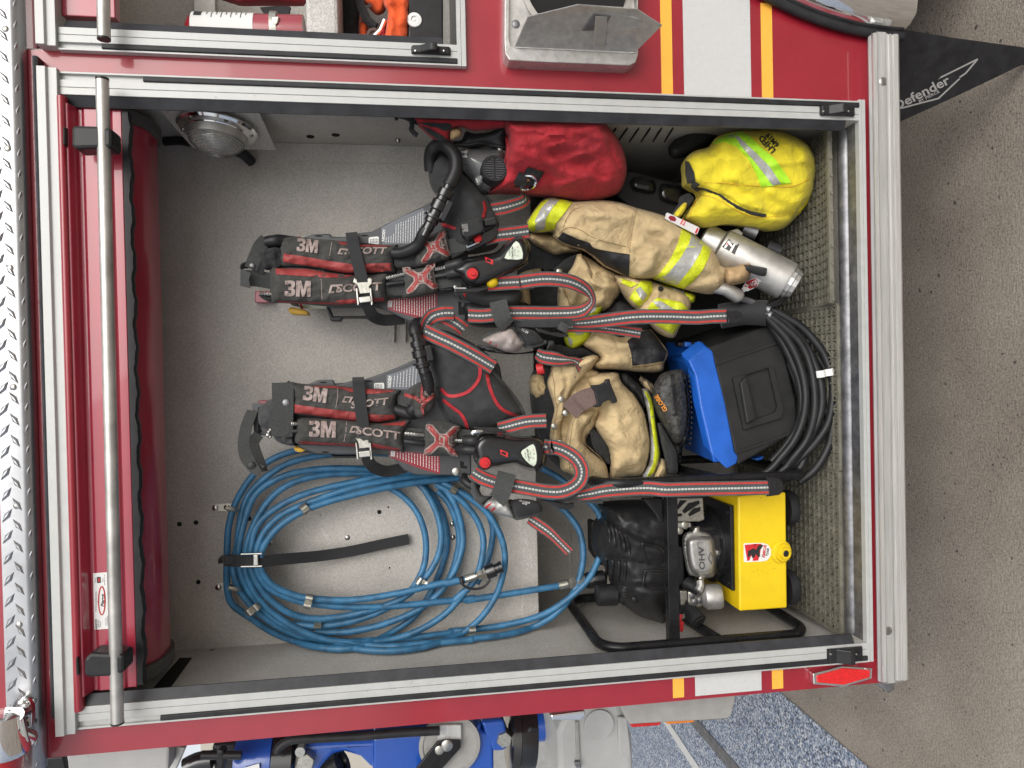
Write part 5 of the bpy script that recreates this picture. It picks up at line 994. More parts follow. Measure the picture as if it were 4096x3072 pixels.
# ================================================================== red mask bag and face mask
RB = top('mask_bag', 'stuffed red cloth bag hung by a cord on the side wall', 'bag', P(2200, 620, 0.15))
tl = (0, 0.00040)
fl1 = Soft(V('b', (1215, 858), (1350, 862), (1600, 868), (1895, 874), (1890, 935), (1760, 958), (1640, 965), (1560, 940), (1500, 960), (1480, 1000), (1500, 1060), (1470, 1062), (1385, 1052), (1300, 985), (1232, 918)), 0.10, 0.02, 22, tilt=tl, step=10, wr=0.004); o = fl1.build('bag_flap', 'red_fabric', RB)
fl1.patch('lining', V('b', (1245, 905), (1330, 905), (1480, 912), (1490, 950), (1440, 965), (1370, 935), (1340, 935)), 'black_fabric', o, 0.002, step=8); fl1.patch('lining', V('b', (1265, 930), (1330, 950), (1420, 1000), (1470, 1040), (1440, 1045), (1390, 1035), (1310, 975)), 'black_fabric', o, 0.002, step=8)
bd_ = Soft(V('b', (1885, 880)) + V('c', (150, 872), (400, 872), (720, 880), (800, 935), (870, 1020), (915, 1120), (936, 1250), (915, 1350), (870, 1425), (760, 1468), (620, 1490), (480, 1472), (330, 1450), (150, 1430), (0, 1425)) + V('b', (1745, 1435), (1800, 1360), (1845, 1280), (1870, 1180), (1890, 1040), (1900, 1000), (1880, 960)),
   0.150, 0.070, 75, tilt=tl, step=10, wr=0.010, wrs=(220, 80), back=0.9, folds=[(V('c', (130, 1100), (330, 1200), (560, 1300), (640, 1310)), 0.016, 30), (V('c', (330, 1200), (400, 1330), (380, 1440)), -0.012, 22), (V('c', (400, 1150), (600, 1220), (760, 1290)), -0.010, 22), (V('c', (80, 1010), (350, 1040), (600, 1080)), 0.010, 24), (V('c', (150, 1010), (420, 960), (600, 930)), -0.006, 20), (V('c', (720, 885), (800, 1000), (830, 1150), (900, 1290)), -0.006, 7), (V('c', (0, 1100), (60, 1260), (0, 1400)), 0.012, 40)])
o = bd_.build('bag_body', 'red_fabric', RB)
bd_.line('seam', V('c', (722, 885), (790, 990), (818, 1100), (850, 1180), (905, 1300)), 0.0016, 'red_fabric_edge', o, off=-.0005)
bd_.line('bag_hem', V('c', (45, 1010), (60, 1100), (40, 1200), (-10, 1320), (-120, 1430)), 0.0035, 'red_fabric_edge', o)
bd_.patch('leather_tab', V('c', (105, 1380), (205, 1232), (330, 1268), (270, 1360), (180, 1372)), 'patch_black', o, 0.003, step=8)
bd_.patch('loop_strap', V('c', (105, 1335), (140, 1265), (210, 1295), (185, 1380), (120, 1360)), 'black_webbing', o, 0.006, step=8)
printed('lettering', '34', V1('c', 200, 1335), -35, 14, bd_.fn(0.005), 'orange_print', o)
MB().tube([P(x, y, bd_.h(x, y)-0.010) for x, y in crom(V('c', (185, 1295), (235, 1300), (262, 1330), (255, 1365), (210, 1392), (165, 1398), (155, 1385)), 4)], 0.0036, 8).build('d_ring', 'chrome', RB)
MB().tube([P(*q) for q in crom(V('b', (1240, 905, .09), (1190, 885, .08), (1140, 862, .075), (1095, 852, .07), (1050, 845, .068)), 4)], 0.006, 8).build('hanging_cord', 'black_fabric', RB)
MB().tube([P(*q) for q in crom(V('b', (1190, 890, .08), (1195, 930, .08), (1190, 955, .08), (1215, 985, .08), (1235, 998, .08)), 4)], [0.007]*8 + [0.005]*6 + [0.003]*3, 8).build('hanging_cord', 'black_fabric', RB) if False else MB().tube([P(*q) for q in crom(V('b', (1190, 890, .08), (1195, 930, .08), (1190, 955, .08), (1215, 985, .08), (1235, 998, .08)), 4)], 0.0055, 8).build('hanging_cord', 'black_fabric', RB)
MB().tube([P(*q) for q in crom(V('b', (1070, 845, .068), (1078, 865, .068), (1080, 885, .068)), 4)], 0.004, 8).build('hanging_cord', 'black_fabric', RB)
FM = top('face_mask', 'clear and black respirator face mask tucked into the red bag', 'face mask', P(1950, 640, 0.16))
ml_ = Soft(V('b', (1535, 1130), (1600, 1085), (1760, 1085), (1880, 1080), (1895, 1200), (1870, 1320), (1800, 1400), (1720, 1420), (1640, 1330), (1570, 1240)), 0.165, 0.055, 80, tilt=(0, .0001), step=11, back=0.2)
o = ml_.build('lens', 'smoke_glass', FM)
ml_.line('lens_rim', V('b', (1545, 1200), (1620, 1290), (1700, 1390), (1740, 1425)), 0.007, 'black_rubber', o, off=-.004)
ml_.patch('lens_label', V('b', (1555, 1112), (1605, 1105), (1600, 1160), (1552, 1158)), 'label_white', o, 0.003, step=8)
printed('lettering', '6M02', V1('b', 1572, 1135), 184, 11, ml_.fn(0.0042), 'black_print', o, bold=0.02)
nc = Soft(V('b', (1600, 1190), (1690, 1120), (1790, 1120), (1850, 1180), (1830, 1330), (1740, 1400), (1670, 1320)), 0.165, 0.03, 40, step=11, tilt=(0, .0001)); nc.build('nose_cup', 'black_rubber', FM)
mo = Soft(V('b', (1480, 1062), (1500, 1040), (1560, 1030), (1590, 970), (1660, 985), (1760, 975), (1830, 945), (1870, 905), (1900, 900), (1898, 980), (1895, 1110), (1840, 1115), (1760, 1080), (1680, 1090), (1600, 1090), (1530, 1085)), 0.135, 0.035, 34, tilt=(0, .0003), step=9, folds=[(V('b', (1600, 1000), (1700, 1040), (1850, 1010)), -.008, 24)]); o = mo.build('face_seal', 'black_rubber', FM)
mo.line('brow_edge', V('b', (1485, 1065), (1600, 1068), (1700, 1052), (1780, 1072), (1880, 1088)), 0.0035, 'black_rubber', o, off=.001); printed('lettering', 'HOYT', V1('b', 1520, 1072), 8, 8, mo.fn(0.004), 'grey_print', o)
screw(*V1('b', 1845, 1095), mo.h(*V1('b', 1845, 1095)), o, 0.006, 'zinc', 'rivet')
rc = V1('b', 1805, 1245); ra = Vector((0.05, -1, -0.05)).normalized(); rq = P(rc[0], rc[1], 0.098)
rg = MB().lathe(rq, ra, [(-.03, .031), (0, .031), (.004, .029), (.004, .024), (.001, .0235), (.001, 0)], 36).build('voice_port', 'black_rubber', FM)
for i in range(-4, 5):
    s = ra.cross(Vector((0, 0, 1))).normalized(); u = s.cross(ra); hh = math.sqrt(max(0, .023**2 - (i*.0052)**2))
    for q0, q1 in ((-hh, -.0022), (.0022, hh)):
        d1, d2 = (s, u) if (q0 < 0) else (s, u)
        MB().obox(rq + ra*.0028 + d1*(i*.0052) + d2*((q0+q1)/2), d1*.0013, d2*max(.001, abs(q1-q0)/2), ra*.0012).build('grille_bar', 'grey_plastic', rg, smooth=False)
MB().px(V('b', (1655, 1310), (1700, 1285), (1720, 1300), (1705, 1345), (1680, 1360)), 0.105, 0.02).build('lens_catch', 'smoke_glass', FM, smooth=False, bevel=0.004)
for ol in (V('b', (1480, 960), (1530, 945), (1560, 960), (1555, 1000), (1490, 1035), (1475, 1020)), V('b', (1885, 905), (1930, 880)) + V('c', (60, 880), (150, 865), (240, 862), (255, 885), (235, 910), (140, 935), (130, 995), (70, 998), (45, 950))):
    t_ = Soft(ol, 0.090, 0.02, 12, step=8, tilt=(0, .0002)); t_.build('head_strap', 'tan_knit', FM)
MB().px(V('c', (40, 905), (100, 930), (128, 940), (120, 968), (60, 965)), 0.088, 0.008).build('strap_buckle', 'black_plastic', FM, smooth=False, bevel=0.002)

# ================================================================== yellow bag
YG = top('yellow_bag', 'yellow cloth gear bag with lime reflective stripe standing on the floor mat', 'bag', P(3050, 720, 0.15))
yb = Soft(V('c', (1362, 1180), (1430, 1115), (1540, 1082), (1600, 1010), (1740, 966), (1900, 962)) + V('d', (100, 958), (230, 970), (330, 1005), (420, 1060), (475, 1130), (496, 1230), (485, 1330), (465, 1430), (420, 1510), (350, 1590)) + V('i', (1165, 10), (1090, 110), (1000, 200), (900, 228), (740, 202), (560, 182), (390, 205), (250, 142)) + V('c', (1335, 1640), (1400, 1530), (1470, 1430), (1430, 1400), (1370, 1355), (1365, 1270)), 0.185, 0.080, 85, tilt=(0, .00012), step=10, wr=0.010, wrs=(160, 120), back=1.0,
   folds=[(V('c', (1480, 1395), (1640, 1440), (1800, 1540), (2028, 1590), (2200, 1580)), -0.012, 10), (V('c', (1500, 1380), (1700, 1440), (1900, 1540)), 0.008, 26), (V('c', (1500, 1220), (1650, 1160)), 0.004, 22), (V('d', (420, 1070), (400, 1180), (440, 1280), (400, 1400)), 0.008, 22), (V('d', (330, 1080), (360, 1200), (430, 1240)), -0.008, 14), (V('d', (150, 1420), (330, 1500), (420, 1480)), 0.008, 24), (V('c', (1370, 1180), (1440, 1340)), 0.008, 20), (V('d', (-100, 1400), (250, 1560)), -.006, 30)])
o = yb.build('bag_body', 'yellow_fabric', YG)
yb.patch('reflective_band', V('c', (1572, 1062), (1605, 1020), (1680, 985), (1770, 968), (1840, 1000), (1920, 1080), (2030, 1175), (2100, 1270), (2148, 1345), (2003, 1372), (1930, 1380), (1890, 1270), (1830, 1160), (1750, 1080), (1660, 1042)), 'lime_flat', o, 0.0016, step=11)
yb.patch('silver_band', V('c', (1672, 1004), (1740, 985), (1800, 1045), (1890, 1130), (1990, 1230), (2072, 1356), (2012, 1366), (1930, 1255), (1850, 1155), (1775, 1070), (1740, 1012)), 'silver_trim', o, 0.0030, step=11)
yb.patch('mouth_lining', V('c', (1370, 1185), (1395, 1195), (1432, 1270), (1442, 1340), (1415, 1350), (1385, 1350), (1372, 1280)), 'black_fabric', o, 0.002, step=8)
yb.line('zip', V('c', (1455, 1400), (1500, 1390), (1590, 1425), (1700, 1500), (1820, 1560), (1960, 1592)), 0.0045, 'black_fabric', o, off=-.001); yb.line('zip', V('c', (1460, 1392), (1430, 1370), (1455, 1350)), 0.008, 'black_fabric', o)
for q in (((1505, 1345), (1650, 1352), (1900, 1372), (2150, 1375), (2280, 1320)), ((1480, 1440), (1580, 1460), (1760, 1560), (1900, 1600), (2100, 1590), (2180, 1550)), ((1470, 1440), (1420, 1530), (1400, 1600))): yb.line('seam', V('c', *q), 0.0011, 'yellow_plastic', o, off=.0002)
printed('lettering', 'LHFD', V1('d', 128, 1062), -131, 24, yb.fn(0.0028), 'black_print', o, bold=0.035); printed('lettering', '6M19', V1('d', 166, 1032), -131, 20, yb.fn(0.0028), 'black_print', o, bold=0.035)
MB().px(V('c', (1275, 1580), (1330, 1500), (1340, 1440), (1400, 1420), (1440, 1460), (1390, 1530), (1330, 1600), (1280, 1615)), 0.16, 0.02).build('side_strap', 'black_fabric', YG, smooth=False, bevel=0.004)
yt = Soft(V('c', (1275, 1590), (1350, 1500), (1380, 1510), (1330, 1600)), 0.155, 0.012, 10, step=8); yt.build('side_tab', 'yellow_fabric', YG)

# ================================================================== turnout coat: the folded sleeve on top of the pile
TC = top('turnout_coat', 'tan firefighter coat sleeve with lime and silver cuff bands on the pile', 'coat', P(2500, 1000, 0.3))
sl = Soft(V('h', (250, 455), (290, 380), (340, 310), (400, 240), (480, 210), (600, 225), (700, 248), (850, 238), (1000, 238), (1150, 262), (1290, 310), (1450, 352), (1600, 405), (1720, 480), (1830, 545)) + V('i', (380, 300), (450, 350), (500, 420), (525, 480), (578, 505), (580, 560), (560, 620), (500, 680), (430, 695), (340, 680), (220, 650), (120, 610), (40, 588)) + V('h', (1440, 988), (1340, 995), (1230, 980), (1100, 920), (980, 860), (880, 770), (800, 720), (700, 690), (580, 650), (500, 580), (500, 540), (380, 545), (290, 535)),
   0.205, 0.075, 58, tilt=(-0.00002, 0.00006), step=9, wr=0.010, wrs=(170, 120), back=0.6,
   folds=[(V('h', (840, 250), (900, 340), (1080, 370), (1250, 330)), 0.012, 34), (V('h', (880, 330), (1000, 300)), -.010, 20), (V('h', (1300, 310), (1260, 480), (1230, 700)), -0.004, 7), (V('h', (1370, 640), (1480, 700), (1440, 840), (1330, 990)), 0.020, 26), (V('h', (1300, 720), (1400, 640), (1520, 620)), -.014, 24), (V('h', (1480, 740), (1560, 870)), -.012, 20), (V('h', (560, 560), (780, 640), (900, 640), (1220, 740)), -0.006, 9), (V('h', (640, 480), (760, 400)), .006, 24), (V('i', (300, 610), (450, 560), (560, 560)), -0.008, 18)])
o = sl.build('sleeve', 'tan_fabric', TC)
sl.patch('lime_band', V('h', (258, 462), (300, 380), (345, 315), (405, 248), (480, 217), (600, 232), (690, 252), (620, 345), (555, 430), (525, 462), (520, 515), (400, 535), (300, 525), (262, 490)), 'lime_trim', o, 0.0018, step=10)
sl.patch('silver_band', V('h', (472, 220), (565, 232), (490, 320), (432, 415), (425, 515), (342, 528), (332, 430), (385, 320)), 'silver_trim', o, 0.0030, step=10)
sl.patch('elbow_patch', V('h', (595, 542), (720, 602), (850, 642), (880, 690), (930, 705), (1080, 730), (1230, 752), (1222, 965), (1120, 910), (1000, 855), (900, 765), (800, 700), (690, 670), (590, 630), (548, 598)), 'patch_black', o, 0.0018, step=11)
sl.patch('lime_band', V('i', (237, 208), (300, 238), (385, 305), (452, 362), (430, 430), (390, 515), (320, 600), (250, 655), (160, 630), (25, 583), (75, 540), (150, 440), (210, 320)), 'lime_trim', o, 0.0018, step=10)
sl.patch('silver_band', V('i', (308, 245), (395, 312), (372, 385), (310, 490), (205, 622), (120, 605), (52, 590), (135, 540), (225, 430), (290, 320)), 'silver_trim', o, 0.0030, step=10)
for q in (((560, 560), (640, 500), (760, 520), (900, 600), (1230, 690)), ((1300, 318), (1268, 450), (1240, 600), (1228, 740)), ((790, 300), (700, 330), (640, 400), (600, 500))): sl.line('seam', V('h', *q), 0.0010, 'thread_tan', o, off=.0003)
kn = Soft(V('i', (555, 500), (610, 492), (735, 462), (745, 520), (735, 565), (690, 610), (580, 625), (550, 570)), 0.155, 0.05, 32, step=10, wr=0.004, wrs=(60, 25)); o = kn.build('knit_cuff', 'tan_knit', TC)
kn2 = Soft(V('i', (692, 480), (730, 478), (800, 490), (858, 502), (862, 520), (850, 560), (790, 555), (720, 528), (700, 525)), 0.118, 0.018, 20, step=9); kn2.build('thumb_loop', 'black_fabric', TC)

# ================================================================== middle trousers: crumpled pile with pockets, trim and knee patch
TR = top('turnout_trousers', 'crumpled tan turnout trousers with black knee patch under the coat sleeve', 'trousers', P(2450, 1300, 0.35), 'turnout trousers in the pile')
def soft(name, k, pts, m, par, Y, t, R, patches=(), **kw):
    s = Soft(V(k, *pts), Y, t, R, step=kw.pop('step', 12), **kw); o = s.build(name, m, par)
    for nm, pp, pm, off in patches: s.patch(nm, V(k, *pp), pm, o, off, step=10)
    return s, o
soft('lining', 'h', ((180, 560), (500, 560), (900, 740), (1300, 960), (1500, 1100), (1500, 1400), (1000, 1560), (500, 1600), (250, 1500), (180, 1200)), 'black_fabric', TR, 0.34, 0.06, 100, wr=.008)  # black lining, drawn large so it also fills the deep dark behind
soft('trouser_leg', 'h', ((270, 560), (380, 545), (520, 560), (640, 640), (800, 720), (780, 750), (640, 740), (520, 760), (400, 700), (300, 640)), 'tan_fabric', TR, 0.27, 0.06, 50, wr=.008, wrs=(60, 60))
soft('waist_lining', 'h', ((360, 925), (500, 895), (620, 800), (760, 740), (860, 790), (820, 850), (640, 940), (520, 945)), 'black_fabric', TR, 0.25, 0.03, 30)
screw(*V1('h', 562, 915), 0.215, TR, 0.008, 'zinc', 'snap')
soft('waist_panel', 'h', ((200, 930), (330, 890), (420, 895), (380, 930), (300, 960), (280, 1080), (285, 1240), (180, 1230), (180, 1000)), 'tan_fabric', TR, 0.24, 0.03, 30, wr=.004)
soft('pocket_back', 'h', ((550, 1075), (620, 960), (700, 810), (760, 740), (850, 780), (1000, 880), (1110, 930), (1130, 1000), (1150, 1100), (1090, 1200), (1025, 1280), (900, 1290), (700, 1310), (560, 1285)), 'tan_fabric', TR, 0.26, 0.07, 70, step=8, wr=.014, wrs=(85, 85), folds=[(V('h', (640, 950), (720, 1100), (660, 1280)), .02, 20), (V('h', (900, 1020), (1000, 1050), (1130, 1080)), .016, 22), (V('h', (590, 1080), (620, 1280)), -.014, 14)])
soft('pocket_flap', 'h', ((742, 728), (765, 745), (830, 830), (885, 930), (895, 1030), (850, 1120), (790, 1070), (720, 1020), (640, 950), (690, 860)), 'tan_fabric', TR, 0.20, 0.02, 24, wr=.006, wrs=(50, 50), folds=[(V('h', (750, 735), (830, 900), (880, 1010)), .01, 12)])
soft('pocket_flap', 'h', ((555, 1080), (610, 1075), (640, 1140), (700, 1210), (690, 1300), (620, 1310), (560, 1285)), 'tan_fabric', TR, 0.20, 0.02, 24, wr=.006, wrs=(40, 40), folds=[(V('h', (600, 1090), (650, 1200), (640, 1300)), .01, 12)])
soft('trim_piece', 'h', ((700, 1250), (830, 1240), (960, 1220), (985, 1250), (930, 1330), (850, 1370), (760, 1375), (650, 1360)), 'lime_trim', TR, 0.225, 0.03, 30, [('silver_band', ((830, 1260), (930, 1235), (900, 1290), (800, 1340)), 'silver_trim', .002)], wr=.004)
soft('cuff_pile', 'h', ((1080, 970), (1150, 950), (1340, 970), (1440, 1000), (1600, 1060), (1780, 1130), (1812, 1200), (1795, 1290), (1700, 1450), (1640, 1545), (1500, 1500), (1380, 1380), (1270, 1270), (1180, 1160)), 'tan_fabric', TR, 0.225, 0.06, 42, [
    ('lime_band', ((1385, 1300), (1430, 1220), (1490, 1165), (1600, 1180), (1720, 1205), (1795, 1280), (1720, 1400), (1640, 1510), (1500, 1430)), 'lime_trim', .0018), ('silver_band', ((1445, 1195), (1530, 1195), (1600, 1240), (1690, 1295), (1620, 1330), (1540, 1300)), 'silver_trim', .003),
    ('lime_band', ((1232, 1165), (1280, 1080), (1340, 1000), (1440, 1010), (1450, 1085), (1400, 1180), (1320, 1250)), 'lime_trim', .0018), ('silver_band', ((1285, 1085), (1330, 1060), (1400, 1140), (1360, 1200), (1320, 1150)), 'silver_trim', .003), ('lime_band', ((1145, 978), (1250, 1010), (1310, 1030), (1240, 1065), (1150, 1020)), 'lime_trim', .0018)], step=9, wr=.009, wrs=(95, 95), folds=[(V('h', (1310, 1280), (1420, 1150), (1460, 1050)), -.02, 16), (V('h', (1460, 1150), (1620, 1160), (1790, 1200)), -.010, 12)])
screw(*V1('h', 1525, 1078), 0.148, TR, 0.007, 'dark_gap', 'eyelet')
soft('trim_piece', 'h', ((1520, 1020), (1640, 1060), (1790, 1110), (1850, 1140), (1840, 1200), (1790, 1210), (1650, 1120), (1530, 1060)), 'lime_trim', TR, 0.23, 0.03, 20, [('silver_band', ((1610, 1060), (1740, 1100), (1750, 1130), (1650, 1105)), 'silver_trim', .002)])
soft('leg_black', 'l', ((860, 140), (920, 60), (1000, 0), (1130, 60), (1210, 110), (1260, 240), (1120, 300), (1000, 310), (900, 260)), 'patch_black', TR, 0.24, 0.05, 45, wr=.004)
soft('knee', 'l', ((690, 370), (740, 300), (790, 245), (900, 262), (1000, 300), (1100, 270), (1230, 228), (1300, 300), (1392, 430), (1365, 520), (1342, 592), (1220, 600), (1100, 592), (950, 578), (800, 572), (775, 520), (830, 475), (760, 420)), 'tan_fabric', TR, 0.235, 0.065, 38, [('knee_patch', ((1060, 340), (1150, 265), (1238, 240), (1300, 310), (1385, 430), (1362, 508), (1230, 530), (1102, 545), (1090, 440)), 'patch_black', .0018), ('edge_seam', ((1102, 552), (1230, 540), (1360, 518), (1355, 528), (1230, 552), (1104, 562)), 'thread_tan', .0014)], step=9, wr=.008, wrs=(120, 100), folds=[(V('l', (1000, 300), (1080, 400), (1095, 580)), -.005, 6), (V('l', (780, 300), (960, 380), (1080, 380)), .008, 24), (V('l', (790, 540), (950, 545), (1090, 550)), -.004, 6)])
soft('trim_piece', 'l', ((530, 320), (560, 260), (640, 230), (740, 240), (752, 330), (700, 370), (620, 410), (560, 390)), 'lime_trim', TR, 0.25, 0.04, 30, [('silver_band', ((600, 250), (700, 235), (690, 280), (640, 290)), 'silver_trim', .002), ('silver_band', ((560, 300), (600, 330), (600, 380), (575, 370)), 'silver_trim', .002)], wr=.004)
soft('lining', 'l', ((430, 380), (560, 380), (700, 390), (820, 470), (700, 480), (520, 520), (420, 500)), 'black_fabric', TR, 0.26, 0.04, 30, wr=.006)

# ================================================================== trousers rolled on a boot, with webbing buckle
TB_ = top('turnout_trousers', 'tan turnout trousers with black side-release buckle bunched down over a boot', 'trousers', P(2350, 1750, 0.35), 'turnout trousers in the pile')
soft('lining', 'l', ((250, 640), (420, 560), (800, 560), (1100, 640), (1250, 900), (1300, 1400), (900, 1480), (500, 1400), (300, 1100)), 'black_fabric', TB_, 0.30, 0.06, 90, wr=.006)
soft('lining_fold', 'l', ((245, 660), (300, 600), (390, 620), (420, 720), (380, 800), (300, 830), (250, 770)), 'tan_fabric', TB_, 0.29, 0.05, 30, wr=.012, wrs=(40, 40))
soft('front_panel', 'l', ((430, 640), (520, 570), (640, 560), (760, 570), (850, 640), (840, 900), (790, 1060), (720, 1150), (720, 1250), (640, 1380), (540, 1400), (470, 1230), (470, 1000), (450, 820)), 'tan_fabric', TB_, 0.222, 0.035, 40, step=9, wr=.010, wrs=(90, 90), folds=[(V('l', (600, 620), (640, 760), (620, 900)), .008, 22), (V('l', (560, 980), (600, 1150), (580, 1330)), -.008, 16)])
s_tb, o_tb = soft('trouser_body', 'l', ((720, 650), (800, 605), (900, 598), (985, 605), (1015, 680), (1120, 780), (1190, 900), (1232, 1050), (1255, 1200), (1235, 1330), (1185, 1445), (1050, 1462), (912, 1482), (905, 1330), (880, 1230), (780, 1050), (800, 930), (740, 760)), 'tan_fabric', TB_, 0.235, 0.075, 52, step=9, wr=.011, wrs=(130, 110), folds=[(V('l', (810, 930), (850, 960), (870, 920)), -.016, 16), (V('l', (800, 1010), (950, 1120), (1100, 1160)), .010, 30), (V('l', (960, 680), (930, 720), (960, 760)), -.010, 14), (V('l', (910, 1320), (1000, 1340), (1150, 1300)), .008, 24), (V('l', (950, 1440), (1100, 1400)), -.008, 20), (V('l', (740, 660), (900, 640), (980, 690)), .014, 24)])
s_w1, o_w1 = soft('waistband', 'l', ((392, 690), (415, 600), (430, 550), (490, 520), (600, 515), (700, 472), (780, 455), (820, 482), (760, 570), (690, 655), (610, 740), (560, 850), (530, 960), (505, 1060), (520, 1170), (480, 1235), (420, 1180), (415, 1100), (432, 1000), (450, 900), (415, 780)), 'tan_fabric', TB_, 0.20, 0.040, 26, step=8, wr=.009, wrs=(95, 95), folds=[(V('l', (520, 560), (560, 700), (500, 850), (480, 1040)), -.010, 10), (V('l', (480, 540), (620, 560), (740, 500)), .012, 22)])
for x, y in ((610, 628), (508, 822), (450, 1048), (545, 938), (500, 1186)): screw(*V1('l', x, y), 0.153, TB_, 0.0075, 'zinc', 'snap')
s_w2, o_w2 = soft('waistband', 'l', ((560, 1060), (600, 960), (640, 915), (720, 900), (800, 900), (775, 980), (700, 1080), (690, 1180), (760, 1260), (850, 1330), (892, 1400), (905, 1555), (810, 1560), (700, 1495), (580, 1440), (500, 1390), (515, 1240)), 'tan_fabric', TB_, 0.20, 0.040, 28, step=8, wr=.008, wrs=(100, 100), folds=[(V('l', (640, 940), (610, 1100), (680, 1300), (820, 1450)), .008, 26)])
soft('gap_fill', 'l', ((745, 1055), (790, 1080), (880, 1180), (922, 1330), (900, 1440), (870, 1330), (800, 1270), (760, 1180)), 'black_fabric', TB_, 0.20, 0.02, 18)  # black sheet put in for the dark gap between the trouser folds
soft('leg_lining', 'l', ((1010, 600), (1100, 650), (1190, 760), (1250, 1000), (1240, 1060), (1190, 900), (1110, 780), (1020, 690)), 'patch_black', TB_, 0.215, 0.035, 24)
s, o = soft('leg_trim', 'l', ((1175, 735), (1225, 750), (1275, 850), (1300, 1050), (1335, 1280), (1290, 1430), (1250, 1478), (1180, 1470), (1240, 1330), (1245, 1150), (1225, 950)), 'silver_trim', TB_, 0.20, 0.03, 28)
s.patch('lime_band', V('l', (1195, 752), (1225, 760), (1270, 860), (1293, 1050), (1325, 1280), (1280, 1430), (1245, 1465), (1222, 1465), (1275, 1350), (1285, 1230), (1255, 1000), (1240, 850)), 'lime_trim', o, .002, step=9)
soft('leg_hem', 'l', ((1292, 1050), (1330, 1180), (1385, 1370), (1360, 1475), (1270, 1482), (1335, 1310), (1310, 1150)), 'tan_fabric', TB_, 0.20, 0.04, 24)
soft('hem_cloth', 'l', ((1150, 620), (1250, 680), (1280, 740), (1280, 800), (1230, 770), (1150, 660)), 'tan_fabric', TB_, 0.24, 0.03, 20)
ribbon('webbing', V('l', (575, 925, .150), (640, 860, .140), (700, 825, .130), (790, 795, .125)), 0.046, 'brown_webbing', TB_, thick=0.004); ribbon('webbing', V('l', (655, 862, .128), (690, 832, .122), (800, 788, .118)), 0.044, 'brown_webbing', TB_, thick=0.004)
MB().px(V('l', (752, 708), (830, 702), (872, 682), (880, 660), (912, 652), (918, 690), (975, 828), (972, 850), (938, 862), (930, 842), (905, 828), (855, 850), (838, 885), (782, 892), (776, 876), (808, 860), (788, 760)), 0.108, 0.014).build('release_buckle', 'black_plastic', TB_, smooth=False, bevel=0.003)
for s_, o_, pts in ((s_w1, o_w1, ((790, 490), (700, 600), (620, 695), (555, 830), (518, 960), (492, 1060), (500, 1160))), (s_w1, o_w1, ((430, 600), (450, 700), (455, 800), (475, 900), (455, 1010), (440, 1120))), (s_w2, o_w2, ((650, 930), (610, 1010), (585, 1150), (570, 1300), (580, 1400))), (s_w2, o_w2, ((770, 960), (715, 1080), (705, 1180), (770, 1250), (845, 1320), (882, 1400), (888, 1520))), (s_tb, o_tb, ((995, 690), (1095, 795), (1165, 910), (1208, 1050), (1228, 1200), (1212, 1330))), (s_tb, o_tb, ((960, 1420), (1060, 1400), (1150, 1370)))):
    s_.line('seam', V('l', *pts), 0.0011, 'thread_tan', o_, off=.0004)
BT = top('boot', 'scuffed black leather firefighter boot lying against the blue toolbox', 'boot', P(2700, 1700, 0.25))
bt, o = soft('boot_upper', 'l', ((1268, 740), (1300, 660), (1360, 600), (1480, 575), (1535, 598), (1555, 750), (1572, 900), (1560, 1080), (1530, 1170), (1500, 1200), (1450, 1200), (1400, 1130), (1330, 1010), (1270, 860)), 'boot_leather', BT, 0.19, 0.07, 70, wr=.004, wrs=(80, 80), folds=[(V('l', (1300, 980), (1400, 1020), (1470, 960)), -.005, 8)])
bt.patch('stitched_band', V('l', (1415, 615), (1440, 610), (1455, 740), (1475, 900), (1468, 965), (1448, 910), (1432, 760)), 'black_rubber', o, .0025, step=9)
printed('lettering', 'GLOBE', V1('l', 1336, 855), -123, 17, bt.fn(.0022), 'orange_print', o, bold=.03)
so, o2 = soft('boot_sole', 'l', ((1478, 578), (1535, 590), (1556, 640), (1572, 760), (1586, 900), (1575, 1080), (1548, 1180), (1520, 1215), (1505, 1320), (1490, 1430), (1470, 1435), (1480, 1280), (1500, 1160), (1545, 1000), (1545, 850), (1525, 680)), 'black_rubber', BT, 0.19, 0.045, 16, step=10)
for i in range(14):
    t = i/13; y = 620 + t*560; x = 1560 + 26*math.sin(t*2.6); MB().px(V('l', (x, y), (x+14, y+3), (x+14, y+24), (x, y+22)), 0.165, 0.05).build('tread_lug', 'black_rubber', o2, smooth=False, bevel=0.002)
soft('boot_shaft', 'l', ((1300, 990), (1340, 1020), (1410, 1140), (1455, 1220), (1480, 1290), (1478, 1440), (1390, 1440), (1370, 1330), (1330, 1160)), 'black_fabric', BT, 0.20, 0.05, 35, wr=.004)

# ================================================================== card tag on the coat
CT = MB().px(V('i', (110, 138), (118, 100), (130, 93), (355, 198), (365, 212), (348, 250), (335, 252)), 0.135, 0.001).build('identity_card', 'card', None, smooth=False)
tag(CT, 'small white card with a red band lying between the coat sleeve and yellow bag', 'card')
flatpoly('card_print', V('i', (222, 176), (240, 142), (266, 155), (250, 190)), 0.1342, 'red_print', CT); flatpoly('card_print', V('i', (330, 240), (348, 205), (360, 212), (342, 248)), 0.1342, 'red_print', CT)
flatpoly('card_print', V('i', (135, 128), (150, 114), (180, 122), (195, 140), (185, 158), (150, 150)), 0.1342, 'label_red', CT); printed('lettering', 'FIRE', V1('i', 245, 168), -63, 8, 0.1336, 'white_print', CT, bold=.02)
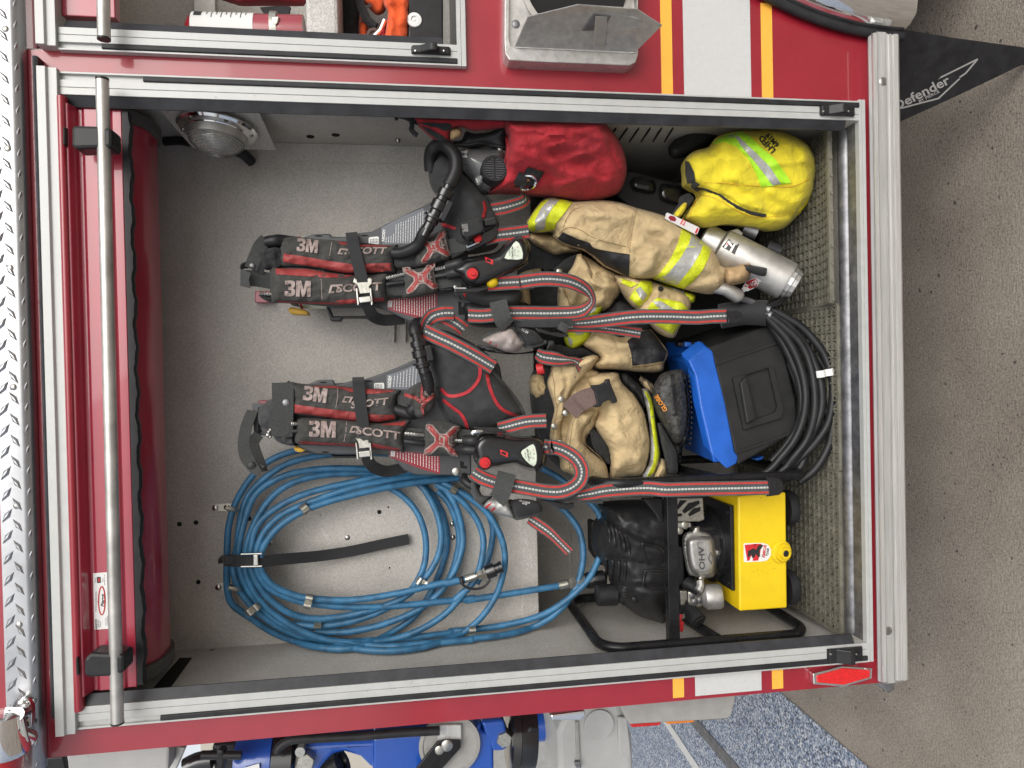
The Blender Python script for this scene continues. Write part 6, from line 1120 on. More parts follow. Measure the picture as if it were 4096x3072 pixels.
# ================================================================== interlocking floor mat
def mat_tile(x0, x1, y0, y1, z, label, cat=None, rise=0.0):
    t = top('mat_tile', label, 'floor mat', ((x0+x1)/2, (y0+y1)/2, z), 'interlocking plastic floor mat tiles')
    p = 0.0215; w = 0.0020; mb = MB(); dg = MB(); nx = int(round((x1-x0)/p)); ny = int(round((y1-y0)/p)); px_, py_ = (x1-x0)/nx, (y1-y0)/ny
    zf = lambda y: z + rise*max(0, 1-(y-y0)/0.12)**2
    def bar(M_, ax, ay, bx, by, ww, h0, h1):
        n = max(1, int(abs(by-ay)/0.03)); d = Vector((bx-ax, by-ay, 0)); L = d.length; s = Vector((-d.y, d.x, 0))/L*ww
        R = []
        for i in range(n+1):
            q = Vector((ax, ay, 0)) + d*i/n; zz = zf(q.y)
            R.append([(q.x-s.x, q.y-s.y, zz+h0), (q.x+s.x, q.y+s.y, zz+h0), (q.x+s.x, q.y+s.y, zz+h1), (q.x-s.x, q.y-s.y, zz+h1)])
        M_.loft(R)
    for i in range(nx+1): bar(mb, x0+i*px_, y0, x0+i*px_, y1, w if i not in (0, nx) else w*1.8, -.011, 0)
    for j in range(ny+1): bar(mb, x0, y0+j*py_, x1, y0+j*py_, w if j not in (0, ny) else w*1.8, -.0108, -.0004)
    for i in range(-ny, nx+1):
        for s in (0, 1):
            a, b = max(i, 0), min(i+ny, nx)
            if b <= a: continue
            if s == 0: pts = (x0+a*px_, y0+(a-i)*py_, x0+b*px_, y0+(b-i)*py_)
            else: pts = (x0+a*px_, y1-(a-i)*py_, x0+b*px_, y1-(b-i)*py_)
            if (i + s) % 2 == 0: bar(dg, *pts, w*.8, -.0106, -.0012 - s*.0005)
    mb.build('grid_bars', 'mat_plastic', t, smooth=False)['kind'] = 'stuff'; dg.build('diagonal_bars', 'mat_plastic', t, smooth=False)['kind'] = 'stuff'
    tb = MB()
    for i in range(nx):
        if i % 2 == 0: tb.box(x0+i*px_+.003, x0+i*px_+.010, y0-.007, y0, zf(y0)-.010, zf(y0)-.004)
    tb.build('edge_tabs', 'mat_plastic', t, smooth=False)['kind'] = 'stuff'
    return t
mat_tile(0.035, 0.43, 0.087, 0.62, 0.010, 'olive grey lattice mat tile below the yellow power unit')
mat_tile(0.436, 0.835, 0.082, 0.62, 0.010, 'olive grey lattice mat tile under the toolbox and black hose')
mat_tile(0.842, 1.262, 0.066, 0.62, 0.011, 'olive grey lattice mat tile curling up under the yellow bag', rise=0.026)

# ================================================================== blue and black toolbox
TX = top('toolbox', 'blue lidded black plastic toolbox tipped on the floor behind the boot', 'toolbox', P(2950, 1650, 0.25))
F = V('m', (610, 352), (1060, 190), (1150, 290), (1262, 740), (1275, 900), (1240, 985), (832, 1222), (812, 1140), (660, 455))
yF = lambda x, y: 0.185 - (y-1390)*0.00010
bx_ = MB().ext([P(x, y, yF(x, y)) for x, y in F], (0.02, 0.22, 0.02)).build('box_body', 'case_black', TX, smooth=False, bevel=0.006)
L_ = V('m', (605, 350), (650, 380), (665, 460), (740, 760), (812, 1130), (835, 1150), (828, 1205), (752, 1248), (640, 1140), (560, 800), (520, 560), (470, 450), (530, 400))
MB().ext([P(x, y, yF(x, y)-0.010) for x, y in L_], (0.02, 0.03, 0.01)).build('lid_front', 'blue_plastic', TX, smooth=False, bevel=0.005)
la = [P(x, y, yF(x, y)-0.009) for x, y in V('m', (470, 450), (520, 560), (560, 800), (640, 1140), (655, 1200))]; lb = [P(x, y, 0.37) for x, y in V('m', (300, 425), (340, 560), (380, 760), (425, 1010), (440, 1100))]
lt_ = MB(); n = 5; lt_.add(la + lb + [q + Vector((0, .02, -.06)) for q in la] + [q + Vector((0, 0, -.10)) for q in lb], [(i, i+1, n+i+1, n+i) for i in range(4)] + [(2*n+i, 3*n+i, 3*n+i+1, 2*n+i+1) for i in range(4)] + [(i, 2*n+i, 2*n+i+1, i+1) for i in range(4)] + [(n+i, n+i+1, 3*n+i+1, 3*n+i) for i in range(4)] + [(0, n, 3*n, 2*n), (4, 2*n+4, 3*n+4, n+4)])
lid = lt_.build('lid_top', 'blue_plastic', TX, smooth=False, bevel=0.004)
le = [P(x, y, z) for x, y, z in V('m', (300, 312, .37), (440, 318, .30), (590, 350, .20), (600, 400, .19), (520, 415, .19), (470, 450, .185), (310, 430, .36))]
MB().ext(le, (0.0, 0.02, -0.05)).build('lid_end', 'blue_plastic', TX, smooth=False, bevel=0.003)
for x in (420, 505): MB().px(V('m', (x-30, 312), (x+20, 315), (x+25, 345), (x-20, 340)), 0.235, 0.03).build('hinge', 'black_plastic', TX, smooth=False, bevel=0.002)
for x in (470, 560): MB().px(V('m', (x-26, 305), (x+24, 312), (x+30, 350), (x-26, 348)), 0.225, 0.03).build('hinge_leaf', 'blue_plastic', TX, smooth=False, bevel=0.004)
screw(*V1('m', 570, 342), 0.222, TX, 0.005, 'label_white', 'hinge_pin')
# recessed handle: raised frame, dark well, grip bar
fr_ = V('m', (795, 575), (1095, 488), (1170, 820), (1150, 870), (878, 955)); inn = V('m', (890, 552), (1060, 500), (1125, 790), (1105, 830), (970, 878))
g = [P(x, y, yF(x, y)-0.009) for x, y in fr_]; gi = [P(x, y, yF(x, y)-0.009) for x, y in inn]; g0 = [q + Vector((0, .010, 0)) for q in g]; gi0 = [q + Vector((0, .010, 0)) for q in gi]
MB().add(g + gi + g0 + gi0, [(i, (i+1) % 5, 5+(i+1) % 5, 5+i) for i in range(5)] + [(i, 10+i, 10+(i+1) % 5, (i+1) % 5) for i in range(5)] + [(5+i, 5+(i+1) % 5, 15+(i+1) % 5, 15+i) for i in range(5)]).build('handle_frame', 'case_black', TX, smooth=False, bevel=0.003)
MB().ext([P(x, y, yF(x, y)-0.020) for x, y in V('m', (850, 610), (900, 560), (972, 875), (900, 915))], (0, .012, 0)).build('handle_grip', 'case_black', TX, smooth=False, bevel=0.004)
MB().ext([P(x, y, yF(x, y)-0.003) for x, y in V('m', (660, 465), (1140, 295), (1145, 318), (664, 486))], (0, .003, 0)).build('body_rib', 'case_black', TX, smooth=False, bevel=0.001)
MB().ext([P(x, y, yF(x, y)-0.003) for x, y in V('m', (815, 1120), (1235, 970), (1230, 992), (820, 1140))], (0, .003, 0)).build('body_rib', 'case_black', TX, smooth=False, bevel=0.001)
MB().px(V('m', (960, 1170), (1030, 1150), (1010, 1180), (970, 1185)), 0.20, 0.03).build('latch', 'blue_plastic', TX, smooth=False, bevel=0.003)

# ================================================================== black hydraulic hose around the toolbox
BH = top('black_hose', 'coiled black rubber hose bundle curving round the toolbox on the mat', 'hose', P(3250, 1650, 0.12))
HP = [((1050, 62, .175), (1150, 108, .165), (1300, 200, .15), (1420, 330, .135), (1490, 450, .125), (1530, 600, .115), (1530, 750, .11), (1500, 900, .112), (1430, 1020, .12), (1330, 1130, .135), (1200, 1240, .15), (1080, 1310, .16)),
      ((1050, 88, .17), (1200, 190, .155), (1330, 340, .14), (1400, 480, .13), (1440, 600, .122), (1452, 760, .118), (1420, 900, .12), (1330, 1070, .13), (1230, 1190, .14), (1120, 1290, .15)),
      ((1045, 104, .165), (1180, 205, .15), (1300, 330, .138), (1370, 500, .128), (1400, 700, .12), (1390, 870, .118), (1340, 1030, .125), (1250, 1150, .135), (1150, 1260, .15), (1000, 1310, .165)),
      ((1040, 124, .165), (1180, 270, .15), (1262, 410, .14), (1312, 560, .132), (1332, 720, .126), (1312, 880, .126), (1250, 1030, .132), (1150, 1160, .14), (1050, 1265, .15), (930, 1305, .17)),
      ((1050, 145, .18), (1170, 330, .165), (1240, 480, .155), (1288, 620, .148), (1302, 790, .142), (1275, 930, .142), (1180, 1080, .15), (1080, 1190, .16)),
      ((1380, 640, .13), (1480, 820, .125), (1522, 920, .118), (1510, 1050, .118), (1450, 1180, .122), (1380, 1270, .128), (1280, 1345, .135)),
      ((1420, 420, .15), (1500, 560, .14), (1490, 700, .135), (1440, 850, .135), (1370, 980, .14), (1270, 1100, .15), (1160, 1210, .16)),
      ((1200, 470, .20), (1270, 640, .19), (1300, 760, .18)), ((1330, 1120, .14), (1300, 1220, .14), (1220, 1300, .145), (1120, 1340, .15))]
hb = MB()
for h_ in HP: hb.tube([P(*q) for q in crom(V('m', *h_), 7)], 0.0100, 12)
hb.build('hose', 'black_hose', BH, ang=80)
MB().tube([P(*q) for q in V('m', (700, 120, .22), (880, 90, .20), (1045, 95, .17))], 0.032, 18).build('hose_sleeve', 'black_webbing', BH, ang=60)
for q in ((1040, 70), (1050, 110)): MB().tube([P(*V1('m', q[0]-8, q[1]-4), .168), P(*V1('m', q[0]+30, q[1]+10), .16)], 0.0115, 14).build('ferrule', 'worn_steel', BH)
def clip(parent, k, a, b, Y, r=0.0105, m='zinc'):
    p, q = P(*V1(k, *a), Y), P(*V1(k, *b), Y); d = (q-p).normalized(); ax = d.cross(Vector((0, 1, 0))).normalized()
    w = 0.0085; rr = (q-p).length/4
    rings = []
    for s in (-w, w):
        ring = []
        for i in range(9):
            t = i/8; c = p.lerp(q, t); ring.append(c + ax*s - Vector((0, r*abs(math.sin(t*2*math.pi))*0.9 + .002, 0)))
        for i in range(8, -1, -1):
            t = i/8; c = p.lerp(q, t); ring.append(c + ax*s - Vector((0, r*abs(math.sin(t*2*math.pi))*0.9 - .001, 0)))
        rings.append(ring)
    MB().loft(rings).build('hose_clip', m, parent, ang=60)
clip(BH, 'm', (1412, 550), (1540, 525), .108, m='label_white')

# ================================================================== aluminium hydraulic tool
HT = top('hydraulic_tool', 'silver aluminium cylinder rescue tool with warning sticker lying behind the sleeve', 'rescue tool', P(2950, 1150, 0.2))
a, b = P(*V1('i', 515, 345), 0.215), P(*V1('i', 1015, 602), 0.150); d = b-a; L = d.length
cb = MB().lathe(a, d, [(0, .030), (.002, .044), (.006, .049), (L-.006, .049), (L, .047), (L, .040)], 48).build('cylinder', 'brushed_aluminium', HT, ang=40)
MB().lathe(b, d, [(-.002, .040), (.010, .040), (.012, .036), (.022, .034), (.024, .030), (.024, 0)], 14).build('end_cap', 'cast_aluminium', HT, ang=20)
MB().lathe(a, d, [(-.05, .032), (-.045, .040), (-.004, .040), (0, .046)], 24).build('tool_head', 'cast_aluminium', HT, ang=30)
fr0 = d.normalized(); sN = fr0.cross(Vector((0, 1, 0))).normalized(); nN = Vector((0, -1, 0)); nN = (nN - fr0*nN.dot(fr0)).normalized()
def on_cyl(k, x, y, off=.0006):
    # nearest point of the cylinder face on the line of sight
    dd = Vector(ray(*V1(k, x, y))); o0 = Vector((CX, CY, CZ)) - a; dp = dd - fr0*dd.dot(fr0); op = o0 - fr0*o0.dot(fr0)
    A_ = dp.dot(dp); B2 = dp.dot(op); C2 = op.dot(op) - (.049+off)**2; D2 = max(0, B2*B2 - A_*C2); t = (-B2 - math.sqrt(D2))/A_
    return Vector((CX, CY, CZ)) + dd*t
def cyl_patch(name, pts, m, off=.0006):
    v2, fs, bdd = fill(resample([tuple(p) for p in pts], 16), 22); return MB().add([on_cyl('i', x, y, off) for x, y in v2], fs).build(name, m, cb, ang=60)
cyl_patch('maker_sticker', ((530, 345), (580, 288), (658, 325), (625, 402)), 'black_print')
cyl_patch('sticker_mark', ((545, 350), (575, 300), (585, 300), (610, 340), (598, 345), (580, 325), (560, 355)), 'label_white', .0012); cyl_patch('sticker_mark', ((562, 325), (572, 315), (580, 325), (570, 332)), 'red_print', .0016); cyl_patch('sticker_mark', ((585, 375), (620, 320), (632, 326), (600, 385)), 'label_white', .0012); cyl_patch('sticker_mark', ((590, 300), (610, 290), (650, 320), (640, 335), (620, 322), (600, 318)), 'brushed_aluminium', .0012)
cyl_patch('warning_sticker', ((685, 640), (705, 600), (780, 570), (810, 600), (790, 640), (720, 672), (690, 668)), 'label_white'); cyl_patch('warning_mark', ((692, 640), (712, 602), (778, 576), (803, 603), (785, 636), (722, 665), (695, 662)), 'red_print', .0012)
wv = printed('lettering', 'DANGER', V1('i', 748, 628), -32, 18, 0.1, 'white_print', cb, bold=.03, sx=.8)
for v in wv.data.vertices:
    dd = (v.co - Vector((CX, CY, CZ))); o0 = Vector((CX, CY, CZ)) - a; dp = dd - fr0*dd.dot(fr0); op = o0 - fr0*o0.dot(fr0)
    A_ = dp.dot(dp); B2 = dp.dot(op); C2 = op.dot(op) - (.0508)**2; D2 = max(0, B2*B2 - A_*C2); v.co = Vector((CX, CY, CZ)) + dd*((-B2 - math.sqrt(D2))/A_)
MB().tube([P(*V1('i', 470, 640), .17), P(*V1('i', 560, 655), .165), P(*V1('i', 655, 715), .16), P(*V1('i', 668, 725), .16)], [.016, .0175, .0175, .013], 16).build('grip_handle', 'brushed_aluminium', HT, ang=50)
MB().tube([P(*V1('i', 650, 720), .165), P(*V1('i', 760, 755), .175)], .008, 10).build('grip_rod', 'worn_steel', HT)
MB().px(V('i', (860, 772), (940, 735), (1040, 630), (1080, 650), (1060, 690), (960, 780), (900, 800)), 0.155, 0.02).build('base_bracket', 'black_paint', HT, smooth=False, bevel=0.003)
MB().px(V('i', (590, 225), (650, 208), (692, 245), (680, 262), (640, 245)), 0.19, 0.012).build('drain_tab', 'cast_aluminium', HT, smooth=False, bevel=0.003)
MB().tube([P(*V1('i', 690, 205), .22), P(*V1('i', 790, 240), .21)], .020, 14).build('port_tube', 'worn_steel', HT); MB().tube([P(*V1('i', 860, 350), .20), P(*V1('i', 960, 385), .19)], .018, 14).build('carry_loop', 'black_rubber', HT)

# ================================================================== black tray behind the bags
TY = top('tool_tray', 'black moulded plastic tray with two rounded wells between the bags', 'tray', P(2600, 760, 0.4))
tr_ = MB().px(V('c', (860, 1440), (935, 1245), (1365, 1362), (1345, 1480), (1285, 1650), (1000, 1560)), 0.27, 0.15).build('tray_body', 'case_black', TY, smooth=False, bevel=0.008)
for x, y, w_, h_ in ((1058, 1365, 92, 62), (1262, 1430, 90, 78)):
    s = Soft(V('c', (x-w_, y-h_*.6), (x-w_*.6, y-h_), (x+w_*.7, y-h_*.7), (x+w_, y), (x+w_*.8, y+h_), (x-w_*.5, y+h_*.8), (x-w_, y+h_*.3)), 0.268, 0.02, 26, step=9, back=.3); s.build('tray_well', 'gloss_black', TY)
soft('rubber_boot_bag', 'c', ((1240, 1110), (1260, 1060), (1400, 950), (1500, 935), (1640, 985), (1560, 1060), (1440, 1130), (1320, 1170), (1260, 1160)), 'black_rubber', TY, 0.25, 0.05, 40)

# ================================================================== blue hose coil on the wall
HC = top('blue_hose', 'coiled blue rubber hose hanging on two wall hooks', 'hose', P(1600, 2200, 0.34))
R_ = 0.0083
def zo(*p): return V('o', *p)
def zn(*p): return V('n', *p)
ST = [
 zn((1300, 150, .335), (1000, 140, .338), (760, 155, .335), (600, 180, .33), (450, 245, .325), (330, 360, .32), (240, 510, .315), (195, 650, .31), (182, 780, .31), (180, 900, .31), (180, 1080, .315), (215, 1190, .32), (330, 1275, .325), (480, 1375, .335), (620, 1430, .34), (760, 1470, .342), (960, 1485, .34), (1150, 1440, .335), (1400, 1290, .33), (1520, 1130, .34), (1600, 950, .342), (1640, 780, .342), (1610, 600, .345), (1520, 440, .347), (1430, 360, .348)),
 zn((1250, 190, .33), (1000, 185, .33), (780, 205, .32), (600, 250, .315), (460, 330, .305), (340, 440, .30), (290, 540, .295), (262, 680, .292), (250, 800, .29), (222, 900, .29), (228, 1000, .29), (285, 1130, .295), (420, 1270, .30), (600, 1375, .31), (800, 1430, .32), (980, 1452, .325), (1250, 1470, .325), (1500, 1450, .325), (1800, 1425, .325)) + zo((340, 1392, .32), (560, 1368, .315), (760, 1320, .31), (920, 1240, .30), (1040, 1130, .295), (1120, 1000, .295), (1165, 820, .30), (1160, 680, .31), (1120, 560, .325), (1020, 440, .345), (900, 350, .36)),
 zn((1500, 360, .345), (1200, 300, .325), (1000, 290, .315), (800, 292, .31), (600, 325, .30), (470, 380, .295), (370, 460, .29), (320, 560, .285), (275, 720, .28), (255, 850, .28), (265, 950, .28), (300, 1060, .285), (372, 1160, .29), (500, 1290, .295), (700, 1390, .30), (900, 1455, .30), (1100, 1492, .30), (1300, 1498, .30), (1500, 1470, .30), (1700, 1400, .30)) + zo((300, 1335, .30), (420, 1230, .295), (520, 1080, .295), (575, 920, .295), (590, 780, .295), (560, 640, .30), (480, 490, .31), (380, 390, .315), (250, 300, .32), (130, 240, .33)),
 zn((1350, 370, .342), (1150, 330, .33), (1000, 322, .322), (820, 332, .312), (650, 370, .302), (520, 440, .295), (420, 550, .288), (350, 680, .28), (310, 800, .275), (300, 930, .275), (330, 1050, .278), (420, 1190, .285), (560, 1300, .29), (720, 1385, .29), (900, 1435, .29), (1150, 1442, .29), (1400, 1385, .29), (1620, 1260, .29), (1760, 1100, .29)) + zo((215, 1110, .29), (330, 1010, .29), (400, 880, .295), (432, 690, .30), (400, 550, .31), (330, 440, .315), (230, 340, .32), (80, 250, .33)),
 zn((1650, 320, .335), (1450, 312, .32), (1250, 325, .305), (1050, 372, .295), (850, 415, .29), (650, 475, .285), (480, 570, .28), (380, 670, .272), (345, 780, .268), (335, 900, .266), (355, 1000, .268), (440, 1130, .275), (560, 1230, .28), (680, 1275, .285), (800, 1285, .288), (960, 1268, .29), (1150, 1222, .29), (1350, 1145, .29), (1490, 1020, .295), (1580, 870, .30), (1600, 720, .305), (1565, 570, .315), (1490, 430, .325), (1420, 370, .335)),
 zn((1600, 345, .33), (1400, 345, .31), (1200, 375, .295), (980, 425, .285), (760, 500, .28), (560, 585, .275), (440, 690, .268), (385, 800, .262), (372, 900, .258), (390, 990, .26), (470, 1090, .268), (600, 1150, .275), (740, 1185, .28), (1000, 1208, .285), (1300, 1200, .29), (1600, 1172, .295), (1825, 1148, .30)) + zo((300, 1110, .30), (700, 1048, .30), (985, 1002, .30)),
 zn((1720, 352, .32), (1500, 372, .305), (1250, 412, .29), (1000, 468, .28), (800, 525, .275), (650, 590, .268), (520, 680, .262), (430, 790, .256), (402, 880, .254), (410, 970, .256), (480, 1060, .262), (600, 1120, .268), (740, 1152, .27), (1000, 1162, .272), (1300, 1120, .272), (1550, 1062, .272), (1720, 1030, .272)) + zo((150, 985, .272), (300, 955, .272)),
 zn((600, 1320, .305), (800, 1332, .30), (1000, 1305, .30), (1200, 1235, .30), (1370, 1130, .30), (1470, 980, .305), (1500, 840, .31), (1485, 690, .315), (1420, 550, .325), (1300, 440, .335), (1150, 380, .345)),
 zn((760, 1372, .315), (1000, 1370, .31), (1250, 1312, .305), (1480, 1205, .305), (1640, 1050, .305), (1730, 860, .31), (1740, 700, .315), (1690, 520, .32), (1600, 400, .33), (1500, 330, .345)),
 zn((1000, 1440, .33), (1300, 1420, .328), (1550, 1395, .325), (1700, 1372, .322)) + zo((180, 1338, .32), (370, 1322, .315), (600, 1290, .31), (850, 1222, .30), (1040, 1110, .29), (1200, 960, .285), (1285, 790, .285), (1312, 620, .29), (1285, 480, .30), (1215, 385, .31), (1100, 290, .33), (980, 200, .35), (850, 130, .36)),
 zo((0, 1140, .33), (120, 1040, .33), (200, 900, .335), (250, 700, .338), (240, 560, .34), (180, 400, .345), (90, 300, .35)),
 zo((380, 985, .33), (450, 850, .335), (490, 700, .34), (500, 580, .342), (470, 470, .345)),
]
hb = MB()
def clear_of_wall(q):
    x, y, Y = q
    while P(x, y, Y).x < 0.024 and Y > .2: Y -= .005
    return P(x, y, Y)
for s_ in ST: hb.tube([clear_of_wall(q) for q in crom(s_, 6)], R_, 12)
hb.build('hose', 'blue_hose', HC, ang=80)
for a_, b_, Y_ in (((675, 525), (722, 582), .272), ((733, 1120), (708, 1218), .26), ((308, 1255), (394, 1190), .275), ((1438, 1020), (1520, 1072), .285), ((782, 1305), (782, 1350), .292), ((1700, 400), (1668, 455), .315)): clip(HC, 'n', a_, b_, Y_-.007, .0095)
clip(HC, 'o', (348, 1300), (350, 1418), .278, .0095)
def fitting(pts, prof, m, name, seg=14):
    a, b = P(*pts[0]), P(*pts[1]); d = b-a; L = d.length; return MB().lathe(a, d, [(t*L, r) for t, r in prof], seg).build(name, m, HC, ang=25)
fitting(zo((298, 955, .272), (390, 925, .27)), ((0, .0085), (0, .0098), (.8, .0102), (.82, .007), (1, .007)), 'zinc', 'ferrule'); fitting(zo((385, 928, .27), (465, 900, .268)), ((0, .008), (.1, .013), (.5, .013), (.55, .010), (.6, .0135), (1, .0135)), 'zinc', 'hex_fitting', 6); fitting(zo((450, 905, .268), (570, 858, .265)), ((0, .0165), (.1, .018), (.55, .018), (.58, .013), (.8, .013), (.82, .0145), (1, .0145), (1, 0)), 'gloss_black', 'dust_cap', 20)
MB().tube([P(*q) for q in crom(zo((270, 945, .262), (285, 1000, .258), (360, 1025, .255), (430, 1010, .255), (475, 960, .258), (465, 920, .262)), 5)], .0032, 8).build('cap_tether', 'black_plastic', HC); fitting(zo((255, 968, .272), (285, 958, .272)), ((0, .010), (1, .010)), 'black_plastic', 'tether_ring')
fitting(zo((985, 1002, .30), (1060, 985, .30)), ((0, .0085), (0, .0115), (.85, .012), (1, .009)), 'zinc', 'ferrule'); fitting(zo((1060, 985, .30), (1180, 965, .30)), ((0, .010), (.1, .0155), (.4, .0155), (.45, .012), (.6, .0165), (1, .0165)), 'zinc', 'hex_fitting', 6); fitting(zo((1175, 965, .30), (1330, 945, .30)), ((0, .018), (.2, .022), (.9, .022), (1, .016), (1, 0)), 'gloss_black', 'coupler', 20)
# black strap holding the coil
HS = top('hose_strap', 'black webbing strap with a steel cam buckle across the blue hose', 'strap', P(1100, 2240, 0.25))
ribbon('webbing', zn((158, 902, .335), (162, 900, .29), (200, 900, .262), (270, 903, .248), (345, 908, .243), (420, 905, .248), (560, 890, .275), (800, 868, .315), (1000, 838, .33), (1200, 795, .34), (1385, 757, .345)), .027, 'black_webbing', HS, thick=.003)
flatpoly('stitching', zn((177, 873), (215, 873), (215, 922), (177, 922)), .2555, 'grey_fabric', HS)
flatpoly('stitching', zn((181, 877), (211, 877), (211, 918), (181, 918)), .2550, 'black_webbing', HS)
for y in (857, 940): MB().px(zn((268, y-3), (412, y-7), (412, y+3), (268, y+6)), .236, .012).build('buckle_side', 'steel', HS, smooth=False, bevel=.0008)
MB().px(zn((352, 865), (384, 864), (386, 932), (352, 934)), .232, .008).build('buckle_cam', 'steel', HS, smooth=False, bevel=.0015)

# ================================================================== hydraulic power unit
PU = top('power_unit', 'yellow and black petrol hydraulic power unit in a black tube frame', 'power unit', P(2900, 2200, 0.3))
# yellow tank, sharing its top with the engine plate
tk = [P(*V1('p', *q), 0.13) for q in ((1387, 342), (1740, 312), (1750, 1165), (1398, 1190))]
tank = MB().ext(tk, (0, 0.30, 0)).build('tank', 'yellow_paint', PU, smooth=False, bevel=0.004)
tz = max(q.z for q in tk); xl, xr = min(q.x for q in tk), max(q.x for q in tk)
pl_ = MB().box(xl+.045, xr-.03, .15, .40, tz+.0005, tz+.010).build('engine_plate', 'black_paint', PU, smooth=False, bevel=.002)
for x in (xl+.06, xr-.05): MB().lathe((x, .165, tz+.0102), (0, 0, 1), [(0, .006), (.004, .006), (.005, .003), (.005, 0)], 8).build('bolt', 'black_paint', pl_)
bcx = P(*V1('p', 1250, 690), .27); MB().lathe((bcx.x, .275, tz+.0105), (0, 0, 1), [(0, .098), (.006, .098), (.012, .090), (.06, .088), (.075, .100), (.085, .100), (.085, 0)], 40).build('bell_housing', 'gloss_black', PU, ang=35)
pg = P(*V1('p', 1705, 752), .13); pgo = MB().lathe(pg + Vector((0, .002, 0)), (0, -1, -.15), [(0, .029), (.004, .028), (.006, .022), (.013, .021), (.013, .015), (.020, .014), (.020, .009)], 24).build('filler_plug', 'yellow_paint', PU, ang=25); MB().lathe(pg + Vector((0, -.017, -.003)), (0, -1, -.15), [(0, .009), (.002, .007), (.002, 0)], 16).build('plug_centre', 'black_plastic', pgo)
stq = crom(V('p', (1428, 690), (1440, 688), (1570, 685), (1610, 700), (1630, 735), (1628, 780), (1600, 815), (1560, 822), (1440, 827), (1430, 822)), 1, True); sk_ = flatpoly('maker_sticker', stq, .1294, 'label_white', tank)
flatpoly('sticker_mark', V('p', (1436, 700), (1490, 695), (1520, 692), (1470, 815), (1455, 818)), .1288, 'red_print', sk_); flatpoly('sticker_mark', V('p', (1510, 693), (1560, 692), (1550, 760), (1535, 815), (1495, 818)), .1288, 'red_print', sk_)
for q in (((1460, 745), (1500, 725), (1520, 735), (1540, 700), (1572, 700), (1560, 725), (1545, 740), (1550, 785), (1535, 790), (1520, 765), (1505, 795), (1490, 795), (1485, 770), (1470, 790), (1458, 788)),): flatpoly('sticker_mark', V('p', *q), .1283, 'black_print', sk_)
printed('lettering', 'AMKUS', V1('p', 1582, 748), -83, 11, .1286, 'red_print', sk_, bold=.04); printed('lettering', 'TEAM', V1('p', 1605, 755), -80, 9, .1286, 'black_print', sk_, bold=.02); printed('lettering', 'THE', V1('p', 1566, 782), -83, 5, .1286, 'black_print', sk_)
for q in ((1745, 425), (1750, 1010)):
    c = P(*V1('p', *q), .20); MB().lathe(c + Vector((0, 0, .01)), (0, 0, -1), [(0, .044), (.016, .046), (.026, .041), (.029, .03), (.029, 0)], 28).build('rubber_foot', 'black_rubber', PU, ang=40)
# side loops of the tube frame
def loop(x, y0, y1, z0, z1, r=.0125, rad=.06):
    pts = []
    for cx_, cz_, a0 in ((y0+rad, z1-rad, 90), (y0+rad, z0+rad, 180), (y1-rad, z0+rad, 270), (y1-rad, z1-rad, 0)):
        for i in range(7): an = math.radians(a0 + i*15); pts.append((x, cx_ + rad*math.cos(an), cz_ + rad*math.sin(an)))
    return MB().tube(pts, r, 12, True)
XL, XR, FY0, FY1, FZ0, FZ1 = 0.040, 0.425, 0.088, 0.47, 0.085, 0.605
fl_ = loop(XL, FY0, FY1, FZ0, FZ1).build('frame_loop', 'black_paint', PU, ang=70); loop(XR, FY0, FY1, FZ0, FZ1).build('frame_loop', 'black_paint', PU, ang=70)
ca, cb_ = P(*V1('p', 892, 1470), .10), P(*V1('p', 888, 350), .10)
MB().box(XL+.004, XR-.004, .088, .112, cb_.z-.0135, cb_.z+.0135).build('cross_bar', 'black_paint', PU, smooth=False, bevel=.002)
zc_ = PX(*V1('p', 1110, 1340), XL).z; MB().tube([(XL, .10, zc_-.02), (XL, .46, zc_+.03)], .013, 12).build('seat_bar', 'black_paint', PU); MB().tube([(XR, .10, zc_-.02), (XR, .46, zc_+.03)], .013, 12).build('seat_bar', 'black_paint', PU)
MB().box(XL, XR, .40, .425, zc_, zc_+.02).build('cross_bar', 'black_paint', PU, smooth=False, bevel=.002)
# engine: big black shroud
sh = Soft(V('p', (330, 540), (390, 470), (350, 400), (480, 370), (680, 365), (850, 365), (990, 400), (990, 700), (995, 1000), (960, 1030), (850, 1260), (780, 1262), (650, 1220), (540, 1140), (470, 1090), (440, 960), (400, 860), (320, 760), (305, 650)), .30, .14, 130, step=13, back=.7, wr=.004, wrs=(60, 60), folds=[(V('p', (400, 480), (620, 620), (840, 700)), -.012, 14), (V('p', (420, 540), (640, 680), (840, 760)), .010, 24), (V('p', (440, 800), (640, 830), (840, 850)), -.008, 10), (V('p', (480, 1000), (700, 1010), (840, 1015)), -.010, 10)])
o = sh.build('engine_shroud', 'black_plastic', PU)
for i in range(4): x = 415 + i*46; sh.line('cooling_rib', V('p', (x, 800+i*6), (x+4, 870), (x-6, 960)), .0045, 'black_plastic', o, off=.002); 
for i in range(5): x = 415 + i*36; sh.line('cooling_rib', V('p', (x, 530+i*28), (x+22, 600+i*30), (x+26, 680+i*24)), .0045, 'black_plastic', o, off=.002)
for q in (((680, 700), (700, 695), (830, 735), (838, 850), (720, 825)), ((700, 900), (720, 890), (838, 900), (838, 1010), (700, 1005))):
    c = V('p', *q); sh.line('shroud_recess', c, .004, 'black_plastic', o, off=.001, closed=True)
printed('lettering', 'V-TWIN', V1('p', 545, 1080), -85, 16, sh.fn(), 'grey_plastic', o, bold=.02)
screw(*V1('p', 632, 1100), sh.h(*V1('p', 632, 1100)), o, .009, 'black_plastic')
MB().px(V('p', (305, 530), (330, 530), (400, 560), (410, 700), (400, 860), (370, 850), (310, 760)), .33, .05).build('fuel_tank_end', 'black_plastic', PU, smooth=False, bevel=.006)
